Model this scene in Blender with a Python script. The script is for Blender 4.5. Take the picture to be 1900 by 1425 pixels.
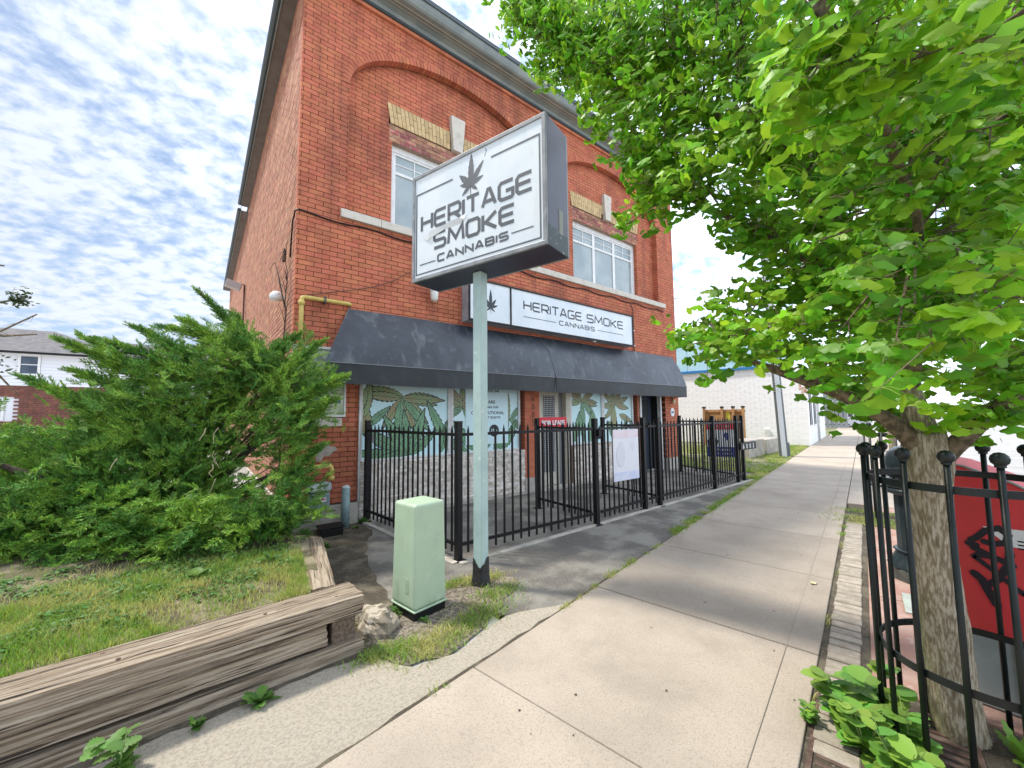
import bpy, math, random
import numpy as np
from mathutils import Vector, Matrix, Euler, noise as mnoise

random.seed(7)
RNG = np.random.RandomState(7)
for o in list(bpy.data.objects):
    bpy.data.objects.remove(o, do_unlink=True)
SC = bpy.context.scene
COL = SC.collection

# ------------------------------------------------------------------ camera
# World frame: origin at the foot of the brick building's front left corner,
# X along its front, Y into the block, Z up, metres.
CAM = Vector((-0.98, -6.20, 1.57))
yaw, pitch, roll = math.radians(51.92), math.radians(4.42), math.radians(-0.55)
F_ = Vector((math.cos(yaw), math.sin(yaw), 0)); R_ = Vector((math.sin(yaw), -math.cos(yaw), 0)); U_ = Vector((0, 0, 1))
fwd = math.cos(pitch) * F_ + math.sin(pitch) * U_
up0 = -math.sin(pitch) * F_ + math.cos(pitch) * U_
right = math.cos(roll) * R_ + math.sin(roll) * up0
upv = -math.sin(roll) * R_ + math.cos(roll) * up0
cd = bpy.data.cameras.new('camera'); cam = bpy.data.objects.new('camera', cd); COL.objects.link(cam)
cam.matrix_world = Matrix(((right.x, upv.x, -fwd.x, CAM.x), (right.y, upv.y, -fwd.y, CAM.y), (right.z, upv.z, -fwd.z, CAM.z), (0, 0, 0, 1)))
cd.sensor_width = 36; cd.lens = 738.26 / 1900 * 36; cd.clip_start = 0.05; cd.clip_end = 3000
SC.camera = cam

# ------------------------------------------------------------------ light
SUN_DIR = Vector((-0.60 * math.cos(math.radians(59.5)), 0.80 * math.cos(math.radians(59.5)), math.sin(math.radians(59.5)))).normalized()
sl = bpy.data.lights.new('sun', 'SUN'); so = bpy.data.objects.new('sun', sl); COL.objects.link(so)
sl.energy = 2.6; sl.angle = math.radians(6); sl.color = (1.0, 0.95, 0.86)
so.rotation_euler = SUN_DIR.to_track_quat('Z', 'Y').to_euler(); so.location = (0, 0, 30)
W = bpy.data.worlds.new('World'); SC.world = W; W.use_nodes = True
nt = W.node_tree; nt.nodes.clear()
def N(t, **kw):
    n = nt.nodes.new(t)
    for k, v in kw.items():
        if k == 'op': n.operation = v
        elif k == 'ins':
            for a, b in v.items(): n.inputs[a].default_value = b
        else: setattr(n, k, v)
    return n
def LK(a, b): nt.links.new(a, b)
sky = N('ShaderNodeTexSky', sky_type='NISHITA', sun_disc=False)
sky.sun_elevation = math.asin(SUN_DIR.z); sky.sun_rotation = math.atan2(SUN_DIR.x, SUN_DIR.y)
sky.air_density = 1.0; sky.dust_density = 0.6; sky.ozone_density = 1.5
tc = N('ShaderNodeTexCoord'); sep = N('ShaderNodeSeparateXYZ'); LK(tc.outputs['Generated'], sep.inputs[0])
zc = N('ShaderNodeMath', op='MAXIMUM', ins={1: 0.02}); LK(sep.outputs[2], zc.inputs[0])
za = N('ShaderNodeMath', op='ADD', ins={1: 0.34}); LK(zc.outputs[0], za.inputs[0])
dx = N('ShaderNodeMath', op='DIVIDE'); LK(sep.outputs[0], dx.inputs[0]); LK(za.outputs[0], dx.inputs[1])
dy = N('ShaderNodeMath', op='DIVIDE'); LK(sep.outputs[1], dy.inputs[0]); LK(za.outputs[0], dy.inputs[1])
cmb = N('ShaderNodeCombineXYZ'); LK(dx.outputs[0], cmb.inputs[0]); LK(dy.outputs[0], cmb.inputs[1])
mp = N('ShaderNodeMapping'); mp.inputs['Rotation'].default_value = (0, 0, math.radians(35)); mp.inputs['Scale'].default_value = (1.0, 1.25, 1); LK(cmb.outputs[0], mp.inputs[0])
n1 = N('ShaderNodeTexNoise', ins={'Scale': 20.0, 'Detail': 8.0, 'Roughness': 0.58, 'Distortion': 0.15}); LK(mp.outputs[0], n1.inputs['Vector'])
n2 = N('ShaderNodeTexNoise', ins={'Scale': 2.2, 'Detail': 3.0, 'Roughness': 0.5}); LK(cmb.outputs[0], n2.inputs['Vector'])
v1 = N('ShaderNodeTexVoronoi', feature='SMOOTH_F1', ins={'Scale': 25.0, 'Smoothness': 1.0, 'Randomness': 1.0}); LK(mp.outputs[0], v1.inputs['Vector'])
m1 = N('ShaderNodeMath', op='MULTIPLY', ins={1: 0.75}); LK(n1.outputs[0], m1.inputs[0])
m2 = N('ShaderNodeMath', op='MULTIPLY_ADD', ins={1: 0.50}); LK(n2.outputs[0], m2.inputs[0]); LK(m1.outputs[0], m2.inputs[2])
m3 = N('ShaderNodeMath', op='MULTIPLY_ADD', ins={1: -0.22}); LK(v1.outputs['Distance'], m3.inputs[0]); LK(m2.outputs[0], m3.inputs[2])
rp = N('ShaderNodeMapRange', interpolation_type='SMOOTHSTEP', ins={'From Min': 0.27, 'From Max': 0.62, 'To Min': 0.28, 'To Max': 1.0}); LK(m3.outputs[0], rp.inputs[0])
# cloud brightness: cloud sheet thicker (whiter) here, thinner (bluer) there
cc = N('ShaderNodeMix', data_type='RGBA'); cc.inputs[6].default_value = (2.7, 4.5, 7.6, 1); cc.inputs[7].default_value = (7.2, 7.8, 8.9, 1); LK(rp.outputs[0], cc.inputs[0])
mx = N('ShaderNodeMix', data_type='RGBA'); LK(rp.outputs[0], mx.inputs[0]); LK(sky.outputs[0], mx.inputs[6]); LK(cc.outputs[2], mx.inputs[7])
bg = N('ShaderNodeBackground', ins={'Strength': 0.080}); # the cloud sheet glares more towards the east (right of the view) than the west
dt = N('ShaderNodeVectorMath', operation='DOT_PRODUCT'); dt.inputs[1].default_value = (0.787, -0.617, 0.1); LK(tc.outputs['Generated'], dt.inputs[0])
gl_ = N('ShaderNodeMapRange', interpolation_type='SMOOTHSTEP', ins={'From Min': -1.0, 'From Max': 1.0, 'To Min': 0.76, 'To Max': 1.9}); LK(dt.outputs['Value'], gl_.inputs[0])
vm = N('ShaderNodeVectorMath', operation='SCALE'); LK(mx.outputs[2], vm.inputs[0]); LK(gl_.outputs[0], vm.inputs['Scale'])
LK(vm.outputs[0], bg.inputs[0])
wo = N('ShaderNodeOutputWorld'); LK(bg.outputs[0], wo.inputs[0])
SC.view_settings.view_transform = 'Standard'; SC.view_settings.look = 'None'
SC.view_settings.exposure = 0.92; SC.view_settings.gamma = 1.0; SC.view_settings.use_curve_mapping = False
SC.cycles.max_bounces = 6; SC.cycles.transparent_max_bounces = 6; SC.cycles.use_denoising = True

# ------------------------------------------------------------------ materials
MATS = {}
def mat(name, col, rough=0.8, col2=None, scale=6.0, detail=5.0, lo=0.35, hi=0.65, bump=0.0, bscale=60.0, island=0.0, metal=0.0,
        spec=0.5, coord='pos', stretch=None, col3=None, scale3=2.0, lo3=0.5, hi3=0.62, trans=0.0, fac3=1.0, stain=None, emit=None, hue=0.0):
    if name in MATS: return MATS[name]
    m = bpy.data.materials.new(name); m.use_nodes = True; t = m.node_tree; t.nodes.clear()
    def nn(ty, **kw):
        n = t.nodes.new(ty)
        for k, v in kw.items():
            if k == 'ins':
                for a, b in v.items(): n.inputs[a].default_value = b
            elif k == 'op': n.operation = v
            else: setattr(n, k, v)
        return n
    L = t.links.new
    out = nn('ShaderNodeOutputMaterial'); bs = nn('ShaderNodeBsdfPrincipled')
    bs.inputs['Roughness'].default_value = rough; bs.inputs['Metallic'].default_value = metal; bs.inputs['Specular IOR Level'].default_value = spec
    if coord == 'pos':
        src = nn('ShaderNodeNewGeometry').outputs['Position']
    else:
        src = nn('ShaderNodeTexCoord').outputs['Object']
    if stretch:
        mpn = nn('ShaderNodeMapping'); mpn.inputs['Scale'].default_value = stretch; L(src, mpn.inputs[0]); src = mpn.outputs[0]
    cur = None
    base = nn('ShaderNodeRGB'); base.outputs[0].default_value = (*col, 1); cur = base.outputs[0]
    if col2 is not None:
        nz = nn('ShaderNodeTexNoise', ins={'Scale': scale, 'Detail': detail, 'Roughness': 0.6}); L(src, nz.inputs['Vector'])
        mr = nn('ShaderNodeMapRange', interpolation_type='SMOOTHSTEP', ins={'From Min': lo, 'From Max': hi}); L(nz.outputs[0], mr.inputs[0])
        mxn = nn('ShaderNodeMix', data_type='RGBA'); L(mr.outputs[0], mxn.inputs[0]); L(cur, mxn.inputs[6]); mxn.inputs[7].default_value = (*col2, 1); cur = mxn.outputs[2]
    if col3 is not None:
        nz = nn('ShaderNodeTexNoise', ins={'Scale': scale3, 'Detail': 6.0, 'Roughness': 0.65}); L(src, nz.inputs['Vector'])
        mr = nn('ShaderNodeMapRange', interpolation_type='SMOOTHSTEP', ins={'From Min': lo3, 'From Max': hi3, 'To Max': fac3}); L(nz.outputs[0], mr.inputs[0])
        mxn = nn('ShaderNodeMix', data_type='RGBA'); L(mr.outputs[0], mxn.inputs[0]); L(cur, mxn.inputs[6]); mxn.inputs[7].default_value = (*col3, 1); cur = mxn.outputs[2]
    if island or hue:
        g = nn('ShaderNodeNewGeometry'); oi = nn('ShaderNodeObjectInfo')
        ad = nn('ShaderNodeMath', op='ADD'); L(g.outputs['Random Per Island'], ad.inputs[0]); L(oi.outputs['Random'], ad.inputs[1])
        fr = nn('ShaderNodeMath', op='FRACT'); L(ad.outputs[0], fr.inputs[0])
        hs = nn('ShaderNodeHueSaturation'); L(cur, hs.inputs['Color'])
        mr = nn('ShaderNodeMapRange', ins={'To Min': 1 - island, 'To Max': 1 + island}); L(fr.outputs[0], mr.inputs[0]); L(mr.outputs[0], hs.inputs['Value'])
        if hue:
            m7 = nn('ShaderNodeMath', op='MULTIPLY', ins={1: 7.13}); L(fr.outputs[0], m7.inputs[0]); f7 = nn('ShaderNodeMath', op='FRACT'); L(m7.outputs[0], f7.inputs[0])
            mh = nn('ShaderNodeMapRange', ins={'To Min': 0.5 - hue, 'To Max': 0.5 + hue}); L(f7.outputs[0], mh.inputs[0]); L(mh.outputs[0], hs.inputs['Hue'])
        cur = hs.outputs[0]
    if stain:                                 # weathering: (colour, scale, stretch, lo, hi, strength)
        sc_, ss_, st_, lo_, hi_, fc_ = stain
        ms_ = nn('ShaderNodeMapping'); ms_.inputs['Scale'].default_value = st_; g_ = nn('ShaderNodeNewGeometry'); L(g_.outputs['Position'], ms_.inputs[0])
        nz = nn('ShaderNodeTexNoise', ins={'Scale': ss_, 'Detail': 7.0, 'Roughness': 0.62, 'Distortion': 0.4}); L(ms_.outputs[0], nz.inputs['Vector'])
        mr = nn('ShaderNodeMapRange', interpolation_type='SMOOTHSTEP', ins={'From Min': lo_, 'From Max': hi_, 'To Max': fc_}); L(nz.outputs[0], mr.inputs[0])
        mxn = nn('ShaderNodeMix', data_type='RGBA'); L(mr.outputs[0], mxn.inputs[0]); L(cur, mxn.inputs[6]); mxn.inputs[7].default_value = (*sc_, 1); cur = mxn.outputs[2]
    L(cur, bs.inputs['Base Color'])
    if emit: bs.inputs['Emission Color'].default_value = (*emit[:3], 1); bs.inputs['Emission Strength'].default_value = emit[3]
    if bump:
        nb = nn('ShaderNodeTexNoise', ins={'Scale': bscale, 'Detail': 6.0, 'Roughness': 0.65}); L(src, nb.inputs['Vector'])
        bp = nn('ShaderNodeBump', ins={'Strength': 1.0, 'Distance': bump}); L(nb.outputs[0], bp.inputs['Height']); L(bp.outputs[0], bs.inputs['Normal'])
    if trans:
        tr = nn('ShaderNodeBsdfTranslucent'); L(cur, tr.inputs[0])
        ms = nn('ShaderNodeMixShader', ins={0: trans}); L(bs.outputs[0], ms.inputs[1]); L(tr.outputs[0], ms.inputs[2]); L(ms.outputs[0], out.inputs[0])
    else:
        L(bs.outputs[0], out.inputs[0])
    MATS[name] = m
    return m

# ------------------------------------------------------------------ mesh helpers
class MB:
    def __init__(s): s.v = []; s.f = []
    def add(s, vs, fs):
        b = len(s.v); s.v.extend([tuple(v) for v in vs]); s.f.extend([tuple(i + b for i in f) for f in fs]); return s
    def box(s, x0, x1, y0, y1, z0, z1):
        v = [(x0, y0, z0), (x1, y0, z0), (x1, y1, z0), (x0, y1, z0), (x0, y0, z1), (x1, y0, z1), (x1, y1, z1), (x0, y1, z1)]
        return s.add(v, [(0, 3, 2, 1), (4, 5, 6, 7), (0, 1, 5, 4), (1, 2, 6, 5), (2, 3, 7, 6), (3, 0, 4, 7)])
    def obox(s, c, ex, ey, ez):            # centre and three half-extent vectors
        c = Vector(c); ex = Vector(ex); ey = Vector(ey); ez = Vector(ez)
        v = [c + a * ex + b * ey + d * ez for d in (-1, 1) for (a, b) in ((-1, -1), (1, -1), (1, 1), (-1, 1))]
        return s.add(v, [(0, 3, 2, 1), (4, 5, 6, 7), (0, 1, 5, 4), (1, 2, 6, 5), (2, 3, 7, 6), (3, 0, 4, 7)])
    def bar(s, a, b, w, h=None, upd=(0, 0, 1)):
        a = Vector(a); b = Vector(b); d = b - a; h = h or w
        dn = d.normalized(); u = Vector(upd)
        if abs(dn.dot(u)) > 0.95: u = Vector((1, 0, 0))
        sd = dn.cross(u).normalized(); uu = sd.cross(dn).normalized()
        return s.obox((a + b) / 2, d / 2, sd * w / 2, uu * h / 2)
    def tube(s, pts, rad, n=8, caps=True):
        pts = [Vector(p) for p in pts]
        if not hasattr(rad, '__len__'): rad = [rad] * len(pts)
        b = len(s.v); prev = None
        for i, p in enumerate(pts):
            d = (pts[min(i + 1, len(pts) - 1)] - pts[max(i - 1, 0)]).normalized()
            if prev is None:
                u = Vector((0, 0, 1)) if abs(d.z) < 0.9 else Vector((1, 0, 0)); sd = d.cross(u).normalized()
            else:
                sd = (prev - d * prev.dot(d)).normalized()
            prev = sd; t2 = d.cross(sd)
            for k in range(n):
                a = 2 * math.pi * k / n; q = p + (sd * math.cos(a) + t2 * math.sin(a)) * rad[i]; s.v.append((q.x, q.y, q.z))
        for i in range(len(pts) - 1):
            for k in range(n):
                s.f.append((b + i * n + k, b + i * n + (k + 1) % n, b + (i + 1) * n + (k + 1) % n, b + (i + 1) * n + k))
        if caps:
            s.f.append(tuple(b + k for k in range(n))[::-1]); s.f.append(tuple(b + (len(pts) - 1) * n + k for k in range(n)))
        return s
    def lathe(s, prof, n=24, c=(0, 0, 0), ph=0.0, caps=True):
        b = len(s.v)
        for r, z in prof:
            for k in range(n):
                a = ph + 2 * math.pi * k / n; s.v.append((c[0] + r * math.cos(a), c[1] + r * math.sin(a), c[2] + z))
        for i in range(len(prof) - 1):
            for k in range(n):
                s.f.append((b + i * n + k, b + i * n + (k + 1) % n, b + (i + 1) * n + (k + 1) % n, b + (i + 1) * n + k))
        if caps:
            s.f.append(tuple(b + k for k in range(n))[::-1]); s.f.append(tuple(b + (len(prof) - 1) * n + k for k in range(n)))
        return s
    def prism(s, poly, M, t):              # 2-D polygon in the plane of M, thickness t along M's z
        n = len(poly); v = [M @ Vector((x, y, 0)) for x, y in poly] + [M @ Vector((x, y, t)) for x, y in poly]
        return s.add(v, [tuple(range(n))[::-1], tuple(range(n, 2 * n))] + [(i, (i + 1) % n, n + (i + 1) % n, n + i) for i in range(n)])
    def mesh(s, name):
        m = bpy.data.meshes.new(name); m.from_pydata(s.v, [], s.f); m.update(); return m
def np_mesh(name, verts, tris):
    m = bpy.data.meshes.new(name); nv = len(verts); nf = len(tris); k = tris.shape[1]
    m.vertices.add(nv); m.vertices.foreach_set('co', np.asarray(verts, np.float32).ravel())
    m.loops.add(nf * k); m.loops.foreach_set('vertex_index', np.asarray(tris, np.int32).ravel())
    m.polygons.add(nf); m.polygons.foreach_set('loop_start', np.arange(0, nf * k, k, dtype=np.int32)); m.polygons.foreach_set('loop_total', np.full(nf, k, np.int32))
    m.update(calc_edges=True); return m

def props(o, label=None, cat=None, group=None, kind=None):
    if label: o['label'] = label
    if cat: o['category'] = cat
    if group: o['group'] = group
    if kind: o['kind'] = kind
    return o
def thing(name, label, cat, loc=(0, 0, 0), group=None):
    o = bpy.data.objects.new(name, None); COL.objects.link(o); o.location = loc; o.empty_display_size = 0.1
    return props(o, label, cat, group)
ABS = {}
def obj(name, mesh, m=None, parent=None, loc=None, rotz=0, smooth=False, bevel=0, kind=None, label=None, seg=2):
    """Link a mesh; LOC is its world place (vertices are relative to it); a child keeps that place under its parent."""
    if isinstance(mesh, MB): mesh = mesh.mesh(name)
    if m is not None and not mesh.materials: mesh.materials.append(m)
    o = bpy.data.objects.new(name, mesh); COL.objects.link(o)
    loc = Vector(loc or (0, 0, 0)); ABS[o] = loc
    if parent is not None:
        o.parent = parent; pl = ABS.get(parent, Vector(parent.location)); o.location = loc - pl
    else: o.location = loc
    if rotz: o.rotation_euler = (0, 0, rotz)
    if smooth:
        mesh.polygons.foreach_set('use_smooth', [True] * len(mesh.polygons))
    if bevel:
        b = o.modifiers.new('bevel', 'BEVEL'); b.width = bevel; b.segments = seg; b.limit_method = 'ANGLE'; b.angle_limit = math.radians(35); b.harden_normals = False
    if kind: o['kind'] = kind
    if label: o['label'] = label
    return o
def struct(name, mesh, m, **kw): return obj(name, mesh, m, kind='structure', **kw)
def sempty(name, loc=(0, 0, 0)):
    o = bpy.data.objects.new(name, None); COL.objects.link(o); o.location = loc; o['kind'] = 'structure'; return o

FONT_CACHE = {}
def text_mesh(s, size, ext=0.001, align='CENTER', bold=0.0):
    cu = bpy.data.curves.new('lettering', 'FONT'); cu.body = s; cu.size = size; cu.extrude = ext; cu.align_x = align; cu.offset = bold; cu.resolution_u = 3
    o = bpy.data.objects.new('lettering', cu); COL.objects.link(o); bpy.context.view_layer.update()
    dg = bpy.context.evaluated_depsgraph_get(); me = bpy.data.meshes.new_from_object(o.evaluated_get(dg)); bpy.data.objects.remove(o); me.materials.clear(); return me
def basis(org, ex, ey):
    ex = Vector(ex).normalized(); ey = Vector(ey).normalized(); ez = ex.cross(ey)
    return Matrix(((ex.x, ey.x, ez.x, org[0]), (ex.y, ey.y, ez.y, org[1]), (ex.z, ey.z, ez.z, org[2]), (0, 0, 0, 1)))
def text(s, size, org, ex, ey, m, parent, name='lettering', sx=1.0, **kw):
    me = text_mesh(s, size, **kw)
    ex = Vector(ex).normalized(); M = basis((0, 0, 0), ex, ey) @ Matrix.Diagonal((sx, 1, 1, 1)); me.transform(M)
    return obj(name, me, m, parent, loc=org)

# stroke lettering (wide squared letters with cut corners)
def GL(w):
    c = .16
    return {
    'H': [[(0, 0), (0, 1)], [(w, 0), (w, 1)], [(0, .5), (w, .5)]],
    'E': [[(w, 1), (c, 1), (0, 1 - c), (0, c), (c, 0), (w, 0)], [(0, .5), (w * .93, .5)]],
    'R': [[(0, 0), (0, 1), (w - c, 1), (w, 1 - c), (w, .54), (w - .13, .40), (0, .40)], [(w * .5, .40), (w, 0)]],
    'I': [[(0, 0), (0, 1)]],
    'T': [[(0, 1), (w, 1)], [(w / 2, 1), (w / 2, 0)]],
    'A': [[(0, 0), (w * .42, 1), (w * .58, 1), (w, 0)], [(w * .17, .28), (w * .83, .28)]],
    'G': [[(w, 1), (c, 1), (0, 1 - c), (0, c), (c, 0), (w - .08, 0), (w, .08), (w, .46), (w * .5, .46)]],
    'S': [[(w, 1), (c, 1), (0, .88), (0, .62), (.13, .5), (w - .13, .5), (w, .38), (w, .12), (w - c, 0), (0, 0)]],
    'M': [[(0, 0), (.10, 1), (w / 2, .22), (w - .10, 1), (w, 0)]],
    'O': [[(c, 0), (w - c, 0), (w, c), (w, 1 - c), (w - c, 1), (c, 1), (0, 1 - c), (0, c), (c, 0)]],
    'K': [[(0, 0), (0, 1)], [(w, 1), (w * .22, .5), (w, 0)], [(0, .5), (w * .24, .5)]],
    'C': [[(w, 1), (c, 1), (0, 1 - c), (0, c), (c, 0), (w, 0)]],
    'N': [[(0, 0), (0, 1), (w, 0), (w, 1)]],
    'B': [[(0, 0), (0, 1), (w - c, 1), (w - .03, .9), (w - .03, .62), (w - .13, .52), (0, .52)], [(w - .13, .52), (w, .42), (w, .12), (w - c, 0), (0, 0)]]}
def stroke(mb, pl, wd, M, t):
    n = len(pl); closed = pl[0] == pl[-1]
    L_, R2 = [], []
    P = [Vector(p) for p in pl]
    for i in range(n):
        if closed: a = P[i - 1] if i else P[n - 2]; b = P[(i + 1) % n] if i < n - 1 else P[1]
        else: a = P[max(i - 1, 0)]; b = P[min(i + 1, n - 1)]
        d1 = (P[i] - a); d2 = (b - P[i])
        if d1.length < 1e-9: d1 = d2
        if d2.length < 1e-9: d2 = d1
        d1.normalize(); d2.normalize(); nn_ = Vector((-(d1 + d2).y, (d1 + d2).x))
        if nn_.length < 1e-6: nn_ = Vector((-d1.y, d1.x))
        nn_.normalize(); k = 1 / max(0.45, nn_.dot(Vector((-d1.y, d1.x))))
        L_.append(P[i] + nn_ * wd / 2 * k); R2.append(P[i] - nn_ * wd / 2 * k)
    for i in range(n - 1):
        q = [L_[i], R2[i], R2[i + 1], L_[i + 1]]
        mb.prism([(p.x, p.y) for p in q], M, t)
def stroke_word(word, x0, x1, z0, z1, wd, M, m, parent, gap=.30, lw=1.05, t=.002):
    h = z1 - z0; n = len(word); ws = [(.0 if ch == 'I' else (.62 if False else (1.3 * lw if ch == 'M' else lw))) for ch in word]
    units = sum(ws) + gap * (n - 1) + 0.0; sx = (x1 - x0 - wd) / units
    x = x0 + wd / 2
    for ch, w in zip(word, ws):
        if ch == ' ':
            x += (w + gap) * sx; continue
        mb = MB(); g = GL(w if w else 1)
        for pi_, pl in enumerate(g[ch]):
            q = [((px) * sx + x, z0 + wd / 2 + py * (h - wd)) for px, py in pl]
            stroke(mb, q, wd, M, t + pi_ * .0005)
        obj('letter', mb, m, parent)
        x += (w + gap) * sx
def leaf_poly(L, w, serr=7, bend=0.0):
    """Outline of one toothed leaflet from the origin along +y."""
    a, b = [], []
    for i in range(serr * 2 + 1):
        t = i / (serr * 2); wd = w * (math.sin(math.pi * t ** 0.8) ** 0.9) * (1.0 if i % 2 else 0.84)
        y = L * t; xo = bend * math.sin(math.pi * t * .5) * L
        a.append((xo + wd, y)); b.append((xo - wd, y - (0.0)))
    return a + b[::-1][1:-1]
def rot2(poly, ang, c=(0, 0)):
    ca, sa = math.cos(ang), math.sin(ang); return [(c[0] + x * ca - y * sa, c[1] + x * sa + y * ca) for x, y in poly]
# ------------------------------------------------------------------ setting: ground sheets
SA = math.radians(10.6); SU = Vector((math.cos(SA), math.sin(SA), 0)); SV = Vector((-math.sin(SA), math.cos(SA), 0)); SO = Vector((0, -4.09, 0))
def sp(u, v, z=0.0): return SO + SU * u + SV * v + Vector((0, 0, z))      # u along the sidewalk, v towards the buildings
m_ground = mat('pale_pavement', (.52, .50, .47), .9, col2=(.40, .385, .36), scale=.8, col3=(.30, .29, .27), scale3=3, lo3=.62, hi3=.72, bump=.004, bscale=90)
m_asph = mat('old_asphalt', (.125, .113, .098), .90, col2=(.27, .25, .21), scale=1.6, detail=10, lo=.42, hi=.60, col3=(.36, .33, .28), scale3=70, lo3=.53, hi3=.62, fac3=.55, bump=.010, bscale=130)
m_soil = mat('dark_soil', (.075, .060, .040), .95, col2=(.15, .125, .085), scale=5, lo=.45, hi=.62, col3=(.30, .27, .21), scale3=60, lo3=.58, hi3=.66, fac3=.6, bump=.012, bscale=90)
m_pad = mat('aggregate_concrete', (.50, .44, .35), .9, col2=(.40, .345, .27), scale=60, detail=5, lo=.42, hi=.62, col3=(.17, .15, .12), scale3=100, lo3=.58, hi3=.66, fac3=.7, bump=.012, bscale=170)
m_walk = mat('sidewalk_concrete', (.45, .38, .305), .90, col2=(.375, .315, .25), scale=1.5, detail=10, lo=.35, hi=.68, col3=(.20, .165, .125), scale3=110, lo3=.48, hi3=.66, fac3=.48, bump=.006, bscale=160, island=.09, stain=((.20, .165, .125), 1.1, (1, 1, 1), .50, .74, .35))
m_red = mat('red_paving', (.36, .20, .155), .88, col2=(.42, .285, .23), scale=3.5, detail=8, lo=.38, hi=.62, col3=(.50, .43, .37), scale3=18, lo3=.56, hi3=.70, fac3=.7, bump=.006, bscale=80, island=.06)
m_paver = mat('paver_stone', (.42, .365, .295), .92, col2=(.31, .265, .21), scale=14, detail=6, bump=.006, bscale=110, island=.14)
m_road = mat('road_asphalt', (.40, .39, .37), .9, col2=(.31, .30, .285), scale=1.2, detail=6, bump=.004, bscale=150)
m_gravel = mat('gravel_bed', (.33, .28, .22), .95, col2=(.13, .105, .075), scale=45, detail=3, lo=.42, hi=.58, col3=(.16, .15, .05), scale3=3.0, lo3=.48, hi3=.60, fac3=.7, bump=.016, bscale=110)

def sheet(name, pts, z, m, jag=0.0, kind='structure', sub=0):
    P = [Vector((p[0], p[1], 0)) for p in pts]; out = []
    for i, p in enumerate(P):
        q = P[(i + 1) % len(P)]; k = max(1, int((q - p).length / .12)) if jag else 1
        if (q - p).length > 25: k = 1
        for j in range(k):
            r = p.lerp(q, j / k)
            if jag: r = r + Vector((random.uniform(-jag, jag), random.uniform(-jag, jag), 0))
            out.append((r.x, r.y, z))
    mb = MB(); mb.add(out, [tuple(range(len(out)))])
    o = obj(name, mb, m); o['kind'] = kind
    return o
sheet('ground', [(-900, -900), (1200, -900), (1200, 1200), (-900, 1200)], -.16, m_ground)
# raised block of pale ground west, north and east of the building (down to the street kerb line)
def uvp(L): return [tuple(sp(u, v))[:2] for u, v in L]
struct('parking_lot', MB().add([(-60, -30, 0), (0.9, -4.0, 0), (0.9, -.2, 0), (0.02, .1, 0), (0.02, 60, 0), (-60, 60, 0)], [(0, 1, 2, 3, 4, 5)]), mat('lot_concrete', (.55, .53, .49), .9, col2=(.44, .42, .385), scale=1.0, detail=6, bump=.004, bscale=100), loc=(0, 0, -.006))
sheet('asphalt_apron', [(.30, -3.05), (.02, -2.2), (-.1, -1.0), (-.05, .16), (10.4, .16), (10.4, -1.9), (9.2, -2.36)] + uvp([(8.6, .01), (5, .01), (1.05, .01)]) + [(1.0, -3.75), (.9, -3.1)], 0.0, m_asph, jag=.012)
sheet('side_soil', [(-.35, .2), (-.2, -1.9), (.05, -3.0), (.35, -2.95), (.50, -1.7), (.95, -.55), (.98, .10), (.3, .12)], .004, m_soil, jag=.03)
sheet('gravel_patch', [(-.12, -3.42), (.02, -2.9), (.55, -2.78), (1.05, -2.72), (1.42, -2.95), (1.45, -3.18), (1.05, -3.45), (.75, -3.62), (.35, -3.78), (.10, -3.72), (-.02, -3.5)], .008, m_gravel, jag=.03)
sheet('concrete_pad', [(-7, -5.38)] + uvp([(-7, -.03), (-3, -.03), (0, -.03), (1.02, -.02)]) + [(1.50, -3.78), (1.20, -3.68), (.95, -3.62), (.70, -3.70), (.42, -3.81), (.12, -3.76), (-.03, -3.52), (-.15, -3.43), (-.9, -3.45), (-1.6, -3.47), (-7, -3.72)], .012, m_pad, jag=.010)
sheet('wall_debris', [(-5, -3.66), (-1.6, -3.51), (-.9, -3.49), (-.3, -3.46), (-.0, -3.50), (-.0, -3.38), (-1.6, -3.40), (-5, -3.55)], .016, m_soil, jag=.02)
sheet('dirt_strip', uvp([(-4, -.035), (-4, .018), (1.0, .022), (3, .02), (9, .03), (9, -.03), (3, -.02)]), .016, m_soil, jag=.012)
# grass lot beyond the fence
m_lawn = mat('turf', (.10, .12, .035), .95, col2=(.21, .20, .09), scale=5, detail=8, lo=.42, hi=.58, col3=(.42, .39, .30), scale3=2.2, lo3=.52, hi3=.60, fac3=.75, bump=.02, bscale=70)
sheet('vacant_lot', [(10.4, .16), (10.2, 40), (60, 40), (60, 6)] + uvp([(21.6, .4), (21.4, .0), (15, .01), (9.0, .01)]) + [(9.3, -2.30), (10.4, -1.9)], .006, m_lawn, jag=.02)

# sidewalk: one slab per panel
walk = sempty('sidewalk')
WV = -1.59
def slab(parent, name, u0, u1, v0, v1, z0, z1, m, bev=.006, loc=True):
    c = sp((u0 + u1) / 2, (v0 + v1) / 2)
    mb = MB().box(-(u1 - u0) / 2, (u1 - u0) / 2, -(v1 - v0) / 2, (v1 - v0) / 2, z0, z1)
    return obj(name, mb, m, parent, loc=(c.x, c.y, 0), rotz=SA, bevel=bev)
for k in range(-4, 32):
    u0 = .42 + 1.515 * k
    slab(walk, 'slab', u0 + .004, u0 + 1.515 - .004, WV, 0, -.08, .022 + random.uniform(-.002, .002), m_walk)
struct('tooled_joint', MB().box(-8, 8, -.002, .002, .0215, .0262), mat('joint_line', (.345, .295, .235), .95), loc=sp(6, WV + .17), rotz=SA)
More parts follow.
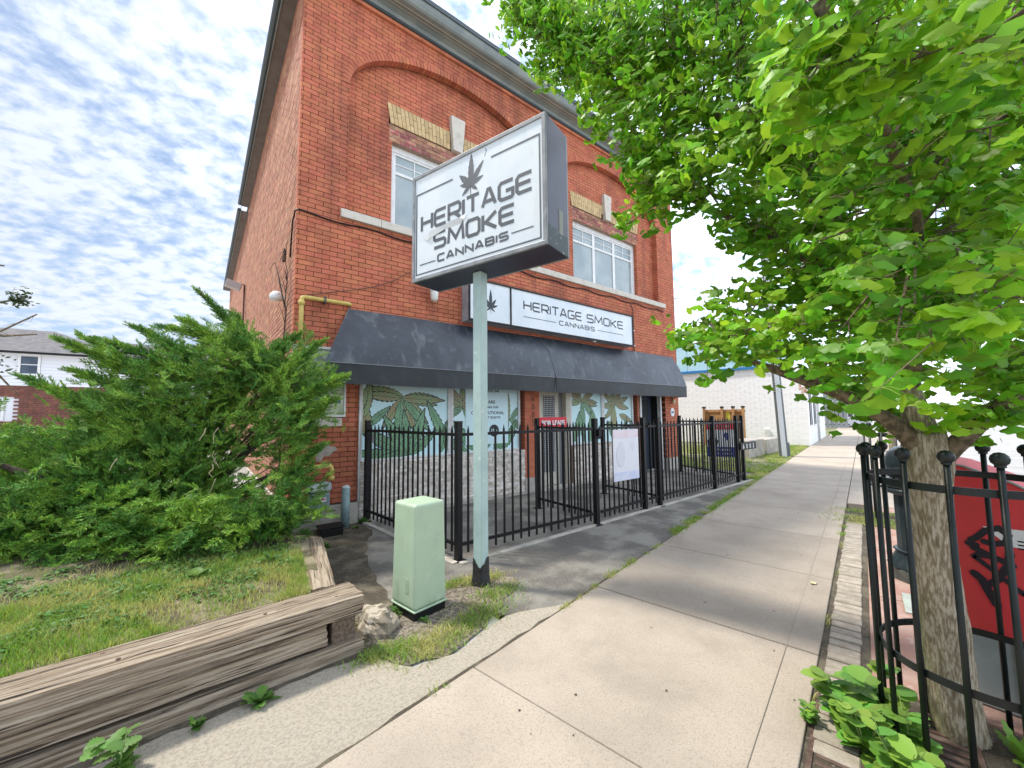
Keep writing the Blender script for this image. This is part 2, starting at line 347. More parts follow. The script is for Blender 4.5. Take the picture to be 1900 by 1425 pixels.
# soldier course of pavers beside the walk
edg = sempty('paver_edging')
u = 1.02
while u < 6.05:
    w = random.uniform(.088, .108)
    c = sp(u + w / 2, WV - .035 - .085)
    mb = MB().box(-w / 2 + .005, w / 2 - .005, -.085 + random.uniform(-.004, .004), .085 + random.uniform(-.006, .006), -.05, .020 + random.uniform(-.004, .003))
    obj('paver', mb, m_paver, edg, loc=(c.x, c.y, 0), rotz=SA + random.uniform(-.02, .02), bevel=.006, seg=1)
    u += w + .003
struct('joint_bed', MB().box(-3.2, 3.2, -.16, .16, -.05, .006), m_soil, loc=sp(3.6, WV - .14), rotz=SA)
# red paving panels beyond the pavers, and the plain boulevard further on
red = sempty('red_boulevard')
for (u0, u1) in ((-2.4, .55), (1.80, 3.30), (3.31, 4.80), (4.81, 6.02), (7.15, 8.7)):
    slab(red, 'slab', u0 + .003, u1 - .003, -2.95, WV - .25, -.08, .014, m_red)
slab(red, 'slab', .55, 1.80, -2.95, -2.75, -.08, .014, m_red)
slab(red, 'slab', -2.4, .60, WV - .245, WV - .02, -.08, .016, m_walk)
for k in range(18):
    slab(red, 'slab', 7.6 + k * 1.515, 7.6 + (k + 1) * 1.515 - .01, WV - .9, WV - .01, -.08, .018, m_walk)
    if k: slab(red, 'slab', 7.6 + k * 1.515, 7.6 + (k + 1) * 1.515 - .01, -2.95, WV - .91, -.08, .016, m_walk)
struct('kerb', MB().box(-30, 60, -.08, .08, -.30, .012), m_walk, loc=sp(0, -3.04), rotz=SA, bevel=.02)
sheet('road', uvp([(-60, -3.12), (120, -3.12), (120, -15), (-60, -15)]), -.13, m_road)
struct('far_kerb', MB().box(-60, 120, -.1, .1, -.3, -.02), m_walk, loc=sp(0, -15.1), rotz=SA)
sheet('far_pavement', uvp([(-60, -15.2), (120, -15.2), (120, -19), (-60, -19)]), -.03, m_walk)
# planting pits
sheet('tree_pit', uvp([(.60, WV - .02), (1.79, WV - .02), (1.79, -2.74), (.60, -2.74)]), .002, m_soil)
sheet('weed_pit', uvp([(6.02, WV + .0), (7.14, WV + .0), (7.14, -2.4), (6.02, -2.4)]), .003, m_soil)

# ------------------------------------------------------------------ brick building
BW, BH, BD = 10.08, 8.30, 18.7
bld = thing('brick_building', 'two-storey red brick corner block with arched upper bays above the black awning', 'building', (0, 0, 0))
m_brick = mat('red_brick', (.53, .165, .085), .88, col2=(.42, .12, .06), scale=4, detail=6, lo=.4, hi=.7, island=.10, hue=.006, bump=.0015, bscale=150, col3=(.46, .22, .16), scale3=30, lo3=.58, hi3=.75, fac3=.35, stain=((.17, .055, .036), 1.6, (1, 1, .28), .46, .68, .55))
m_brickside = mat('side_brick', (.38, .155, .092), .9, col2=(.47, .24, .15), scale=3, detail=6, lo=.35, hi=.7, island=.20, hue=.010, bump=.0015, bscale=90)
m_mott = mat('mottled_brick', (.33, .115, .085), .88, col2=(.42, .22, .14), scale=12, island=.35, hue=.03, bump=.003, bscale=90)
m_mortar = mat('dark_mortar', (.060, .020, .014), .95, col2=(.09, .03, .02), scale=20)
m_mortarl = mat('pale_mortar', (.42, .30, .23), .95, col2=(.30, .20, .15), scale=30)
m_yel = mat('buff_brick', (.60, .44, .23), .85, col2=(.50, .35, .17), scale=10, island=.12, bump=.002)
m_stone = mat('sill_stone', (.62, .57, .49), .85, col2=(.48, .43, .36), scale=8, lo=.45, hi=.75, bump=.003, bscale=60)
m_found = mat('foundation_concrete', (.50, .46, .40), .9, col2=(.34, .31, .26), scale=5, lo=.4, hi=.7, bump=.006, bscale=50)
m_metal = mat('grey_green_metal', (.17, .20, .19), .5, col2=(.24, .26, .24), scale=3, island=.05)
m_dark = mat('dark_edge_metal', (.05, .065, .07), .5)
m_white = mat('white_frame', (.80, .80, .79), .5, col2=(.70, .70, .68), scale=9)
CH = .0728; BL = .21; JT = .009
AC = ((2.71, 2.03), (7.17, 2.07)); AR = 1.05; AZ = 6.80; SILL = 4.73
RD = .15                                   # how far the bays are set back
WIN = ((1.43, 3.97), (5.89, 8.46)); WZ = (4.74, 6.27)
def arch_z(x, add=0.0):
    """height of the arch curve (outer by ADD) over x, or None outside the bays"""
    for (c, a) in AC:
        t = (x - c) / (a + add)
        if abs(t) < 1: return AZ + (AR + add) * math.sqrt(1 - t * t)
    return None
def bay_span(z, add=0.0):
    r = []
    for (c, a) in AC:
        if z < SILL: continue
        if z <= AZ: r.append((c - a - 0.0, c + a + 0.0)); continue
        t = (z - AZ) / (AR + add)
        if t < 1: w = (a + add) * math.sqrt(1 - t * t); r.append((c - w, c + w))
    return r
# openings cut out of the flat wall: (x0, x1, z0, z1)
SHOP = [(.93, 4.20, .0, 2.9), (4.60, 8.05, .0, 2.9), (8.12, 9.37, .0, 2.9)]
big = MB(); cand = []; mort = MB()
m_mort2 = m_mortar
def sub(iv, cuts):
    res = [iv]
    for a, b in cuts:
        nr = []
        for x0, x1 in res:
            if b <= x0 or a >= x1: nr.append((x0, x1)); continue
            if a > x0: nr.append((x0, a))
            if b < x1: nr.append((b, x1))
        res = nr
    return res
def course(z0, z1, ivs, y, yb, off, front):
    zc = (z0 + z1) / 2
    for (a, b) in ivs:
        if b - a < .004: continue
        mort.box(a + .001, b - .001, y + .007, yb, z0 - JT / 2, z1 + JT / 2)
        k = math.floor((a - off) / BL); x = off + k * BL
        while x < b:
            xa, xb = max(x + JT / 2, a), min(x + BL - JT / 2, b)
            if xb - xa > .012:
                cand.append((xa, xb, y + random.uniform(-.0022, .0016), yb - .01, z0, z1))
            x += BL
nrow = int((BH - .32) / CH)
ring_cols = []
for r in range(nrow + 1):
    z0 = .32 + r * CH + JT / 2; z1 = z0 + CH - JT
    off = (r % 2) * BL / 2 - BL / 2 + .03
    cuts = [(a, b) for (a, b, c, d) in SHOP if z0 < d - .01]
    bays = bay_span(z0) if z1 > SILL else []
    for (c, a) in AC:                        # a course that meets a curved arch is trimmed to the curve
        if z1 > AZ and z0 < AZ + AR + .06:
            tlo = max(0, z0 - AZ) / (AR + .06); wlo = (a + .06) * math.sqrt(max(0, 1 - tlo ** 2))
            thi = (z1 - AZ) / (AR + .06); whi = (a + .06) * math.sqrt(max(0, 1 - thi ** 2)) if thi < 1 else 0
            cuts.append((c - wlo, c + wlo)); ring_cols.append((c, a, z0, z1, wlo, whi))
        elif z1 > SILL and z0 <= AZ: cuts.append((c - a, c + a))
    course(z0, z1, sub((0, BW), cuts), 0.0, RD + .02, off, True)
    # set-back panels
    if z1 > SILL:
        for (c, a), (wa, wb) in zip(AC, WIN):
            if z0 > AZ + AR + .05: continue
            w = a if z0 <= AZ else (a + .05) * math.sqrt(max(0, 1 - (max(0, z0 - AZ) / (AR + .05)) ** 2))
            if w < .05: continue
            cc2 = []
            if z0 < WZ[1] - .02: cc2.append((wa, wb))
            if 6.56 < z1 and z0 < 6.94: cc2.append((wa - .06, wb + .06))
            if z0 < 7.24 and z1 > 6.56: cc2.append((c - .17, c + .15))
            if WZ[1] - .02 <= z0 and z1 <= 6.60: cc2.append((wa - .05, wb + .05))
            course(z0, z1, sub((c - w, c + w), cc2), RD, RD + .16, off + .05, False)
for (c, a, z0, z1, wlo, whi) in ring_cols:   # wedge pieces that follow the curve
    for s in (-1, 1):
        n = max(2, int((wlo - whi) / .05)); n = min(n, 14)
        for i in range(n):
            xa = c + s * (whi + (wlo - whi) * i / n); xb = c + s * (whi + (wlo - whi) * (i + 1) / n)
            za = max(z0, arch_z(xa, .06) or z0); zb = max(z0, arch_z(xb, .06) or z0)
            if s < 0: xa, xb, za, zb = xb, xa, zb, za
            zt = z1
            if za >= zt and zb >= zt: continue
            za = min(za, zt - .0005); zb = min(zb, zt - .0005)
            for (B, y0) in ((big, .0), (mort, .007)):
                e = JT / 2 if B is mort else 0
                B.add([(xa, y0, za), (xb, y0, zb), (xb, y0, zt + e), (xa, y0, zt + e), (xa, RD, za), (xb, RD, zb), (xb, RD, zt + e), (xa, RD, zt + e)],
                      [(0, 1, 2, 3), (0, 4, 5, 1), (3, 2, 6, 7), (0, 3, 7, 4), (1, 5, 6, 2)])
# mottled infill bricks over the windows
mot = MB()
for (c, a), (wa, wb) in zip(AC, WIN):
    z = WZ[1]; r = 0
    mort2 = MB().box(wa - .05, wb + .05, RD + .008, RD + .14, WZ[1], 6.575); obj('mortar_bed', mort2, m_mortarl, bld)
    while z < 6.55:
        x = wa - .05 - (r % 2) * .1
        while x < wb + .05:
            xa, xb = max(x, wa - .05), min(x + .19, wb + .05)
            if xb - xa > .02: obj('infill_brick', MB().box(0, xb - .01 - xa, 0, .09, 0, CH - .011), m_mott, bld, loc=(xa, RD + random.uniform(-.003, .002), z + .005))
            x += .20
        z += CH + .001; r += 1
# the 300 bricks that show largest become parts, the rest one joined part
def shows(b):
    x, z = (b[0] + b[1]) / 2, (b[4] + b[5]) / 2
    d = Vector((x, 0, z)) - CAM; sz = (b[1] - b[0]) * abs(d.y) / d.length_squared ** 1.0 if True else 0
    if z < 3.25 and z > 2.0 and x > .3: return 0
    if x > .95 and z < 3: return 0
    if b[2] < -.05: return 0
    return sz / max(.2, 1)
cand.sort(key=shows, reverse=True)
CACHE = {}
for i, b in enumerate(cand):
    if i < 290:
        k = (round(b[1] - b[0], 3), round(b[3] - b[2], 2))
        if k not in CACHE:
            me = MB().box(0, k[0], 0, k[1], 0, b[5] - b[4]).mesh('brick'); me.materials.append(m_brick); CACHE[k] = me
        obj('brick', CACHE[k], None, bld, loc=(b[0], b[2], b[4]))
    else:
        big.box(*b)
obj('brick_courses', big, m_brick, bld, kind='stuff')
obj('mortar', mort, m_mortar, bld)
# arch rings: bricks on edge
for (c, a) in AC:
    n = 74; ring = []
    pts = []
    for i in range(2001):
        t = math.pi * i / 2000; pts.append((c - (a + .055) * math.cos(t), AZ + (AR + .055) * math.sin(t)))
    cum = [0]
    for i in range(1, 2001): cum.append(cum[-1] + math.dist(pts[i], pts[i - 1]))
    tot = cum[-1]; n = int(tot / .068); j = 0; bm = None
    for k in range(n):
        s = (k + .5) / n * tot
        while cum[j] < s: j += 1
        p = Vector((pts[j][0], 0, pts[j][1])); tg = Vector((pts[min(j + 4, 2000)][0] - pts[j - 4][0], 0, pts[min(j + 4, 2000)][1] - pts[j - 4][1])).normalized(); nr = Vector((-tg.z, 0, tg.x))
        mb = MB().obox((0, 0, 0), tg * .0295, nr * .057, Vector((0, .065, 0)))
        obj('arch_brick', mb, m_brick, bld, loc=(p.x, .056 + random.uniform(-.002, .002), p.z))
    mb = MB()
    for i in range(0, 2000, 20):
        p, q = pts[i], pts[i + 20]
        mb.bar((p[0], .064, p[1]), (q[0], .064, q[1]), .10, .115, upd=(0, 1, 0)) if False else mb.obox(((p[0] + q[0]) / 2, .068, (p[1] + q[1]) / 2), Vector((q[0] - p[0], 0, q[1] - p[1])) / 2 * 1.05, Vector((-(q[1] - p[1]), 0, q[0] - p[0])).normalized() * .053, Vector((0, .060, 0)))
    obj('arch_mortar', mb, m_mortar, bld)
# buff soldier lintels with keystones
for (c, a), (wa, wb) in zip(AC, WIN):
    x0b, x1b, x0t, x1t = wa - .03, wb + .03, wa - .10, wb + .10
    obj('mortar_bed', MB().prism([(x0b, 6.578), (x1b, 6.578), (x1t, 6.935), (x0t, 6.935)], basis((0, RD + .045, 0), (1, 0, 0), (0, 0, 1)), .04), m_mortar, bld)
    n = 36
    for i in range(n):
        for r in range(2):
            f0, f1 = (i + .06) / n, (i + .94) / n
            hh = (6.58, 6.70, 6.935) if i % 2 else (6.58, 6.815, 6.935)
            za, zb = hh[r] + .004, hh[r + 1] - .004
            def X(f, z): t = (z - 6.58) / .355; return (x0b + (x0t - x0b) * t) + f * ((x1b + (x1t - x1b) * t) - (x0b + (x0t - x0b) * t))
            q = [(X(f0, za), za), (X(f1, za), za), (X(f1, zb), zb), (X(f0, zb), zb)]
            if abs(sum(p[0] for p in q) / 4 - (c - .02)) < .16: continue
            cx = q[0][0]; cz = q[0][1]
            obj('lintel_brick', MB().prism([(p[0] - cx, p[1] - cz) for p in q], basis((0, 0, 0), (1, 0, 0), (0, 0, 1)), .05), m_yel, bld, loc=(cx, RD + .03 + random.uniform(-.002, .002), cz))
    kx = c - .02
    obj('keystone', MB().prism([(kx - .10, 6.56), (kx + .10, 6.56), (kx + .155, 7.23), (kx - .155, 7.23)], basis((0, RD + .05, 0), (1, 0, 0), (0, 0, 1)), .14), m_stone, bld, bevel=.008)
# sill band
for k, (xa, xb) in enumerate(((.585, 1.20), (1.205, 2.6), (2.605, 4.05), (4.055, 5.68), (5.685, 6.9), (6.905, 8.3), (8.305, 9.52))):
    obj('sill_stone', MB().box(xa, xb, -.055, .10, 4.595, SILL - .006), m_stone, bld, bevel=.005)
    obj('sill_stone', MB().box(xa + .02, xb - .0, .101, RD + .10, 4.60, SILL - .012), m_stone, bld)
# upper windows: three lights each, transom bars, blinds
m_glass = mat('window_glass', (.24, .30, .31), .06, spec=.8, col2=(.33, .39, .39), scale=1.5)
m_blind = mat('pale_blind', (.55, .60, .60), .7)
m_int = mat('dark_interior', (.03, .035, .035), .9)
for wi, ((wa, wb)) in enumerate(WIN):
    wf = obj('window', MB().box(wa, wb, RD + .10, RD + .14, WZ[1] - .10, WZ[1]).box(wa, wb, RD + .06, RD + .14, WZ[0], WZ[0] + .07).box(wa, wa + .07, RD + .10, RD + .14, WZ[0] + .07, WZ[1] - .10).box(wb - .07, wb, RD + .10, RD + .14, WZ[0] + .07, WZ[1] - .10), m_white, bld)
    W3 = (wb - wa - .14) / 3
    obj('window_recess', MB().box(wa + .01, wb - .01, RD + .24, RD + .26, WZ[0], WZ[1]), m_int, wf)
    for i in range(3):
        a0 = wa + .07 + i * W3; a1 = a0 + W3
        fr = MB()
        for (p, q, z0, z1) in ((a0, a0 + .045, WZ[0] + .07, WZ[1] - .10), (a1 - .045, a1, WZ[0] + .07, WZ[1] - .10), (a0 + .045, a1 - .045, WZ[0] + .07, WZ[0] + .11), (a0 + .045, a1 - .045, WZ[1] - .14, WZ[1] - .10), (a0 + .045, a1 - .045, 5.78, 5.83)):
            fr.box(p, q, RD + .115, RD + .16, z0, z1)
        fr.box((a0 + a1) / 2 - .009, (a0 + a1) / 2 + .009, RD + .122, RD + .15, 5.83, WZ[1] - .14)
        fr.box(a0 + .045, a1 - .045, RD + .123, RD + .149, 5.965, 5.98)
        obj('sash', fr, m_white, wf)
        obj('pane', MB().box(a0 + .04, a1 - .04, RD + .135, RD + .14, WZ[0] + .10, WZ[1] - .11), m_glass, wf)
# stone base course and lower corner
obj('foundation', MB().box(-.03, .93, -.045, .14, -.1, .30), m_found, bld, bevel=.01)
obj('foundation', MB().box(9.37, BW + .03, -.045, .14, -.1, .32), m_found, bld, bevel=.01)
struct('patio_edge', MB().box(0, 8.0, -.035, .035, -.05, .018), m_found, loc=(1.25, -2.44, 0), rotz=.028, bevel=.006)
struct('patio_edge', MB().box(0, 2.3, -.035, .035, -.05, .014), m_found, loc=(1.0, -.1, 0), rotz=-1.475, bevel=.006)
obj('foundation', MB().box(-.04, .0, .14, BD, -.1, .34), m_found, bld)
# side walls: long west wall of thin bricks seen at a slant
sb = MB(); sm = MB().box(.016, .10, .12, BD, .34, BH - .05)
nr2 = int((BH - .34) / CH)
for r in range(nr2):
    z0 = .34 + r * CH
    y = .0 if r % 2 else -.105
    while y < BD:
        ya, yb = max(y + .004, .126), min(y + BL - .004, BD)
        if yb - ya > .02:
            e = random.uniform(-.003, .002)
            if yb < 8: sb.box(e, .03, ya, yb, z0 + .007, z0 + CH - .007)
            elif (r % 1) == 0: sb.box(e, .03, ya, min(ya + BL * 2 - .01, BD), z0 + .006, z0 + CH - .006)
        y += BL if y < 8 else BL * 2
obj('side_brick_courses', sb, m_brickside, bld, kind='stuff')
obj('side_mortar', sm, mat('side_mortar', (.17, .085, .06), .95, col2=(.26, .15, .11), scale=5), bld)
obj('rear_wall', MB().box(.12, BW, BD - .1, BD, 0, BH - .1), m_brickside, bld)
obj('right_wall', MB().box(BW - .12, BW - .002, .15, BD - .1, 0, BH - .05), m_brickside, bld)
obj('roof', MB().box(-.02, BW + .02, .0, BD, BH + .0, BH + .16), m_dark, bld)
obj('core', MB().box(.15, BW - .15, .62, BD - .2, 0, BH - .05), m_int, bld)
# cornice along the front
def band(name, y0, y1, z0, z1, m, x0=-.2, x1=BW + .2): return obj(name, MB().box(x0, x1, y0, y1, z0, z1), m, bld)
band('frieze', -.045, .12, 8.24, 8.30, m_brick, 0, BW)
band('frieze', -.075, .12, 8.302, 8.345, m_dark, -.02, BW + .02)
corn = MB(); pr = [(-.08, 8.345), (-.10, 8.40), (-.17, 8.43), (-.33, 8.45), (-.36, 8.475), (-.385, 8.53), (-.40, 8.60), (-.385, 8.65), (.05, 8.66), (.05, 8.345)]
corn.add([(-.36, y, z) for y, z in pr] + [(BW + .36, y, z) for y, z in pr], [tuple(range(len(pr))), tuple(range(len(pr), 2 * len(pr)))[::-1]] + [(i, (i + 1) % len(pr), len(pr) + (i + 1) % len(pr), len(pr) + i) for i in range(len(pr))][::1])
obj('cornice', corn, m_metal, bld)
obj('cornice_trim', MB().box(-.37, BW + .37, -.262, -.255, 8.432, 8.446).box(-.37, BW + .37, -.20, -.195, 8.426, 8.44), mat('buff_trim', (.42, .37, .28), .7), bld)
obj('cornice_trim', MB().box(-.38, BW + .38, -.42, -.386, 8.60, 8.68), m_dark, bld)
# eaves of the west wall in two steps
m_soff = mat('brown_soffit', (.115, .095, .080), .7, col2=(.15, .13, .115), scale=4)
def eave(y0, y1, zt):
    obj('soffit', MB().box(-.20, -.001, y0, y1, zt, zt + .05), m_soff, bld)
    g = MB().tube([(-.25, y0, zt + .06), (-.25, y1, zt + .06)], .055, 8); obj('gutter', g, m_dark, bld)
    obj('fascia_board', MB().box(-.215, -.20, y0, y1, zt - .02, zt + .16), m_metal, bld)
eave(.0, 8.6, 8.25); eave(8.7, BD, 8.10)
# ------------------------------------------------------------------ shop front (parts of the building)
m_alu = mat('aluminium_frame', (.72, .72, .70), .45, col2=(.60, .60, .58), scale=12, metal=.0)
m_vinyl = mat('window_print', (.55, .82, .86), .35, col2=(.68, .88, .90), scale=1.2, lo=.3, hi=.7)
m_lf1 = mat('print_green', (.22, .44, .24), .4, col2=(.15, .32, .16), scale=9)
m_lf2 = mat('print_olive', (.26, .38, .16), .4, col2=(.36, .28, .13), scale=4)
m_lfo = mat('print_ink', (.025, .035, .03), .4)
m_stonev = mat('stone_veneer', (.88, .83, .76), .9, col2=(.62, .52, .42), scale=12, island=.22, hue=.012, bump=.004, bscale=60)
m_doorw = mat('cream_door', (.62, .57, .47), .6, col2=(.50, .46, .38), scale=8)
m_navy = mat('dark_blue_door', (.022, .035, .065), .5)
m_black = mat('black_paint', (.006, .006, .007), .5, col2=(.010, .010, .010), scale=20, spec=.3)
YW = .10
def leaflet(parent, cx, cz, L, w, ang, m, y=YW):
    """one toothed leaflet printed on the window film, with its dark outline and midrib"""
    a = ang - math.pi / 2
    M = basis((0, y - .0015, 0), (1, 0, 0), (0, 0, 1)); M2 = basis((0, y - .0030, 0), (1, 0, 0), (0, 0, 1))
    return (leaf_poly(L, w, 8), a, (cx, cz), M, M2)
def print_leaves(name, parent, x0, x1, z0, z1, specs, y=YW):
    ink = MB(); g = MB(); ol = MB(); lay = 0
    def clip(poly):
        def cl(P, f, ip):
            R = []
            for i in range(len(P)):
                a, b = P[i - 1], P[i]
                if f(b):
                    if not f(a): R.append(ip(a, b))
                    R.append(b)
                elif f(a): R.append(ip(a, b))
            return R
        def ix(v): return lambda a, b: (v, a[1] + (b[1] - a[1]) * (v - a[0]) / (b[0] - a[0] + 1e-12))
        def iz(v): return lambda a, b: (a[0] + (b[0] - a[0]) * (v - a[1]) / (b[1] - a[1] + 1e-12), v)
        for f, ip in ((lambda p: p[0] >= x0, ix(x0)), (lambda p: p[0] <= x1, ix(x1)), (lambda p: p[1] >= z0, iz(z0)), (lambda p: p[1] <= z1, iz(z1))):
            if len(poly) < 3: return []
            poly = cl(poly, f, ip)
        return poly
    def put(B, poly, d):
        poly = clip(poly)
        if len(poly) >= 3: B.add([(p[0], y - d, p[1]) for p in poly], [tuple(range(len(poly)))])
    for (cx, cz, L, w, ang, kind) in specs:
        lay += 1; d = .001 + lay * .0002
        a = math.radians(ang) - math.pi / 2
        def halves(P):
            n = len(P)
            return P
        nseg = 16
        def strip(B, L, w, dd, c0=(0, 0)):
            for i in range(nseg):
                t0, t1 = i / nseg, (i + 1) / nseg
                def hw(t, k): return w * (max(0, math.sin(math.pi * t ** .8)) ** .9) * (1.0 if k % 2 else .80) + (.0 if B is not ink else .008)
                q = rot2([(-hw(t0, i), L * t0), (hw(t0, i), L * t0), (hw(t1, i + 1), L * t1), (-hw(t1, i + 1), L * t1)], a, (cx, cz))
                put(B, q, dd)
        strip(ink, L * 1.03, w, d); strip(g if kind else ol, L * .985, w * .93, d + .0001)
        # ribs
        put(ink, rot2([(-.004, 0), (.004, 0), (.002, L * .95), (-.002, L * .95)], a, (cx, cz)), d + .00015)
        for i in range(2, 14):
            t = i / 15; hw = w * math.sin(math.pi * t ** .8) * .8
            for s in (-1, 1):
                put(ink, rot2([(0, L * t), (0, L * t + .006), (s * hw, L * (t + .07) + .005), (s * hw, L * (t + .07))], a, (cx, cz)), d + .00015)
    obj('printed_outline', ink, m_lfo, parent, kind='stuff'); obj('printed_leaves', g, m_lf1, parent, kind='stuff')
    if ol.v: obj('printed_leaves', ol, m_lf2, parent, kind='stuff')
def fan(cx, cz, L, w, a0, angs, kind=1, sc=None):
    return [(cx, cz, L * (sc[i] if sc else 1), w, a0 + t, kind) for i, t in enumerate(angs)]
def shop_window(x0, x1, z0, specs):
    w = obj('shop_window', MB().box(x0, x0 + .05, YW - .03, YW + .05, .88, 2.9).box(x1 - .05, x1, YW - .03, YW + .05, .88, 2.9).box(x0 + .05, x1 - .05, YW - .03, YW + .05, 2.75, 2.9).box(x0 + .05, x1 - .05, YW - .03, YW + .05, .87, .905), m_alu, bld)
    obj('printed_pane', MB().box(x0 + .05, x1 - .05, YW, YW + .01, .905, 2.75), m_vinyl, w)
    print_leaves('leaf', w, x0 + .05, x1 - .05, .906, 2.6, specs)
    return w
big5 = (0, -28, 28, -58, 60, -95, 92)
s1 = fan(1.67, 1.88, .62, .085, 180, (0, -14, 180, 168, 110, 80, 55, 135), 0) + [(1.62, 1.86, .80, .085, -2, 0), (1.62, 1.86, .62, .08, 175, 0)] + \
     [(1.62, 1.82, .80, .10, -92, 1), (1.68, 1.82, .72, .075, -48, 1), (1.75, .92, .95, .11, 150, 1), (1.75, .92, .80, .10, 122, 1), (1.78, .92, .75, .09, 98, 1), (1.80, .92, .80, .10, 72, 1), (1.80, .92, .62, .085, 40, 1), (1.70, .90, .85, .10, 172, 1), (1.70, .98, .6, .07, 195, 1),
      (1.06, 1.40, .50, .065, 40, 1), (1.10, 1.25, .65, .10, 100, 0), (1.02, 1.55, .6, .09, 80, 0), (1.05, 2.0, .5, .09, 250, 0), (2.45, 1.15, .75, .09, 118, 1), (2.35, .92, .6, .08, 75, 1), (2.5, .95, .5, .08, 95, 1)]
s2 = fan(2.80, 1.72, .42, .07, 90, (0, 35, -35, 70, -75, 120, -130), 0) + [(2.80, 1.70, .55, .05, -55, 1), (2.80, 1.70, .35, .05, 200, 1), (3.05, .92, .75, .10, 130, 1), (3.05, .92, .7, .10, 100, 1), (2.9, .9, .6, .09, 150, 1), (3.3, .9, .6, .09, 70, 1), (3.5, .88, .55, .09, 60, 1), (3.62, .9, .55, .10, 40, 1), (3.3, .9, .5, .09, 85, 1), (3.85, 2.0, .75, .06, -92, 0), (3.9, 1.45, .4, .06, 50, 1), (3.88, 1.5, .45, .07, -35, 1), (3.75, .95, .6, .08, 60, 1)]
win_a = shop_window(.95, 2.54, .9, s1)
win_b = shop_window(2.545, 4.14, .9, s2)
# notice printed on the second pane
m_note = mat('notice_film', (.66, .86, .90), .4); m_ink = mat('notice_ink', (.02, .025, .03), .5)
nf = obj('notice', MB().box(2.86, 3.84, YW - .0085, YW - .007, 1.02, 2.2), m_note, win_b)
for s, z, sz in (('OUR DOOR LINE', 2.01, .062), ('WE ARE', 1.79, .085), ('DEFENDING OUR', 1.70, .055), ('CONSTITUTIONAL', 1.585, .080), ('INHERENT RIGHTS', 1.50, .062)):
    text(s, sz, (3.36, YW - .0092, z), (1, 0, 0), (0, 0, 1), m_ink, win_b, ext=.0005, bold=.0015, sx=1.12)
dk = MB().lathe([(.115, 0), (.115, .001)], 28); me = dk.mesh('badge'); me.transform(Matrix.Rotation(math.pi / 2, 4, 'X')); obj('badge', me, m_ink, win_b, loc=(3.50, YW - .0088, 1.27))
text('19+', .10, (3.50, YW - .0105, 1.235), (1, 0, 0), (0, 0, 1), m_note, win_b, ext=.0004, bold=.002)
s3 = fan(6.0, 1.86, .55, .08, 90, (-92, 95, -100, 60, -60, 30), 0) + [(6.0, 1.84, .62, .08, -82, 1), (6.05, 1.84, .6, .07, -45, 1), (6.5, 1.35, .5, .06, 118, 1), (5.75, .95, .7, .09, 75, 1), (6.1, .92, .7, .09, 105, 1), (6.5, .93, .6, .08, 60, 1), (6.3, .92, .7, .09, 88, 1)]
s4 = fan(7.25, 1.80, .55, .085, 90, (20, 60, 95, -30, -70, -100, 130), 0) + [(7.2, 1.75, .85, .13, -95, 0), (7.4, 1.55, .55, .09, -20, 0), (6.9, 1.5, .35, .05, 160, 1), (6.95, 1.4, .35, .05, -60, 1), (7.2, .92, .5, .08, 120, 1), (7.5, .92, .6, .08, 70, 1)]
shop_window(5.60, 6.74, .9, s3); shop_window(6.745, 7.96, .9, s4)
# knee wall of stacked stone under the windows
KN = [0]
def knee(x0, x1):
    obj('knee_wall', MB().box(x0, x1, .03, .2, .0, .865), m_mortarl, bld)
    z = .05; rest = MB()
    while z < .86:
        h = random.choice((.035, .045, .055)); h = min(h, .868 - z); x = x0
        if h < .02: break
        while x < x1:
            w = random.uniform(.10, .26); xb = min(x + w, x1)
            y0 = random.uniform(-.012, .008); KN[0] += 1
            if KN[0] <= 295 and xb - x > .03: obj('stone', MB().box(0, xb - x - .006, 0, .06 - y0, 0, h - .005), m_stonev, bld, loc=(x + .003, y0, z + .003))
            else: rest.box(x + .003, xb - .003, y0, .06, z + .003, z + h - .002)
            x = xb
        z += h
    if rest.v: obj('stacked_stone', rest, m_stonev, bld, kind='stuff')
    obj('base_slab', MB().box(x0, x1, -.02, .2, -.05, .048), m_found, bld)
knee(.95, 4.20); knee(5.60, 8.04)
obj('pipe_column', MB().tube([(.925, -.03, .0), (.925, -.03, 2.4)], .018, 8), m_alu, bld, smooth=True)
# piers
pj = MB(); pm = MB().box(4.21, 4.59, .01, .3, .30, 2.9).box(9.38, BW - .01, .008, .012, .3, .32); z = .30; r = 0
while z < 2.9:
    for (a, b) in ((4.20, 4.60),):
        x = a - (r % 2) * .1
        while x < b:
            xa, xb = max(x, a), min(x + .2, b)
            if xb - xa > .02: pj.box(xa + .004, xb - .004, random.uniform(0, .003), .2, z + .004, z + CH - .004)
            x += .2
    z += CH; r += 1
obj('pier_bricks', pj, m_brick, bld, kind='stuff'); obj('mortar', pm, m_mortar, bld)
obj('pier_base', MB().box(4.18, 4.62, -.03, .2, 0, .30), m_found, bld, bevel=.008)
for i, ch in enumerate('6005'):
    text(ch, .17, (4.42, -.004, 1.84 - i * .165), (1, 0, 0), (0, 0, 1), mat('brown_number', (.12, .035, .025), .6), bld, name='house_number', ext=.004)
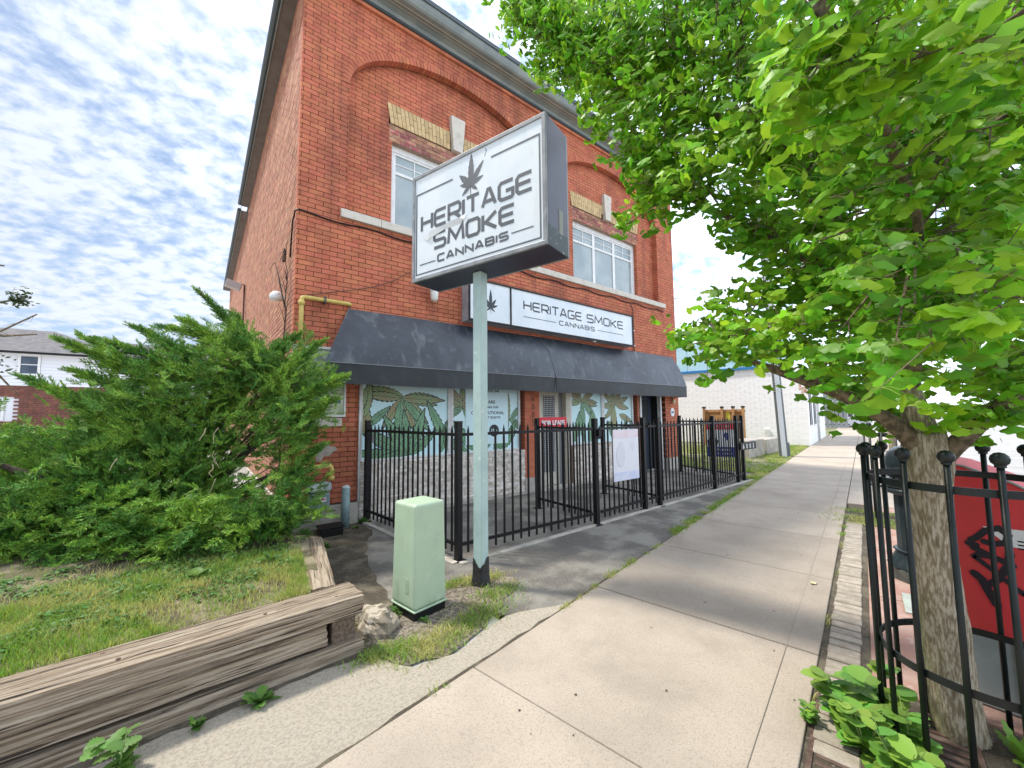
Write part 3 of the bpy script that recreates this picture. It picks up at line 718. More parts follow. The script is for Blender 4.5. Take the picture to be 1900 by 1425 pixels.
# entrance: frame, glazed door with a wire grille, side panel
df = obj('door_frame', MB().box(4.62, 4.72, .05, .25, .05, 2.9).box(5.44, 5.58, .05, .25, .05, 2.9).box(4.72, 5.44, .05, .25, 2.12, 2.9), m_doorw, bld)
dr = obj('door', MB().box(4.73, 4.84, .16, .20, .06, 2.10).box(5.20, 5.31, .16, .20, .06, 2.10).box(4.84, 5.20, .16, .20, .06, .32).box(4.84, 5.20, .16, .20, 1.98, 2.10), m_doorw, bld)
obj('door_glass', MB().box(4.84, 5.20, .18, .185, .32, 1.98), m_int, dr)
gr = MB()
for i in range(9): gr.box(4.84 + i * .044, 4.846 + i * .044, .150, .156, .32, 1.98)
for i in range(38): gr.box(4.84, 5.20, .157, .162, .33 + i * .044, .336 + i * .044)
obj('door_grille', gr, m_white, dr, kind='stuff')
obj('side_panel', MB().box(5.32, 5.43, .17, .20, .06, 2.12), mat('grey_panel', (.22, .22, .22), .6), bld)
obj('doorstep', MB().box(4.62, 5.58, -.08, .2, -.02, .05), m_found, bld)
# second entrance
obj('post', MB().box(8.20, 8.27, .02, .12, .02, 2.9), m_alu, bld); obj('post', MB().box(9.16, 9.22, .02, .12, .02, 2.9), m_alu, bld)
sd = obj('door', MB().box(8.30, 9.12, .30, .34, .02, 2.1), m_navy, bld)
obj('door_glass', MB().box(8.45, 8.97, .292, .299, 1.15, 1.95), m_int, sd)
obj('wall_return', MB().box(8.06, 8.12, .02, .6, .0, 2.9), m_brick, bld)
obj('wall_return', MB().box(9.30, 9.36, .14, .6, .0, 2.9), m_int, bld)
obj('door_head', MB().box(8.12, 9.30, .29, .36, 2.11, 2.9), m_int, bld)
# plaque and lamp on the right pier
pq = thing('wall_plaque', 'small white scalloped number plaque on the right-hand brick pier', 'plaque', (9.72, -.01, 1.60))
pts = [((.115 if i % 2 == 0 else .095) * math.cos(math.pi * i / 6), (.135 if i % 2 == 0 else .115) * math.sin(math.pi * i / 6)) for i in range(12)]
obj('plate', MB().prism(pts, basis((0, 0, 0), (1, 0, 0), (0, 0, 1)), .012), mat('enamel', (.72, .74, .74), .4), pq, loc=(9.72, -.006, 1.60))
text('6005', .075, (9.72, -.0205, 1.575), (1, 0, 0), (0, 0, 1), mat('plaque_blue', (.05, .09, .14), .5), pq, ext=.001, bold=.002)
wl = thing('wall_lamp', 'small amber lamp above the number plaque under the awning end', 'lamp', (9.72, -.05, 1.92))
obj('lamp_shade', MB().lathe([(.03, 0), (.05, .03), (.045, .11), (.02, .13)], 10), mat('amber_glass', (.75, .60, .32), .3), wl, loc=(9.72, -.06, 1.84), smooth=True)
obj('bracket', MB().box(-.02, .02, 0, .05, 0, .03), m_black, wl, loc=(9.72, -.05, 1.97))

# ------------------------------------------------------------------ awning
m_awn = mat('awning_vinyl', (.024, .030, .040), .42, col2=(.048, .057, .071), scale=1.3, detail=8, lo=.38, hi=.64, col3=(.12, .135, .145), scale3=6, lo3=.52, hi3=.70, fac3=.5, bump=.010, bscale=3.2, stain=((.19, .21, .21), 3.0, (1.6, 1, .5), .55, .72, .5))
m_awnd = mat('awning_valance', (.012, .018, .021), .5, col2=(.026, .032, .033), scale=5, lo=.45, hi=.7)
aw = thing('awning', 'long charcoal vinyl awning over the shop windows, dark valance', 'awning', (4.7, -.2, 2.0))
def awn_pt(x, t, xl_t, xl_b):
    pass
YF = -.40
def panel(xt0, xb0, xt1, xb1, nx):
    vs = []; fs = []; nz = 8
    for j in range(nz + 1):
        t = j / nz; y = YF * (t ** 1.0) - .035 * math.sin(math.pi * t); z = 3.21 - (3.21 - 2.315) * t + .02 * math.sin(math.pi * t)
        for i in range(nx + 1):
            f = i / nx; xa = xt0 + (xb0 - xt0) * t; xb = xt1 + (xb1 - xt1) * t
            x = xa + (xb - xa) * f
            wr = .006 * math.sin(x * 2.1 + t * 3) + (.008 * math.sin(t * 34 + x * 5) * max(0, 1 - (x - xa) / .55) * t)
            vs.append((x, y + wr, z + wr * .4))
    for j in range(nz):
        for i in range(nx):
            a = j * (nx + 1) + i; fs.append((a, a + nx + 1, a + nx + 2, a + 1))
    return MB().add(vs, fs)
obj('canopy_panel', panel(.75, .33, 4.695, 4.695, 60), m_awn, aw, smooth=True)
obj('canopy_panel', panel(4.705, 4.705, 9.84, 9.84, 60), m_awn, aw, smooth=True)
obj('seam_cord', MB().tube([(4.70, -.012, 3.215), (4.70, YF - .012, 2.32), (4.70, YF - .012, 2.02)], .006, 6), m_black, aw)
obj('edge_piping', MB().tube([(.75, -.01, 3.22), (.33, YF - .004, 2.318), (4.7, YF - .006, 2.318), (9.84, YF - .006, 2.318)], .007, 6), mat('piping', (.20, .21, .22), .5), aw)
for (a, b) in ((.33, 4.696), (4.704, 9.84)):
    vs = []; fs = []; nx = 40
    for i in range(nx + 1):
        x = a + (b - a) * i / nx
        vs += [(x, YF + .004 * math.sin(x * 3), 2.31), (x, YF + .010 + .008 * math.sin(x * 4.3), 2.02 + .006 * math.sin(x * 2.2))]
    for i in range(nx): fs.append((2 * i, 2 * i + 1, 2 * i + 3, 2 * i + 2))
    obj('valance', MB().add(vs, fs), m_awnd, aw, smooth=True)
obj('side_panel', MB().add([(.75, 0, 3.21), (.33, YF, 2.315), (.33, YF, 2.02), (.33, -.003, 2.02)], [(0, 1, 2, 3)]), m_awnd, aw)
obj('side_panel', MB().add([(9.84, 0, 3.21), (9.84, YF * .5 - .03, 2.78), (9.84, YF, 2.315), (9.84, YF, 2.02), (9.84, 0, 2.02)], [(0, 1, 2, 3, 4)]), m_awnd, aw)
fr = MB()
for x in (.85, 2.5, 4.7, 7.0, 9.7):
    fr.bar((x, -.01, 2.05), (x, YF + .03, 2.05), .025); fr.bar((x, YF + .03, 2.05), (x, YF + .03, 2.29), .025); fr.bar((x, YF + .03, 2.29), (x, -.01, 3.15), .025)
fr.bar((.35, YF + .03, 2.05), (9.8, YF + .03, 2.05), .025)
obj('frame', fr, m_alu, aw)

# ------------------------------------------------------------------ sign over the awning
m_face = mat('sign_face', (.74, .78, .80), .35, col2=(.66, .72, .76), scale=2.5, detail=6, stain=((.50, .52, .50), 3.0, (2.5, 2.5, .5), .56, .78, .5))
m_sgrey = mat('sign_cabinet', (.36, .37, .40), .45, col2=(.24, .25, .28), scale=5)
m_letter = mat('sign_lettering', (.030, .036, .042), .5)
fs_ = thing('shop_sign', 'long white shop sign with black lettering above the awning', 'sign', (5.15, -.12, 3.3))
obj('cabinet', MB().box(2.72, 7.60, -.235, -.005, 3.265, 4.05), m_sgrey, fs_, bevel=.006)
obj('frame', MB().box(2.72, 7.60, -.262, -.236, 4.02, 4.05).box(2.72, 7.60, -.262, -.236, 3.265, 3.295).box(2.72, 2.75, -.262, -.236, 3.295, 4.02).box(7.57, 7.60, -.262, -.236, 3.295, 4.02).box(3.655, 3.685, -.262, -.236, 3.295, 4.02), m_black, fs_)
obj('face', MB().box(2.75, 3.655, -.245, -.2365, 3.295, 4.02), m_face, fs_); obj('face', MB().box(3.685, 7.57, -.245, -.2365, 3.295, 4.02), m_face, fs_)
obj('white_border', MB().box(2.76, 3.645, -.250, -.2455, 4.003, 4.010).box(2.76, 3.645, -.250, -.2455, 3.305, 3.312), m_white, fs_)
Mf = basis((0, -.2455, 0), (1, 0, 0), (0, 0, 1))
Mf = Matrix(((1, 0, 0, 0), (0, 0, -1, -.2455), (0, 1, 0, 0), (0, 0, 0, 1)))     # x -> X, y -> Z, thickness towards the street
stroke_word('HERITAGE', 3.99, 5.70, 3.645, 3.845, .030, Mf, m_letter, fs_)
stroke_word('SMOKE', 5.86, 7.21, 3.645, 3.845, .030, Mf, m_letter, fs_)
stroke_word('CANNABIS', 4.98, 6.13, 3.465, 3.57, .018, Mf, m_letter, fs_, gap=.38)
obj('rule', MB().box(3.985, 4.88, -.2475, -.2455, 3.503, 3.515).box(6.235, 7.20, -.2475, -.2455, 3.503, 3.515), m_letter, fs_)
def emblem(parent, cx, cz, S, M, m, leaves):
    for (ang, L, w) in leaves:
        P = rot2(leaf_poly(L * S, w * S, 6), math.radians(ang - 90), (cx, cz))
        n = len(P) // 2; mb = MB()
        # triangulated around the rib
        k = len(P); c0 = (cx, cz)
        vs = P; half = (k + 2) // 2
        a = P[:half]; b = [P[0]] + P[half:][::-1] if False else None
        pts = rot2(leaf_poly(L * S, w * S, 6), math.radians(ang - 90), (cx, cz))
        nn_ = 13
        R = pts[:nn_]; Lf = [pts[0]] + pts[nn_:][::-1] + [pts[nn_ - 1]]
        for i in range(nn_ - 1):
            q = [R[i], R[i + 1], Lf[min(i + 1, len(Lf) - 1)], Lf[min(i, len(Lf) - 1)]]
            q = [Vector((p[0], p[1])) for p in q]
            area = sum(q[j].x * q[(j + 1) % 4].y - q[(j + 1) % 4].x * q[j].y for j in range(4))
            if abs(area) < 1e-9: continue
            mb.prism([(p.x, p.y) for p in q], M, .002 + leaves.index((ang, L, w)) * .0003)
        obj('emblem_leaflet', mb, m, parent)
    obj('emblem_stem', MB().prism([(cx - .006 * S * 3, cz), (cx + .006 * S * 3, cz), (cx + .012 * S, cz - .32 * S), (cx - .002, cz - .32 * S)], M, .0015), m, parent)
EML = [(90, 1.0, .105), (55, .62, .09), (20, .50, .075), (125, .62, .09), (160, .50, .075), (-35, .34, .05), (215, .34, .05)]
emblem(fs_, 3.20, 3.56, .35, Mf, m_letter, EML)
obj('mounting_bolt', MB().box(6.15, 6.22, -.20, -.14, 3.235, 3.265), m_white, fs_)

# ------------------------------------------------------------------ free-standing pole sign
PS = thing('pole_sign', 'tall white box sign with a hemp leaf emblem on a pale square pole', 'sign', (1.14, -3.0, 0))
a35 = yaw - math.radians(35); nS = Vector((math.cos(a35), math.sin(a35), 0)); eS = Vector((math.sin(a35), -math.cos(a35), 0)); zS = Vector((0, 0, 1))
pb = Vector((1.14, -3.0, 0))
m_pole = mat('pale_green_pole', (.42, .55, .52), .5, col2=(.36, .48, .46), scale=6, lo=.4, hi=.7, col3=(.60, .64, .62), scale3=14, lo3=.62, hi3=.70, bump=.001)
def pbox(c, he, hn, z0, z1):
    return MB().obox(pb + eS * c[0] + nS * c[1] + zS * (z0 + z1) / 2, eS * he, nS * hn, zS * (z1 - z0) / 2)
obj('pole', pbox((0, 0), .051, .051, -.05, 2.965), m_pole, PS, bevel=.008)
# chipped black tar sleeve at the foot
sl_v = []; sl_f = []; ns = 32
for i in range(ns):
    a = 2 * math.pi * i / ns; r = .0585 / max(abs(math.cos(a)), abs(math.sin(a))); r = min(r, .075)
    fl = .022 * max(0, math.sin(a * 3 + 1))
    for z, k in ((-.02, 1.25 + fl * 8), (.10, 1.04 + fl * 2), (.20 + .035 * math.sin(a * 2 + .4) + .03 * random.random(), 1.0)):
        q = pb + eS * math.cos(a) * r * k + nS * math.sin(a) * r * k + zS * z; sl_v.append(tuple(q))
for i in range(ns):
    j = (i + 1) % ns
    for k in range(2): sl_f.append((i * 3 + k, j * 3 + k, j * 3 + k + 1, i * 3 + k + 1))
obj('tar_sleeve', MB().add(sl_v, sl_f), mat('black_tar', (.012, .012, .012), .6, col2=(.03, .03, .03), scale=30, bump=.004, bscale=40), PS)
U0, U1, ZB, ZT = -.765, .877, 2.965, 4.115
cu, hu = (U0 + U1) / 2, (U1 - U0) / 2
m_cab = mat('pole_sign_cabinet', (.022, .020, .042), .35, col2=(.05, .048, .075), scale=2.5, lo=.4, hi=.75)
obj('cabinet', pbox((cu, 0), hu, .18, ZB, ZT), m_cab, PS, bevel=.006)
m_fr = mat('sign_frame', (.20, .21, .22), .4, col2=(.30, .31, .32), scale=8)
fr = MB()
for s in (-1, 1):
    yy = s * .188
    fr.obox(pb + eS * cu + nS * yy + zS * (ZT - .018), eS * hu, nS * .014, zS * .018); fr.obox(pb + eS * cu + nS * yy + zS * (ZB + .018), eS * hu, nS * .014, zS * .018)
    for uu in (U0 + .018, U1 - .018): fr.obox(pb + eS * uu + nS * yy + zS * (ZB + ZT) / 2, eS * .018, nS * .014, zS * ((ZT - ZB) / 2 - .036))
obj('frame', fr, m_fr, PS, bevel=.003)
for s in (-1, 1):
    obj('face', pbox((cu, s * .186), hu - .036, .004, ZB + .036, ZT - .036), m_face, PS)
Ms = Matrix.Translation(pb - nS * .1905) @ Matrix(((eS.x, 0, -nS.x, 0), (eS.y, 0, -nS.y, 0), (eS.z, 1, -nS.z, 0), (0, 0, 0, 1)))
m_let2 = mat('grey_lettering', (.075, .085, .095), .5, col2=(.10, .11, .12), scale=3)
stroke_word('HERITAGE', -.645, .745, 3.475, 3.665, .034, Ms, m_let2, PS)
stroke_word('SMOKE', -.46, .56, 3.245, 3.430, .034, Ms, m_let2, PS)
stroke_word('CANNABIS', -.40, .485, 3.105, 3.19, .020, Ms, m_let2, PS, gap=.38)
def srect(a, b, c, d, t=.002): return MB().prism([(a, c), (b, c), (b, d), (a, d)], Ms, t)
for r in ((-.715, -.19, 3.895, 3.912), (.295, .82, 3.935, 3.952), (-.715, -.70, 3.03, 3.895), (.806, .820, 3.03, 3.935), (-.70, .806, 3.03, 3.043), (-.655, -.43, 3.128, 3.138), (.515, .742, 3.150, 3.160)):
    obj('rule', srect(*r), m_let2, PS)
emblem(PS, .045, 3.765, .31, Ms, m_let2, [(88, 1.0, .12), (50, .80, .10), (15, .52, .08), (135, .66, .11), (165, .45, .08), (-40, .36, .06), (215, .42, .07)])
# peeling tear across the lettering
m_peel = mat('peeling_film', (.70, .72, .72), .6)
obj('peeled_film', MB().add([tuple(Ms @ Vector(p)) for p in ((-.60, 3.40, .003), (-.50, 3.45, .018), (-.36, 3.455, .012), (-.22, 3.47, .016), (-.08, 3.47, .022), (.0, 3.50, .006), (-.02, 3.44, .02), (-.1, 3.42, .006), (-.3, 3.42, .005), (-.52, 3.37, .012))], [(0, 1, 9), (1, 8, 9), (1, 2, 8), (2, 3, 8), (3, 7, 8), (3, 4, 7), (4, 5, 6), (4, 6, 7)]), m_peel, PS)
obj('smoke_wisp', MB().prism([(.215, 3.985), (.222, 3.985), (.235, 4.03), (.222, 4.06), (.226, 4.062), (.243, 4.03)], Ms, .001), m_let2, PS)
obj('repair_patch', MB().obox(pb + eS * (U1 + .001) + nS * .05 + zS * 3.24, eS * .002, nS * .035, zS * .11), mat('grey_patch', (.38, .38, .34), .7), PS)
obj('cabinet_stain', MB().obox(pb + eS * (U1 + .0005) + nS * .0 + zS * 3.06, eS * .001, nS * .178, zS * .09), mat('stained_metal', (.035, .055, .055), .5, col2=(.35, .38, .38), scale=25, lo=.62, hi=.68), PS)

# ------------------------------------------------------------------ things fixed to the building
gl = thing('globe_light', 'white jar-shaped wall light under the pole sign corner', 'light', (2.10, -.12, 3.6))
obj('glass_globe', MB().lathe([(.0, -.13), (.035, -.125), (.06, -.09), (.068, 0), (.068, .05)], 16), mat('milk_glass', (.72, .72, .66), .25), gl, loc=(2.10, -.14, 3.64), smooth=True)
obj('collar', MB().lathe([(.078, 0), (.078, .06), (.05, .08)], 16), m_white, gl, loc=(2.10, -.14, 3.69), smooth=True)
obj('wall_arm', MB().box(-.02, .02, 0, .15, -.02, .02), m_white, gl, loc=(2.10, -.15, 3.75))
m_gas = mat('gas_yellow', (.62, .46, .12), .45, col2=(.52, .38, .10), scale=9)
def rounded(pts, r=.05, k=5):
    P = [Vector(p) for p in pts]; out = [P[0]]
    for i in range(1, len(P) - 1):
        a = (P[i - 1] - P[i]).normalized() * r; b = (P[i + 1] - P[i]).normalized() * r
        for j in range(k + 1):
            t = j / k; out.append((1 - t) ** 2 * (P[i] + a) + 2 * t * (1 - t) * P[i] + t * t * (P[i] + b))
    return out + [P[-1]]
gp = thing('gas_pipe', 'yellow gas pipe climbing the brick beside the awning end', 'pipe', (.08, -.09, .8))
obj('pipe', MB().tube(rounded([(.08, -.09, .90), (.08, -.09, 3.25), (.74, -.09, 3.25), (.74, .05, 3.25)]), .030, 12), m_gas, gp, smooth=True)
obj('elbow', MB().lathe([(.0, 0), (.042, .0), (.042, .06), (.03, .065)], 12), m_gas, gp, loc=(.08, -.09, 3.13), smooth=True)
obj('pipe_clip', MB().box(-.012, .012, -.045, .09, -.045, .045), m_dark, gp, loc=(.38, -.09, 3.25))
gm = thing('gas_meter', 'grey gas meter with a yellow elbow low on the corner of the brick wall', 'meter', (.34, -.25, .3))
m_mtr = mat('meter_grey', (.20, .25, .27), .5); m_mtrl = mat('meter_cover', (.40, .46, .47), .45)
obj('body', MB().box(-.13, .13, -.09, .09, 0, .22), m_mtr, gm, loc=(.33, -.26, .33), bevel=.03)
obj('cover', MB().box(-.145, .145, -.10, .10, 0, .12), m_mtrl, gm, loc=(.33, -.26, .56), bevel=.03)
obj('dial', MB().box(-.07, .07, -.006, .0, 0, .05), m_face, gm, loc=(.30, -.362, .59))
lb = obj('warning_label', MB().box(-.045, .045, -.004, .0, 0, .055), m_face, gm, loc=(.36, -.352, .43))
obj('label_mark', MB().box(-.035, .035, -.003, .0, 0, .018), mat('label_red', (.55, .03, .03), .5), gm, loc=(.36, -.357, .455))
obj('elbow_pipe', MB().tube(rounded([(.12, -.28, .66), (.12, -.28, .89), (.48, -.28, .89), (.48, -.28, .72)]), .033, 12), m_gas, gm, smooth=True)
obj('union', MB().lathe([(.045, 0), (.045, .05)], 10), m_gas, gm, loc=(.48, -.28, .70), smooth=True)
bb = thing('black_box', 'black lidded plastic box on the ground below the gas meter', 'box', (.50, -.35, 0))
obj('tub', MB().box(-.14, .14, -.11, .11, 0, .10), m_black, bb, loc=(.45, -.42, .0), bevel=.015)
obj('lid', MB().box(-.155, .155, -.125, .125, 0, .025), m_black, bb, loc=(.45, -.42, .102), bevel=.01)
bo = thing('bollard', 'weathered grey-green steel bollard in front of the brick corner', 'bollard', (.70, -.22, 0))
obj('tube', MB().lathe([(.056, 0), (.056, .57)], 18), mat('bollard_paint', (.20, .29, .29), .55, col2=(.27, .37, .37), scale=12), bo, loc=(.70, -.20, -.02), smooth=True)
obj('cap', MB().lathe([(.057, 0), (.056, .012), (.045, .032), (.02, .045), (.0, .048)], 18), mat('bollard_cap', (.55, .60, .60), .6), bo, loc=(.70, -.20, .55), smooth=True)
# framed picture panel on the wall, partly behind the juniper
fp = thing('framed_panel', 'white framed faded landscape picture on the brick beside the juniper', 'picture', (.36, -.03, 1.5))
obj('frame', MB().box(-.0, .72, -.035, -.003, 1.56, 1.59).box(-.0, .72, -.035, -.003, 2.54, 2.58).box(-.0, .03, -.035, -.003, 1.59, 2.54).box(.69, .72, -.035, -.003, 1.59, 2.54), m_white, fp, bevel=.006)
obj('picture', MB().box(.03, .69, -.022, -.004, 1.59, 2.54), mat('faded_print', (.50, .56, .36), .5, col2=(.24, .30, .20), scale=6, detail=4, lo=.45, hi=.6, col3=(.66, .66, .55), scale3=3, lo3=.5, hi3=.6), fp)
sc_ = MB()
for (x, z, w, h) in ((.10, 1.80, .5, .035), (.45, 1.76, .2, .10), (.05, 1.70, .3, .02)): sc_.box(x, x + w, -.0235, -.0225, z, z + h)
obj('printed_scenery', sc_, mat('faded_teal', (.10, .20, .17), .5), fp)
obj('ledge_stone', MB().box(-.01, .67, -.03, .02, 1.43, 1.545), m_stone, bld)
obj('render_patch', MB().add([(x, -.006, z) for x, z in ((.34, .94), (.40, .93), (.44, 1.0), (.52, 1.0), (.56, 1.06), (.62, 1.08), (.60, 1.13), (.52, 1.14), (.50, 1.19), (.40, 1.18), (.36, 1.13), (.33, 1.05))], [tuple(range(12))]), mat('old_render', (.50, .45, .38), .9, col2=(.36, .31, .26), scale=18, bump=.01), bld)
# cables along the front
cb = thing('black_cable', 'black cable sagging along the brick just below the upper stone sill', 'cable', (0, 0, 4.4))
pts = [(-.03, .25, 3.9), (-.03, .15, 4.4), (-.02, .03, 4.52), (.02, -.02, 4.535)]
for i in range(1, 60):
    x = i / 59 * 9.4; z = 4.53 - .035 * math.sin(x * 3.1) ** 2 - .02 * (x / 9.4)
    pts.append((x + .03, -.016 - (.0 if not .58 < x < 9.5 else .0), z))
obj('cable', MB().tube(pts, .012, 6), m_black, cb, smooth=True)
cb2 = thing('brown_cable', 'thin brown cable strung up the brick to the pole sign corner', 'cable', (.8, -.02, 3.5))
obj('cable', MB().tube([(.15, -.03, 3.30), (.78, -.03, 3.49), (1.1, -.03, 3.60), (1.4, -.05, 3.75), (1.66, -.06, 3.94), (1.9, -.08, 4.1)], .007, 5), mat('brown_cable', (.12, .06, .04), .7), cb2)
cd_ = thing('conduit', 'narrow conduit dropping down the brick right of the shop sign', 'conduit', (7.95, -.03, 3.3))
obj('tube', MB().tube([(7.95, -.03, 3.2), (7.95, -.03, 4.30), (7.85, -.03, 4.45)], .014, 6), mat('rust_conduit', (.12, .045, .03), .7), cd_)
obj('clip', MB().box(-.03, .03, -.01, .03, -.012, .012), m_alu, cd_, loc=(7.95, -.04, 3.75)); obj('clip', MB().box(-.03, .03, -.01, .03, -.012, .012), m_alu, cd_, loc=(7.95, -.04, 3.35))
# west wall fittings
fl = thing('flood_light', 'grey flood light on the long side wall with its conduit below', 'light', (-.12, 8.7, 5.6))
obj('lamp_head', MB().obox((-.32, 8.6, 5.66), (.20, 0, -.05), (0, .14, 0), (.03, 0, .10)), mat('lamp_grey', (.38, .36, .35), .5), fl, bevel=.02)
obj('conduit', MB().tube([(-.03, 8.7, 2.5), (-.03, 8.7, 5.75), (-.2, 8.65, 5.75)], .025, 6), mat('conduit_brown', (.10, .05, .04), .7), fl)
me_ = thing('side_dome', 'white dome fitting on the side wall near the front corner', 'light', (-.1, .85, 3.4))
obj('dome', MB().lathe([(.0, .09), (.05, .08), (.09, .04), (.10, 0), (.095, -.05), (.0, -.06)], 16), m_white, me_, loc=(-.11, .85, 3.44), smooth=True)
obj('mount', MB().box(-.03, .09, -.03, .03, -.03, .03), m_white, me_, loc=(-.09, .85, 3.44))
vn = thing('dead_vine', 'leafless vine climbing the side wall beside the brick corner', 'vine', (-.04, .45, 1.2))
random.seed(11)
vp = [(-.03, .42, .3)]; 
for i in range(24): vp.append((-.03 - random.uniform(0, .03), .42 + .08 * math.sin(i * .6) + random.uniform(-.02, .02), .3 + (i + 1) * .155))
obj('stem', MB().tube(vp, [.016 - .00045 * i for i in range(len(vp))], 6), mat('vine_bark', (.045, .035, .028), .9), vn)
tw = MB(); tw.tube([(-.05, .45, 3.2), (-.12, .62, 3.7), (-.14, .9, 4.0), (-.13, 1.25, 4.1), (-.12, 1.7, 4.12)], [.010, .009, .007, .005, .003], 5)
for i in range(26):
    q = Vector(random.choice(vp[12:])); d = Vector((random.uniform(-.10, .0), random.uniform(-.3, .3), random.uniform(-.05, .25))); e = q + d * .5 + Vector((0, 0, .04))
    tw.tube([q, e, q + d], [.005, .004, .002], 4)
for i in range(14):
    a = i / 14 * 6.28; tw.tube([(-.06, .45 + .10 * math.cos(a), 3.98 + .08 * math.sin(a)), (-.09, .45 + .12 * math.cos(a + .6), 3.98 + .10 * math.sin(a + .6)), (-.07, .45 + .09 * math.cos(a + 1.1), 3.98 + .07 * math.sin(a + 1.1))], .006, 4)
obj('twigs', tw, mat('vine_bark', (0, 0, 0)), vn, kind='stuff')

# ------------------------------------------------------------------ wrought iron fence
def spear_mesh():
    mb = MB().box(-.0095, .0095, -.0095, .0095, .07, 1.40)
    mb.add([(-.0095, -.0095, 1.40), (.0095, -.0095, 1.40), (.0095, .0095, 1.40), (-.0095, .0095, 1.40), (0, 0, 1.465)], [(0, 1, 4), (1, 2, 4), (2, 3, 4), (3, 0, 4)])
    me = mb.mesh('picket'); me.materials.append(m_black); return me
PICK = spear_mesh(); POST = MB().box(-.033, .033, -.033, .033, 0, 1.49).box(-.036, .036, -.036, .036, 1.49, 1.505).box(-.06, .06, -.06, .06, .0, .012).mesh('post'); POST.materials.append(m_black)
def run(name, label, cat, a, b, posts=(1, 1), extra=(), group='black iron fence around the shop patio', n=None, lean=0):
    a = Vector((*a, 0)); b = Vector((*b, 0)); t = thing(name, label, cat, tuple(a), group); d = b - a; ang = math.atan2(d.y, d.x); L = d.length; u = d.normalized()
    for k, p in enumerate(posts):
        if p: obj('post', POST, None, t, loc=tuple(a if k == 0 else b), rotz=ang)
    for f in extra: obj('post', POST, None, t, loc=tuple(a + d * f), rotz=ang)
    for z in (.165, 1.355):
        obj('rail', MB().box(.035, L - .035, -.014, .014, z - .017, z + .017), m_black, t, loc=tuple(a), rotz=ang)
    n = n or max(1, int(round(L / .122))); skip = [f * L for f in extra]
    for i in range(1, n):
        s = L * i / n
        if any(abs(s - q) < .05 for q in skip): continue
        obj('picket', PICK, None, t, loc=tuple(a + u * s + Vector((0, 0, random.uniform(-.004, .004)))), rotz=ang + random.uniform(-.02, .02))
    return t
run('iron_fence', 'side run of the black iron fence from the brick wall to the front corner post', 'fence', (1.04, -.06), (1.29, -2.33), n=19)
run('iron_fence', 'front run of the black iron fence just behind the pole sign', 'fence', (1.29, -2.33), (3.52, -2.38), posts=(0, 1), n=18)
run('iron_gate', 'black iron gate section that carries the faded white agent sign', 'gate', (3.60, -2.37), (4.81, -2.31), posts=(0, 1), n=10)
run('iron_fence', 'short black iron fence piece between the two posts right of the faded sign', 'fence', (4.90, -2.31), (5.24, -2.31), posts=(0, 1), n=3)
run('iron_fence', 'long front run of the black iron fence before the dark blue door', 'fence', (5.24, -2.31), (8.70, -2.14), posts=(0, 1), extra=(.64,), n=29)
run('iron_fence', 'farthest short leaning piece of the black iron fence at the grass lot', 'fence', (8.78, -2.13), (9.10, -2.10), posts=(0, 1), n=3)
run('iron_fence', 'inner black iron fence panel that carries the red lease sign', 'fence', (3.56, -1.09), (3.52, -2.32), posts=(1, 0), n=10)
run('iron_fence', 'inner black iron fence panel behind the faded white agent sign', 'fence', (5.37, -1.02), (5.26, -2.25), posts=(1, 0), n=10)
run('iron_fence', 'black iron fence panel beside the right-hand brick pier', 'fence', (9.30, -.44), (8.72, -2.06), posts=(1, 0), n=13)
obj('latch', MB().box(-.03, .03, -.05, .05, -.05, .05).box(-.045, .045, -.02, .02, -.09, .0), m_black, None, loc=(3.56, -2.40, 1.30)).name = 'gate_latch'
props(bpy.data.objects['gate_latch'], 'small black latch box on the gate post by the faded sign', 'latch')
tg = obj('paper_tag', MB().box(-.035, .035, -.002, .002, -.07, .05), m_face, None, loc=(1.09, -.16, 1.24), rotz=-1.2)
props(tg, 'small white tag tied to the fence post next to the wall', 'tag')

# red lease rider on the inner fence
m_redp = mat('red_sign', (.62, .02, .035), .45)
ls = thing('lease_sign', 'small red FOR LEASE sign on top of the inner fence panel', 'sign', (3.92, -1.12, 1.3))
obj('board', MB().box(3.58, 4.24, -1.125, -1.115, 1.335, 1.52), m_redp, ls)
text('FOR LEASE', .105, (3.91, -1.127, 1.39), (1, 0, 0), (0, 0, 1), m_white, ls, ext=.001, bold=.004, sx=1.1)
# faded agent sign on the gate
fd = thing('agent_sign', 'sun-bleached white agent sign hung on the iron gate', 'sign', (4.25, -2.38, .54))
m_fadew = mat('bleached_board', (.78, .77, .80), .5, col2=(.74, .73, .78), scale=3)
obj('board', MB().box(3.94, 4.58, -2.375, -2.365, .55, 1.325), m_fadew, fd)
obj('faded_band', MB().box(3.945, 4.575, -2.378, -2.3755, 1.20, 1.32), mat('faded_pink', (.76, .58, .62), .5, col2=(.76, .68, .72), scale=6), fd)
obj('faded_band', MB().box(3.945, 4.575, -2.378, -2.3755, .555, .68), mat('faded_blue', (.58, .62, .80), .5, col2=(.68, .70, .80), scale=6), fd)
m_fg = mat('faded_grey', (.69, .69, .73), .5)
for (x, z, rx, rz) in ((4.12, .93, .11, .17), (4.13, 1.08, .055, .06)):
    obj('faded_portrait', MB().prism([(rx * math.cos(i * .5236), rz * math.sin(i * .5236)) for i in range(12)], basis((0, 0, 0), (1, 0, 0), (0, 0, 1)), .001 + rx * .01), m_fg, fd, loc=(x, -2.3768 + 0, z))
obj('faded_balloon', MB().prism([(0, -.09), (.06, .0), (.045, .06), (-.045, .06), (-.06, .0)], basis((0, 0, 0), (1, 0, 0), (0, 0, 1)), .001), m_fg, fd, loc=(4.42, -2.3768, 1.06))
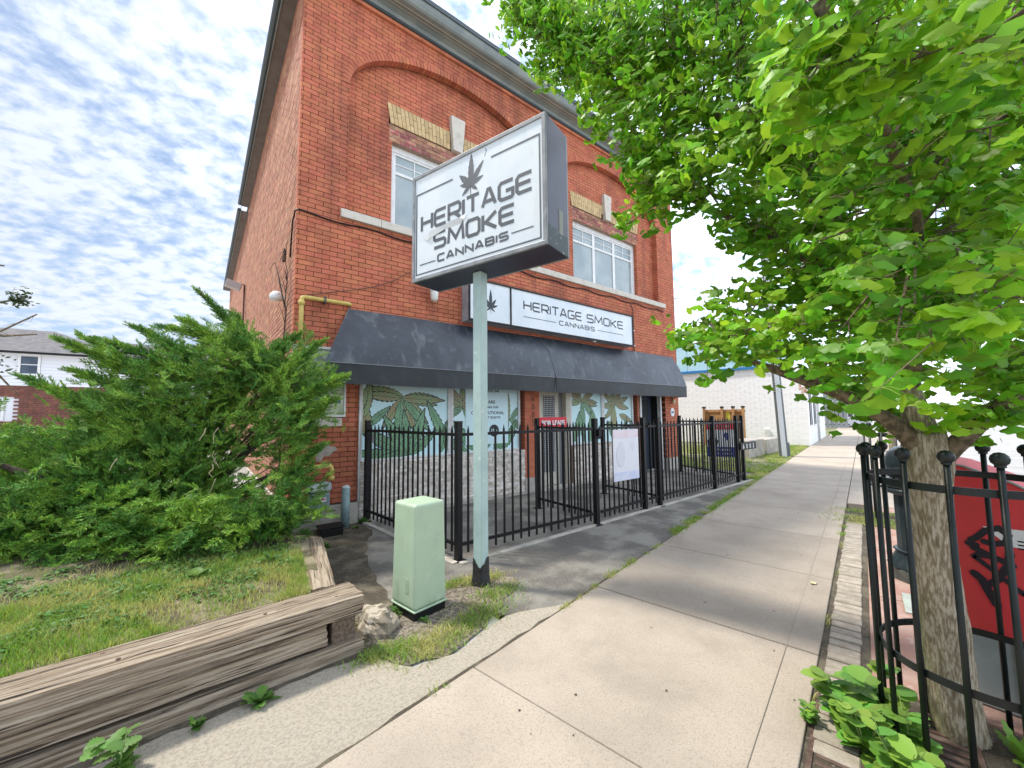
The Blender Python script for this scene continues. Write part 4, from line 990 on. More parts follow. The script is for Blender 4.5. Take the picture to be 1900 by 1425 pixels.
# coloured agent sign on the right
ag = thing('agent_sign', 'red, white and blue agent sign behind the far iron fence', 'sign', (9.5, -1.4, 0))
AX = basis((9.36, -1.12, 0), (.50, -.87, 0), (0, 0, 1)) @ Matrix.Diagonal((.74, 1, 1, 1))
m_nb = mat('sign_blue', (.012, .03, .22), .5)
def agp(x0, x1, z0, z1, d, m, nm='panel'): return obj(nm, MB().prism([(x0, z0), (x1, z0), (x1, z1), (x0, z1)], AX, d), m, ag)
Mag = AX
obj('board', MB().prism([(0, .45), (.88, .45), (.88, 1.30), (0, 1.30)], AX @ Matrix.Translation((0, 0, -.012)), .012), m_white, ag)
def agf(poly, m, nm, d=.002): return obj(nm, MB().prism(poly, AX @ Matrix.Translation((0, 0, .0003)), d), m, ag)
obj('leg', MB().prism([(.06, 0), (.09, 0), (.09, .45), (.06, .45)], AX @ Matrix.Translation((0, 0, -.012)), .012), m_alu, ag); obj('leg', MB().prism([(.79, 0), (.82, 0), (.82, .45), (.79, .45)], AX @ Matrix.Translation((0, 0, -.012)), .012), m_alu, ag)
agf([(.0, 1.14), (.88, 1.14), (.88, 1.30), (0, 1.30)], m_redp, 'red_band'); agf([(.0, .45), (.88, .45), (.88, .70), (0, .70)], m_nb, 'blue_band')
agf([(.06, .705), (.34, .705), (.38, .86), (.30, .92), (.28, 1.05), (.16, 1.07), (.12, .94), (.04, .86)], m_black, 'portrait')
agf([(.14 + .055 + .05 * math.cos(i * .6283), .985 + .065 * math.sin(i * .6283)) for i in range(10)], mat('skin_print', (.45, .26, .18), .6), 'portrait_face', .003)
agf([(.64, .86), (.72, .97), (.70, 1.06), (.58, 1.06), (.56, .97)], m_nb, 'balloon')
for (x, z, w) in ((.10, 1.20, .12), (.26, 1.20, .16), (.48, 1.20, .10), (.62, 1.20, .14), (.12, .61, .10), (.26, .61, .14), (.44, .61, .08), (.56, .61, .18), (.12, .51, .16), (.32, .51, .10), (.46, .51, .20), (.70, .51, .10)):
    agf([(x, z), (x + w, z), (x + w, z + .045), (x, z + .045)], m_white, 'print_line')
# black house number plate
hn = thing('number_plate', 'black 6005 number plate on the last fence post', 'number plate', (9.2, -2.2, .8))
obj('plate', MB().box(8.76, 9.60, -2.205, -2.185, .71, .88), m_black, hn)
obj('hanger', MB().box(8.80, 8.82, -2.184, -2.10, .78, .80), m_black, hn)
text('6', .15, (8.86, -2.207, .74), (1, 0, 0), (0, 0, 1), m_white, hn, name='numeral', ext=.001, bold=.002, align='LEFT')
text('0', .15, (9.04, -2.207, .74), (1, 0, 0), (0, 0, 1), m_white, hn, name='numeral', ext=.001, bold=.002, align='LEFT')
text('0', .15, (9.22, -2.207, .74), (1, 0, 0), (0, 0, 1), m_white, hn, name='numeral', ext=.001, bold=.002, align='LEFT')
text('5', .15, (9.40, -2.207, .74), (1, 0, 0), (0, 0, 1), m_white, hn, name='numeral', ext=.001, bold=.002, align='LEFT')
# ------------------------------------------------------------------ utility pedestal
m_ped = mat('pedestal_green', (.41, .52, .37), .45, col2=(.36, .47, .33), scale=5, detail=6, lo=.3, hi=.75, col3=(.52, .60, .42), scale3=7, lo3=.60, hi3=.70, fac3=.6, bump=.0008, bscale=200, stain=((.22, .24, .17), 5, (1, 1, .6), .58, .74, .5))
pd = thing('utility_pedestal', 'pale green metal utility pedestal on a black base before the sign pole', 'utility box', (.46, -3.10, 0))
pa = math.atan2(-3.18 + 3.22, .63 - .38) + .02
def tbox(hx0, hy0, hx1, hy1, z0, z1):
    v = [(sx * hx0, sy * hy0, z0) for sx, sy in ((-1, -1), (1, -1), (1, 1), (-1, 1))] + [(sx * hx1, sy * hy1, z1) for sx, sy in ((-1, -1), (1, -1), (1, 1), (-1, 1))]
    return MB().add(v, [(0, 3, 2, 1), (4, 5, 6, 7), (0, 1, 5, 4), (1, 2, 6, 5), (2, 3, 7, 6), (3, 0, 4, 7)])
pc = (.485, -3.075)
obj('base', tbox(.150, .155, .150, .155, -.05, .075), m_black, pd, loc=(*pc, 0), rotz=pa, bevel=.01)
obj('skirt_lip', tbox(.160, .165, .158, .163, .068, .083), m_ped, pd, loc=(*pc, 0), rotz=pa, bevel=.006)
obj('cabinet', tbox(.157, .162, .146, .150, .083, .874), m_ped, pd, loc=(*pc, 0), rotz=pa, bevel=.026, seg=5, smooth=False)
ca, sa = math.cos(pa), math.sin(pa)
for z0 in (.70, .20):                                   # louvre vents on the sun side
    for i in range(7):
        hx = .161 - .016 * (z0 + i * .016 - .083) / .79
        p = Vector((-hx, -.055 + 0.0 * i, z0 + i * .016)); q = (pc[0] + ca * p.x - sa * p.y, pc[1] + sa * p.x + ca * p.y, p.z)
        obj('vent', MB().box(-.0012, .0012, -.026, .026, 0, .004), m_ped, pd, loc=q, rotz=pa)

# ------------------------------------------------------------------ timber retaining wall
m_timb = mat('weathered_timber', (.19, .135, .085), .95, col2=(.45, .37, .275), coord='obj', stretch=(.8, 34, 34), scale=2.0, detail=10, lo=.36, hi=.66, col3=(.045, .032, .022), scale3=1.7, lo3=.56, hi3=.61, bump=.016, bscale=3.0, island=.05)
def timber(parent, a, b, w, h, seed, twist=0.0, m=m_timb, chop=None):
    """a weathered sleeper from a to b (bottom centre line): long checks cut into its faces"""
    a = Vector(a); b = Vector(b); L = (b - a).length; rg = random.Random(seed)
    nx = max(20, int(L / .035)); prof = []
    ring = []
    k = 9
    for s in range(4):
        for j in range(k):
            t = j / k
            y, z = [(-.5 + t, -.5), (.5, -.5 + t), (.5 - t, .5), (-.5, .5 - t)][s]
            ring.append((y, z))
    vs = []; fs = []; n = len(ring)
    cracks = [(rg.uniform(0, L * .7), rg.uniform(.5, 2.2), rg.uniform(0, n), rg.uniform(.006, .016)) for _ in range(int(8 + L * 3))]
    for i in range(nx + 1):
        x = L * i / nx
        for q, (y, z) in enumerate(ring):
            r = 1.0
            nz = mnoise.noise(Vector((x * 2.2, y * 9 + seed, z * 9))) * .006 + mnoise.noise(Vector((x * 9, y * 30 + seed, z * 30))) * .004
            dpt = 0
            for (cx, cl, cq, cdp) in cracks:
                if cx < x < cx + cl:
                    w_ = cq + .8 * math.sin(x * 2 + cq); dq = abs((q - w_ + n / 2) % n - n / 2)
                    if dq < .75: dpt = max(dpt, cdp * (1 - dq / .75) * min(1, min(x - cx, cx + cl - x) / .15))
            cr = .87 if (abs(y) > .49 and abs(z) > .49) else 1
            yy = y * w * cr; zz = z * h * cr; ln = math.hypot(y, z)
            yy += (nz - dpt) * y / ln; zz += (nz - dpt) * z / ln
            vs.append((x + (rg.uniform(-.012, .012) if i in (0, nx) else 0), yy, zz + h / 2))
    for i in range(nx):
        for q in range(n):
            fs.append((i * n + q, i * n + (q + 1) % n, (i + 1) * n + (q + 1) % n, (i + 1) * n + q))
    c = len(vs); vs += [(-.003, 0, h / 2), (L + .003, 0, h / 2)]
    for q in range(n):
        fs.append((c, (q + 1) % n, q)); fs.append((c + 1, nx * n + q, nx * n + (q + 1) % n))
    d = b - a; o = obj('timber', MB().add(vs, fs), m, parent, loc=tuple(a)); o.rotation_euler = (twist, -math.asin(d.z / L), math.atan2(d.y, d.x)); return o
tr = thing('timber_wall', 'low retaining wall of cracked grey timbers edging the grass bank', 'retaining wall', (-.9, -3.45, 0))
timber(tr, (-5.2, -3.485, .247), (-.075, -3.255, .247), .285, .138, 3)
timber(tr, (-5.2, -3.525, .106), (-.29, -3.290, .106), .16, .130, 5)
timber(tr, (-5.2, -3.550, -.045), (-.07, -3.320, -.045), .16, .138, 8)
timber(tr, (-.26, -3.09, .235), (-.05, -1.75, .225), .19, .14, 12)
timber(tr, (-.22, -3.15, .095), (.0, -1.70, .09), .15, .14, 14)
timber(tr, (-.21, -3.15, -.045), (.01, -1.68, -.045), .15, .14, 16)
obj('post_stub', MB().box(-.09, .06, -.06, .06, 0, .245), mat('dark_cut_wood', (.10, .07, .05), .95, col2=(.20, .15, .11), scale=40, bump=.01, bscale=80), tr, loc=(-.16, -3.29, 0), bevel=.01)
nl = MB()
for (x, y) in ((-1.32, -3.25), (-1.25, -3.36), (-.62, -3.30), (-.30, -3.20), (-.22, -3.33)): nl.lathe([(.0, .006), (.010, .004), (.010, 0)], 8, (x, y, .381))
obj('nail_heads', nl, mat('rust', (.10, .045, .025), .7), tr, kind='stuff')
# rock wedged beside the wall end
def rock(name, label, c, s, seed, m, n=14):
    vs = []; fs = []; nn_ = n
    for i in range(nn_ + 1):
        th = math.pi * i / nn_
        for j in range(nn_ * 2):
            ph = math.pi * j / nn_; d = Vector((math.sin(th) * math.cos(ph), math.sin(th) * math.sin(ph), math.cos(th)))
            f = 1 + .35 * mnoise.noise(d * 1.3 + Vector((seed, 0, 0))) + .10 * mnoise.noise(d * 4 + Vector((0, seed, 0)))
            q = Vector((round(d.x * 2.2) / 2.2 * .35 + d.x * .65, round(d.y * 2.0) / 2.0 * .35 + d.y * .65, round(d.z * 2.4) / 2.4 * .35 + d.z * .65)) * f
            vs.append((q.x * s[0], q.y * s[1], q.z * s[2]))
    for i in range(nn_):
        for j in range(nn_ * 2):
            fs.append((i * nn_ * 2 + j, (i + 1) * nn_ * 2 + j, (i + 1) * nn_ * 2 + (j + 1) % (nn_ * 2), i * nn_ * 2 + (j + 1) % (nn_ * 2)))
    o = obj(name, MB().add(vs, fs), m, None, loc=c)
    return props(o, label, 'rock')
m_rock = mat('pale_rock', (.27, .23, .17), .92, col2=(.16, .13, .095), scale=9, detail=10, lo=.38, hi=.62, col3=(.50, .44, .35), scale3=5, lo3=.55, hi3=.62, bump=.02, bscale=22)
rock('rock', 'pale angular rock wedged between the timber wall end and the green pedestal', (.11, -3.14, .04), (.13, .20, .12), 2.3, m_rock)

# ------------------------------------------------------------------ grass bank
def bank_h(x, y):
    front = -3.13 + .045 * (x + .08)               # inner face of the front timbers
    sidex = -.28 + .16 * (y + 3.2) / 1.4
    d1 = (y - front); d2 = (sidex - x)
    h = .350 + .06 * min(1.0, max(0, d1) / 1.5) + .012 * mnoise.noise(Vector((x * 3, y * 3, 0)))
    if y > -1.75: h *= max(0.0, min(1.0, (sidex + .25 - x) / .5)) if x > sidex - .25 else 1
    if y > 1.2: h *= max(0, 1 - (y - 1.2) / 1.2)
    return h
vs = []; fs = []; nx, ny = 90, 90
for j in range(ny + 1):
    for i in range(nx + 1):
        fr = i / nx; x = -9 + 8.76 * fr; fy = -3.13 + .045 * (x + .08) - .05
        y = fy + (2.7 - fy) * (j / ny); x = x + .12 * max(0, min(1.2, (y + 3.2) / 1.4)) * fr
        vs.append((x, y, bank_h(x, y)))
for j in range(ny):
    for i in range(nx):
        a = j * (nx + 1) + i; fs.append((a, a + 1, a + nx + 2, a + nx + 1))
m_bank = mat('bank_soil', (.13, .115, .055), .95, col2=(.30, .25, .16), scale=4, detail=8, lo=.42, hi=.62, col3=(.06, .045, .03), scale3=2.2, lo3=.52, hi3=.60, fac3=.8, bump=.02, bscale=60)
struct('grass_bank', MB().add(vs, fs), m_bank)
m_grass = mat('grass_blades', (.24, .38, .05), .6, island=.35, hue=.035, trans=.4, col2=(.52, .52, .16), scale=2.2, detail=5, lo=.42, hi=.60)
m_dry = mat('dry_grass', (.48, .42, .24), .7, island=.3, hue=.02, trans=.2)
m_clov = mat('clover_leaf', (.09, .20, .035), .6, island=.3, hue=.03, trans=.35)
def blades(name, P, h, w, m, lean=.6, seed=1, label=None, parent=None):
    r = np.random.RandomState(seed); n = len(P); P = np.asarray(P, float)
    a = r.uniform(0, 2 * np.pi, n); hh = h * r.uniform(.4, 1.25, n); ww = w * r.uniform(.6, 1.3, n)
    dx, dy = np.cos(a), np.sin(a); la = r.uniform(0, 2 * np.pi, n); ll = lean * hh * r.uniform(.2, 1.2, n)
    lx, ly = np.cos(la) * ll, np.sin(la) * ll
    V = np.zeros((n, 5, 3))
    V[:, 0] = P - np.c_[dx * ww, dy * ww, 0 * ww]; V[:, 1] = P + np.c_[dx * ww, dy * ww, 0 * ww]
    mid = P + np.c_[lx * .35, ly * .35, hh * .6]
    V[:, 2] = mid + np.c_[dx * ww * .8, dy * ww * .8, 0 * ww]; V[:, 3] = mid - np.c_[dx * ww * .8, dy * ww * .8, 0 * ww]
    V[:, 4] = P + np.c_[lx, ly, hh * .92]
    b = (np.arange(n) * 5)[:, None]
    T = np.concatenate([b + [0, 1, 2], b + [0, 2, 3], b + [3, 2, 4]], 0)
    o = obj(name, np_mesh(name, V.reshape(-1, 3), T), m, parent); o['kind'] = 'stuff'
    if label: o['label'] = label
    return o
rg = np.random.RandomState(3)
P = []; PD = []; PC = []
while len(P) < 60000:
    x = rg.uniform(-5.5, -.15); y = rg.uniform(-3.8, -.9)
    if rg.rand() < (abs(x + .98) - 1.5) * .22: continue
    if y < -3.09 + .045 * (x + .08) or x > -.34 + .16 * (y + 3.2) / 1.4: continue
    n = mnoise.noise(Vector((x * 1.9, y * 1.9, 4))); shade = (y + 2.3)
    if shade > 0 and rg.rand() < min(.97, shade * 1.6 + .15): continue
    if n < -.12 and rg.rand() < .75: continue
    P.append((x, y, bank_h(x, y) - .006))
blades('lawn_grass', P, .055, .0022, m_grass, seed=4, label='patchy sunlit grass on the bank behind the timbers')
for i in range(11000):
    x = rg.uniform(-4.5, -.15); y = rg.uniform(-3.8, -2.1)
    if y < -3.11 + .045 * (x + .08) or x > -.34 + .16 * (y + 3.2) / 1.4: continue
    if mnoise.noise(Vector((x * 1.9, y * 1.9, 4))) > .05 and rg.rand() < .7: continue
    PD.append((x, y, bank_h(x, y) - .004))
blades('dry_thatch', PD, .03, .0018, m_dry, lean=1.6, seed=6, label='dry straw-coloured thatch along the timber edge')
def clover(name, centres, rad, n, z, m, seed, label, size=.016, hmax=.05):
    """small round leaves on short stalks"""
    r = np.random.RandomState(seed); V = []; T = []; k = 6
    for (cx, cy) in centres:
        for _ in range(n):
            a = r.uniform(0, 6.28); d = rad * math.sqrt(r.rand()); x = cx + d * math.cos(a); y = cy + d * math.sin(a)
            zz = (z(x, y) if callable(z) else z) + r.uniform(.006, hmax) * (1 - .6 * d / rad); s = size * r.uniform(.6, 1.3)
            nrm = Vector((r.uniform(-.5, .5), r.uniform(-.5, .5), 1)).normalized(); e1 = nrm.cross(Vector((math.cos(a * 7), math.sin(a * 7), 0))).normalized(); e2 = nrm.cross(e1)
            b = len(V); el = r.uniform(1.0, 1.7)
            for j in range(k):
                t = j / k * 6.283; q = e1 * math.cos(t) * s * el + e2 * math.sin(t) * s; V.append((x + q.x, y + q.y, zz + q.z + (.004 if j % 2 else 0)))
            T += [(b, b + i, b + i + 1) for i in range(1, k - 1)]
    o = obj(name, np_mesh(name, np.array(V), np.array(T)), m); o['kind'] = 'stuff'; o['label'] = label; return o
cc_ = []
for i in range(150):
    x = rg.uniform(-3.6, -.35); y = rg.uniform(-2.9, -1.5)
    if x > -.42 + .16 * (y + 3.2) / 1.4: continue
    cc_.append((x, y))
clover('clover_patches', cc_, .11, 60, bank_h, m_clov, 9, 'low broadleaf ground cover in the shade below the juniper', size=.011)
# grass in the vacant lot
P = []
while len(P) < 26000:
    x = 9.2 + 13 * rg.rand() ** 1.3; y = rg.uniform(-2.4, 3.5); q = Vector((x, y, 0)) - SO
    if q.dot(SV) < .05: continue
    if x < 10.4 and y > -1.9 : continue
    if y > 2.5 and rg.rand() < .6: continue
    if 11.0 < x < 14.5 and mnoise.noise(Vector((x * 1.3, y * 1.3, 8))) < .12 and rg.rand() < .9: continue
    P.append((x, y, .0))
blades('lot_grass', P, .075, .006, m_grass, seed=14, label='grass of the vacant lot before the white building')
# weeds along the joints: tufts of blades and small round leaves
P = []; Q = []
def along(u0, u1, v, n, sp_=.03, dens=.5, seed=0):
    for i in range(n):
        u = rg.uniform(u0, u1)
        if mnoise.noise(Vector((u * 2.6, seed, 0))) < dens - .5: continue
        p = sp(u, v + rg.normal(0, sp_)); P.append((p.x, p.y, .012))
along(1.2, 6.0, -.0, 1500, .018, .52, 1); along(4.0, 5.3, .045, 1600, .045, .3, 2); along(5.3, 8.4, .04, 2200, .05, .35, 3); along(1.9, 2.9, .02, 500, .025, .4, 5); along(.0, 1.8, 0, 300, .015, .6, 7)
along(8.3, 14, .03, 1800, .05, .3, 9); along(6.0, 7.1, WV - .3, 2400, .22, .2, 11); along(5.2, 6.0, WV - .01, 250, .02, .4, 12); along(1.2, 5.2, WV - .02, 260, .012, .65, 13)
blades('joint_weeds', P, .04, .003, m_grass, lean=1.2, seed=21, label='low weeds growing along the pavement joints')
P = []
for i in range(5200):
    k = rg.randint(9); c = [(.15, -3.55, .12), (.30, -3.66, .12), (.55, -3.55, .14), (.85, -3.48, .15), (1.15, -3.25, .14), (1.25, -2.95, .10), (.95, -2.86, .10), (.18, -3.02, .09), (.0, -3.50, .08)][k]
    x = c[0] + rg.normal(0, c[2]); y = c[1] + rg.normal(0, c[2] * .5); q = Vector((x, y, 0)) - SO
    if q.dot(SV) < .06: continue
    P.append((x, y, .01))
blades('patch_weeds', P, .04, .0028, m_grass, lean=1.3, seed=22, label='mossy weeds on the gravel round the green pedestal')
blades('patch_straw', [(p[0] + .03, p[1] - .02, .012) for p in P[::4]], .03, .002, m_dry, lean=2, seed=23, label='dry straw on the gravel round the green pedestal')
clover('pedestal_clover', [(.20, -2.98), (.24, -3.05), (.16, -3.06)], .09, 130, .02, m_clov, 31, 'bright clover between the timber end and the pedestal', size=.010, hmax=.07)
# small broadleaf weeds, each its own plant
def weed(label, c, n, L, w, m, seed, up=.5, droop=.4, stems=0, name='weed', group=None, lobe=.62):
    r = random.Random(seed); t = thing(name, label, 'weed', c, group); mb = MB(); st = MB()
    for i in range(n):
        a = r.uniform(0, 6.28); l = L * r.uniform(.6, 1.2); el = r.uniform(.15, up) if not stems else r.uniform(.0, .6); base = Vector(c)
        if stems:
            si = i % stems; aa = si * 2.4 + seed; hgt = stems and L * (1.7 + .8 * math.sin(si * 5 + seed)); f = r.uniform(.15, 1.0)
            base = Vector(c) + Vector((math.cos(aa) * hgt * .35 * f, math.sin(aa) * hgt * .35 * f, hgt * f))
            if i < stems:
                st.tube([Vector(c), Vector(c) + Vector((math.cos(aa) * hgt * .15, math.sin(aa) * hgt * .15, hgt * .55)), Vector(c) + Vector((math.cos(aa) * hgt * .35, math.sin(aa) * hgt * .35, hgt))], [.004, .003, .0015], 5)
        d = Vector((math.cos(a) * math.cos(el), math.sin(a) * math.cos(el), math.sin(el) + .1)); s = Vector((-math.sin(a), math.cos(a), r.uniform(-.3, .3))).normalized(); k = 10; L_, R2, Cn = [], [], []
        for j in range(k + 1):
            tt = j / k; p = base + d * l * tt - Vector((0, 0, 1)) * l * droop * tt * tt; hw = w * l * math.sin(math.pi * min(1, tt * .92 + .06)) ** .7 * (1 if j % 2 else lobe)
            if j == k: hw = 0
            Cn.append(p - Vector((0, 0, hw * .25))); L_.append(p + s * hw); R2.append(p - s * hw)
        b = len(mb.v); mb.v += [tuple(v) for v in L_ + Cn + R2]
        for j in range(k):
            mb.f += [(b + j, b + j + 1, b + k + 1 + j + 1, b + k + 1 + j), (b + k + 1 + j, b + k + 2 + j, b + 2 * k + 3 + j, b + 2 * k + 2 + j)]
    obj('leaves', mb, m, t, smooth=True, kind='stuff')
    if stems: obj('stem', st, m_stem, t, kind='stuff')
    return t
m_weed = mat('weed_leaf', (.12, .25, .045), .55, island=.25, hue=.02, trans=.3, bump=.001, bscale=60)
m_weedl = mat('lime_leaf', (.20, .38, .055), .5, island=.32, hue=.03, trans=.4, bump=.002, bscale=40)
m_stem = mat('green_stem', (.22, .30, .09), .6)
weed('leafy dandelion clump at the foot of the timber wall nearest its free end', (-.66, -3.52, .012), 26, .10, .26, m_weed, 2, up=1.1, droop=.3)
weed('spindly trailing weed against the lower timber, middle one of three', (-.93, -3.55, .012), 60, .028, .45, m_weed, 5, stems=7, droop=.2)
weed('broadleaf weed at the timber wall foot cut by the lower frame edge', (-1.20, -3.66, .012), 26, .085, .42, m_weed, 9, up=1.0, droop=.3, stems=4)
weed('low green weed beside the bollard foot and side timber', (.20, -.95, .01), 40, .14, .3, m_weed, 12, up=.9, droop=.5)
weed('small weed tuft growing at the iron fence wall post', (.98, -.10, .01), 30, .10, .28, m_weed, 13, up=1.3, droop=.3)
weed('tiny weed against the bollard base', (.80, -.32, .01), 16, .06, .4, m_weed, 15, up=.8)
weed('shaded lawn weed with round leaves below the juniper', (-.95, -2.35, .40), 30, .10, .42, m_weed, 16, up=.8)
weed('upright leafy weed on the bank near the side timber', (-.48, -2.35, .40), 22, .12, .18, m_weed, 17, up=1.2)
weed('small star-shaped weed before the pedestal base', (.44, -3.28, .01), 10, .05, .3, m_weed, 19, up=.9)
big_w = [((1.62, -5.56, .0), 86, .10, .42, 41, 'large lime-green weed inside the tree guard at its sidewalk side'), ((1.48, -5.66, .0), 76, .10, .40, 42, 'broad lime-green weed filling the tree grate nearest the camera'),
         ((1.78, -5.62, .0), 76, .10, .42, 43, 'lime-green weed sprawling at the foot of the tree guard bars'), ((1.62, -5.78, .0), 66, .10, .45, 44, 'lime-green weed leaning on the front of the ginkgo trunk'),
         ((1.36, -5.80, .0), 61, .10, .40, 46, 'lime-green weed at the lower right frame edge by the guard')]
for c, n, L, w, sd_, lb_ in big_w: weed(lb_, c, n, L, w, m_weedl, sd_, up=1.1, droop=.35, stems=9, lobe=.9)
weed('small-leaved weed creeping over the sidewalk edge beside the tree grate', (1.50, -5.44, .01), 50, .04, .4, m_weedl, 51, stems=8, droop=.2)
weed('narrow-leaved weed standing right of the ginkgo trunk', (1.98, -6.10, .0), 18, .13, .18, m_weedl, 52, up=1.3, droop=.1)

# ------------------------------------------------------------------ iron grate in the tree pit
m_rust = mat('rusted_iron', (.075, .040, .028), .8, col2=(.14, .09, .07), scale=20, bump=.003)
gt = thing('tree_grate', 'rusted slotted iron grate in the paving at the ginkgo foot', 'grate', tuple(sp(1.1, WV - .3)))
gb = obj('rim', MB().box(-.55, .55, -.30, -.28, -.02, .012).box(-.55, .55, .28, .30, -.02, .012).box(-.55, -.53, -.28, .28, -.02, .012).box(.53, .55, -.28, .28, -.02, .012), m_rust, gt, loc=tuple(sp(1.1, WV - .32)), rotz=SA)
for i in range(20):
    c = sp(1.1 - .51 + i * .0535, WV - .32); obj('bar', MB().box(-.013, .013, -.27, .27, -.01, .010), m_rust, gt, loc=(c.x, c.y, 0), rotz=SA + .45 * 0)

# ------------------------------------------------------------------ tree guard
m_iron = mat('guard_iron', (.007, .012, .011), .38, col2=(.012, .018, .016), scale=8, spec=.35, col3=(.20, .21, .20), scale3=40, lo3=.72, hi3=.76)
GC = (1.80, -6.03); GR = .36
def guard(name, label, c, R, n, ph, zr=(.46, 1.245), zt=1.355, br=.0112, rr=.028, m=m_iron):
    t = thing(name, label, 'tree guard', (c[0], c[1], 0))
    bm = MB().lathe([(br, 0), (br, zt)], 10).mesh('bar'); bm.materials.append(m); bm.polygons.foreach_set('use_smooth', [True] * len(bm.polygons))
    bl = MB().lathe([(.0, -rr), (rr * .5, -rr * .87), (rr * .87, -rr * .5), (rr, 0), (rr * .87, rr * .5), (rr * .5, rr * .87), (.0, rr)], 16).mesh('ball_finial'); bl.materials.append(m); bl.polygons.foreach_set('use_smooth', [True] * len(bl.polygons))
    cl = MB().lathe([(br * 1.5, 0), (br * 1.5, .012)], 10).mesh('collar'); cl.materials.append(m)
    for i in range(n):
        a = ph + 2 * math.pi * i / n; x, y = c[0] + R * math.cos(a), c[1] + R * math.sin(a)
        obj('bar', bm, None, t, loc=(x, y, 0)); obj('ball_finial', bl, None, t, loc=(x, y, zt + rr * .9)); obj('collar', cl, None, t, loc=(x, y, zt - .006))
    for z in zr:
        vs = []; fs = []; k = 64; R0, R1 = R - br - .006, R - br
        for i in range(k):
            a = 2 * math.pi * i / k
            for (r_, z_) in ((R0, z - .016), (R1, z - .016), (R1, z + .016), (R0, z + .016)): vs.append((c[0] + r_ * math.cos(a), c[1] + r_ * math.sin(a), z_))
        for i in range(k):
            for q in range(4): fs.append((i * 4 + q, ((i + 1) % k) * 4 + q, ((i + 1) % k) * 4 + (q + 1) % 4, i * 4 + (q + 1) % 4))
        obj('ring', MB().add(vs, fs), m, t)
    return t
guard('tree_guard', 'round black iron guard with ball finials around the ginkgo trunk', GC, GR, 16, math.radians(107))

# ------------------------------------------------------------------ ginkgo tree
gk = thing('ginkgo_tree', 'large ginkgo street tree spreading bright fan leaves over the sidewalk', 'tree', (1.93, -5.92, 0))
m_bark = mat('ginkgo_bark', (.50, .44, .33), .95, col2=(.22, .175, .105), stretch=(1, 1, .16), scale=90, detail=5, lo=.38, hi=.60, col3=(.21, .235, .085), scale3=5, lo3=.50, hi3=.62, fac3=.55, bump=.022, bscale=24)
m_bark2 = mat('limb_bark', (.24, .18, .11), .95, col2=(.10, .078, .045), scale=34, detail=8, lo=.38, hi=.62, bump=.02, bscale=45)
def bark_tube(pts, rads, n, amp, seed):
    P = [Vector(p) for p in pts]; D = []; Rr = []
    for i in range(len(P) - 1):
        L = (P[i + 1] - P[i]).length; k = max(2, int(L / .03))
        for j in range(k): D.append(P[i].lerp(P[i + 1], j / k)); Rr.append(rads[i] + (rads[i + 1] - rads[i]) * j / k)
    D.append(P[-1]); Rr.append(rads[-1]); 
    for _ in range(3): D = [D[0]] + [(D[i - 1] + D[i] * 2 + D[i + 1]) / 4 for i in range(1, len(D) - 1)] + [D[-1]]
    mb = MB().tube(D, Rr, n); s = 0
    for i, c in enumerate(D):
        for k in range(n):
            v = Vector(mb.v[i * n + k]); d = v - c; a = 2 * math.pi * k / n
            f = mnoise.noise(Vector((math.cos(a) * 5, math.sin(a) * 5, s * 4 + seed))) + .6 * mnoise.noise(Vector((math.cos(a) * 13, math.sin(a) * 13, s * 9 + seed))) + .9 * (.35 - abs(mnoise.noise(Vector((math.cos(a) * 9, math.sin(a) * 9, s * 5 + 3 + seed)))))
            v = c + d * (1 + amp * f); mb.v[i * n + k] = tuple(v)
        if i < len(D) - 1: s += (D[i + 1] - D[i]).length
    return mb
TR = [(2.035, -5.915, -.06), (2.00, -5.91, .0), (1.95, -5.905, .25), (1.87, -5.90, .65), (1.82, -5.895, .96), (1.785, -5.90, 1.2), (1.77, -5.905, 1.34), (1.755, -5.905, 1.47)]
obj('trunk', bark_tube(TR, [.115, .098, .086, .078, .074, .079, .092, .070], 96, .075, 3), m_bark, gk, smooth=True)
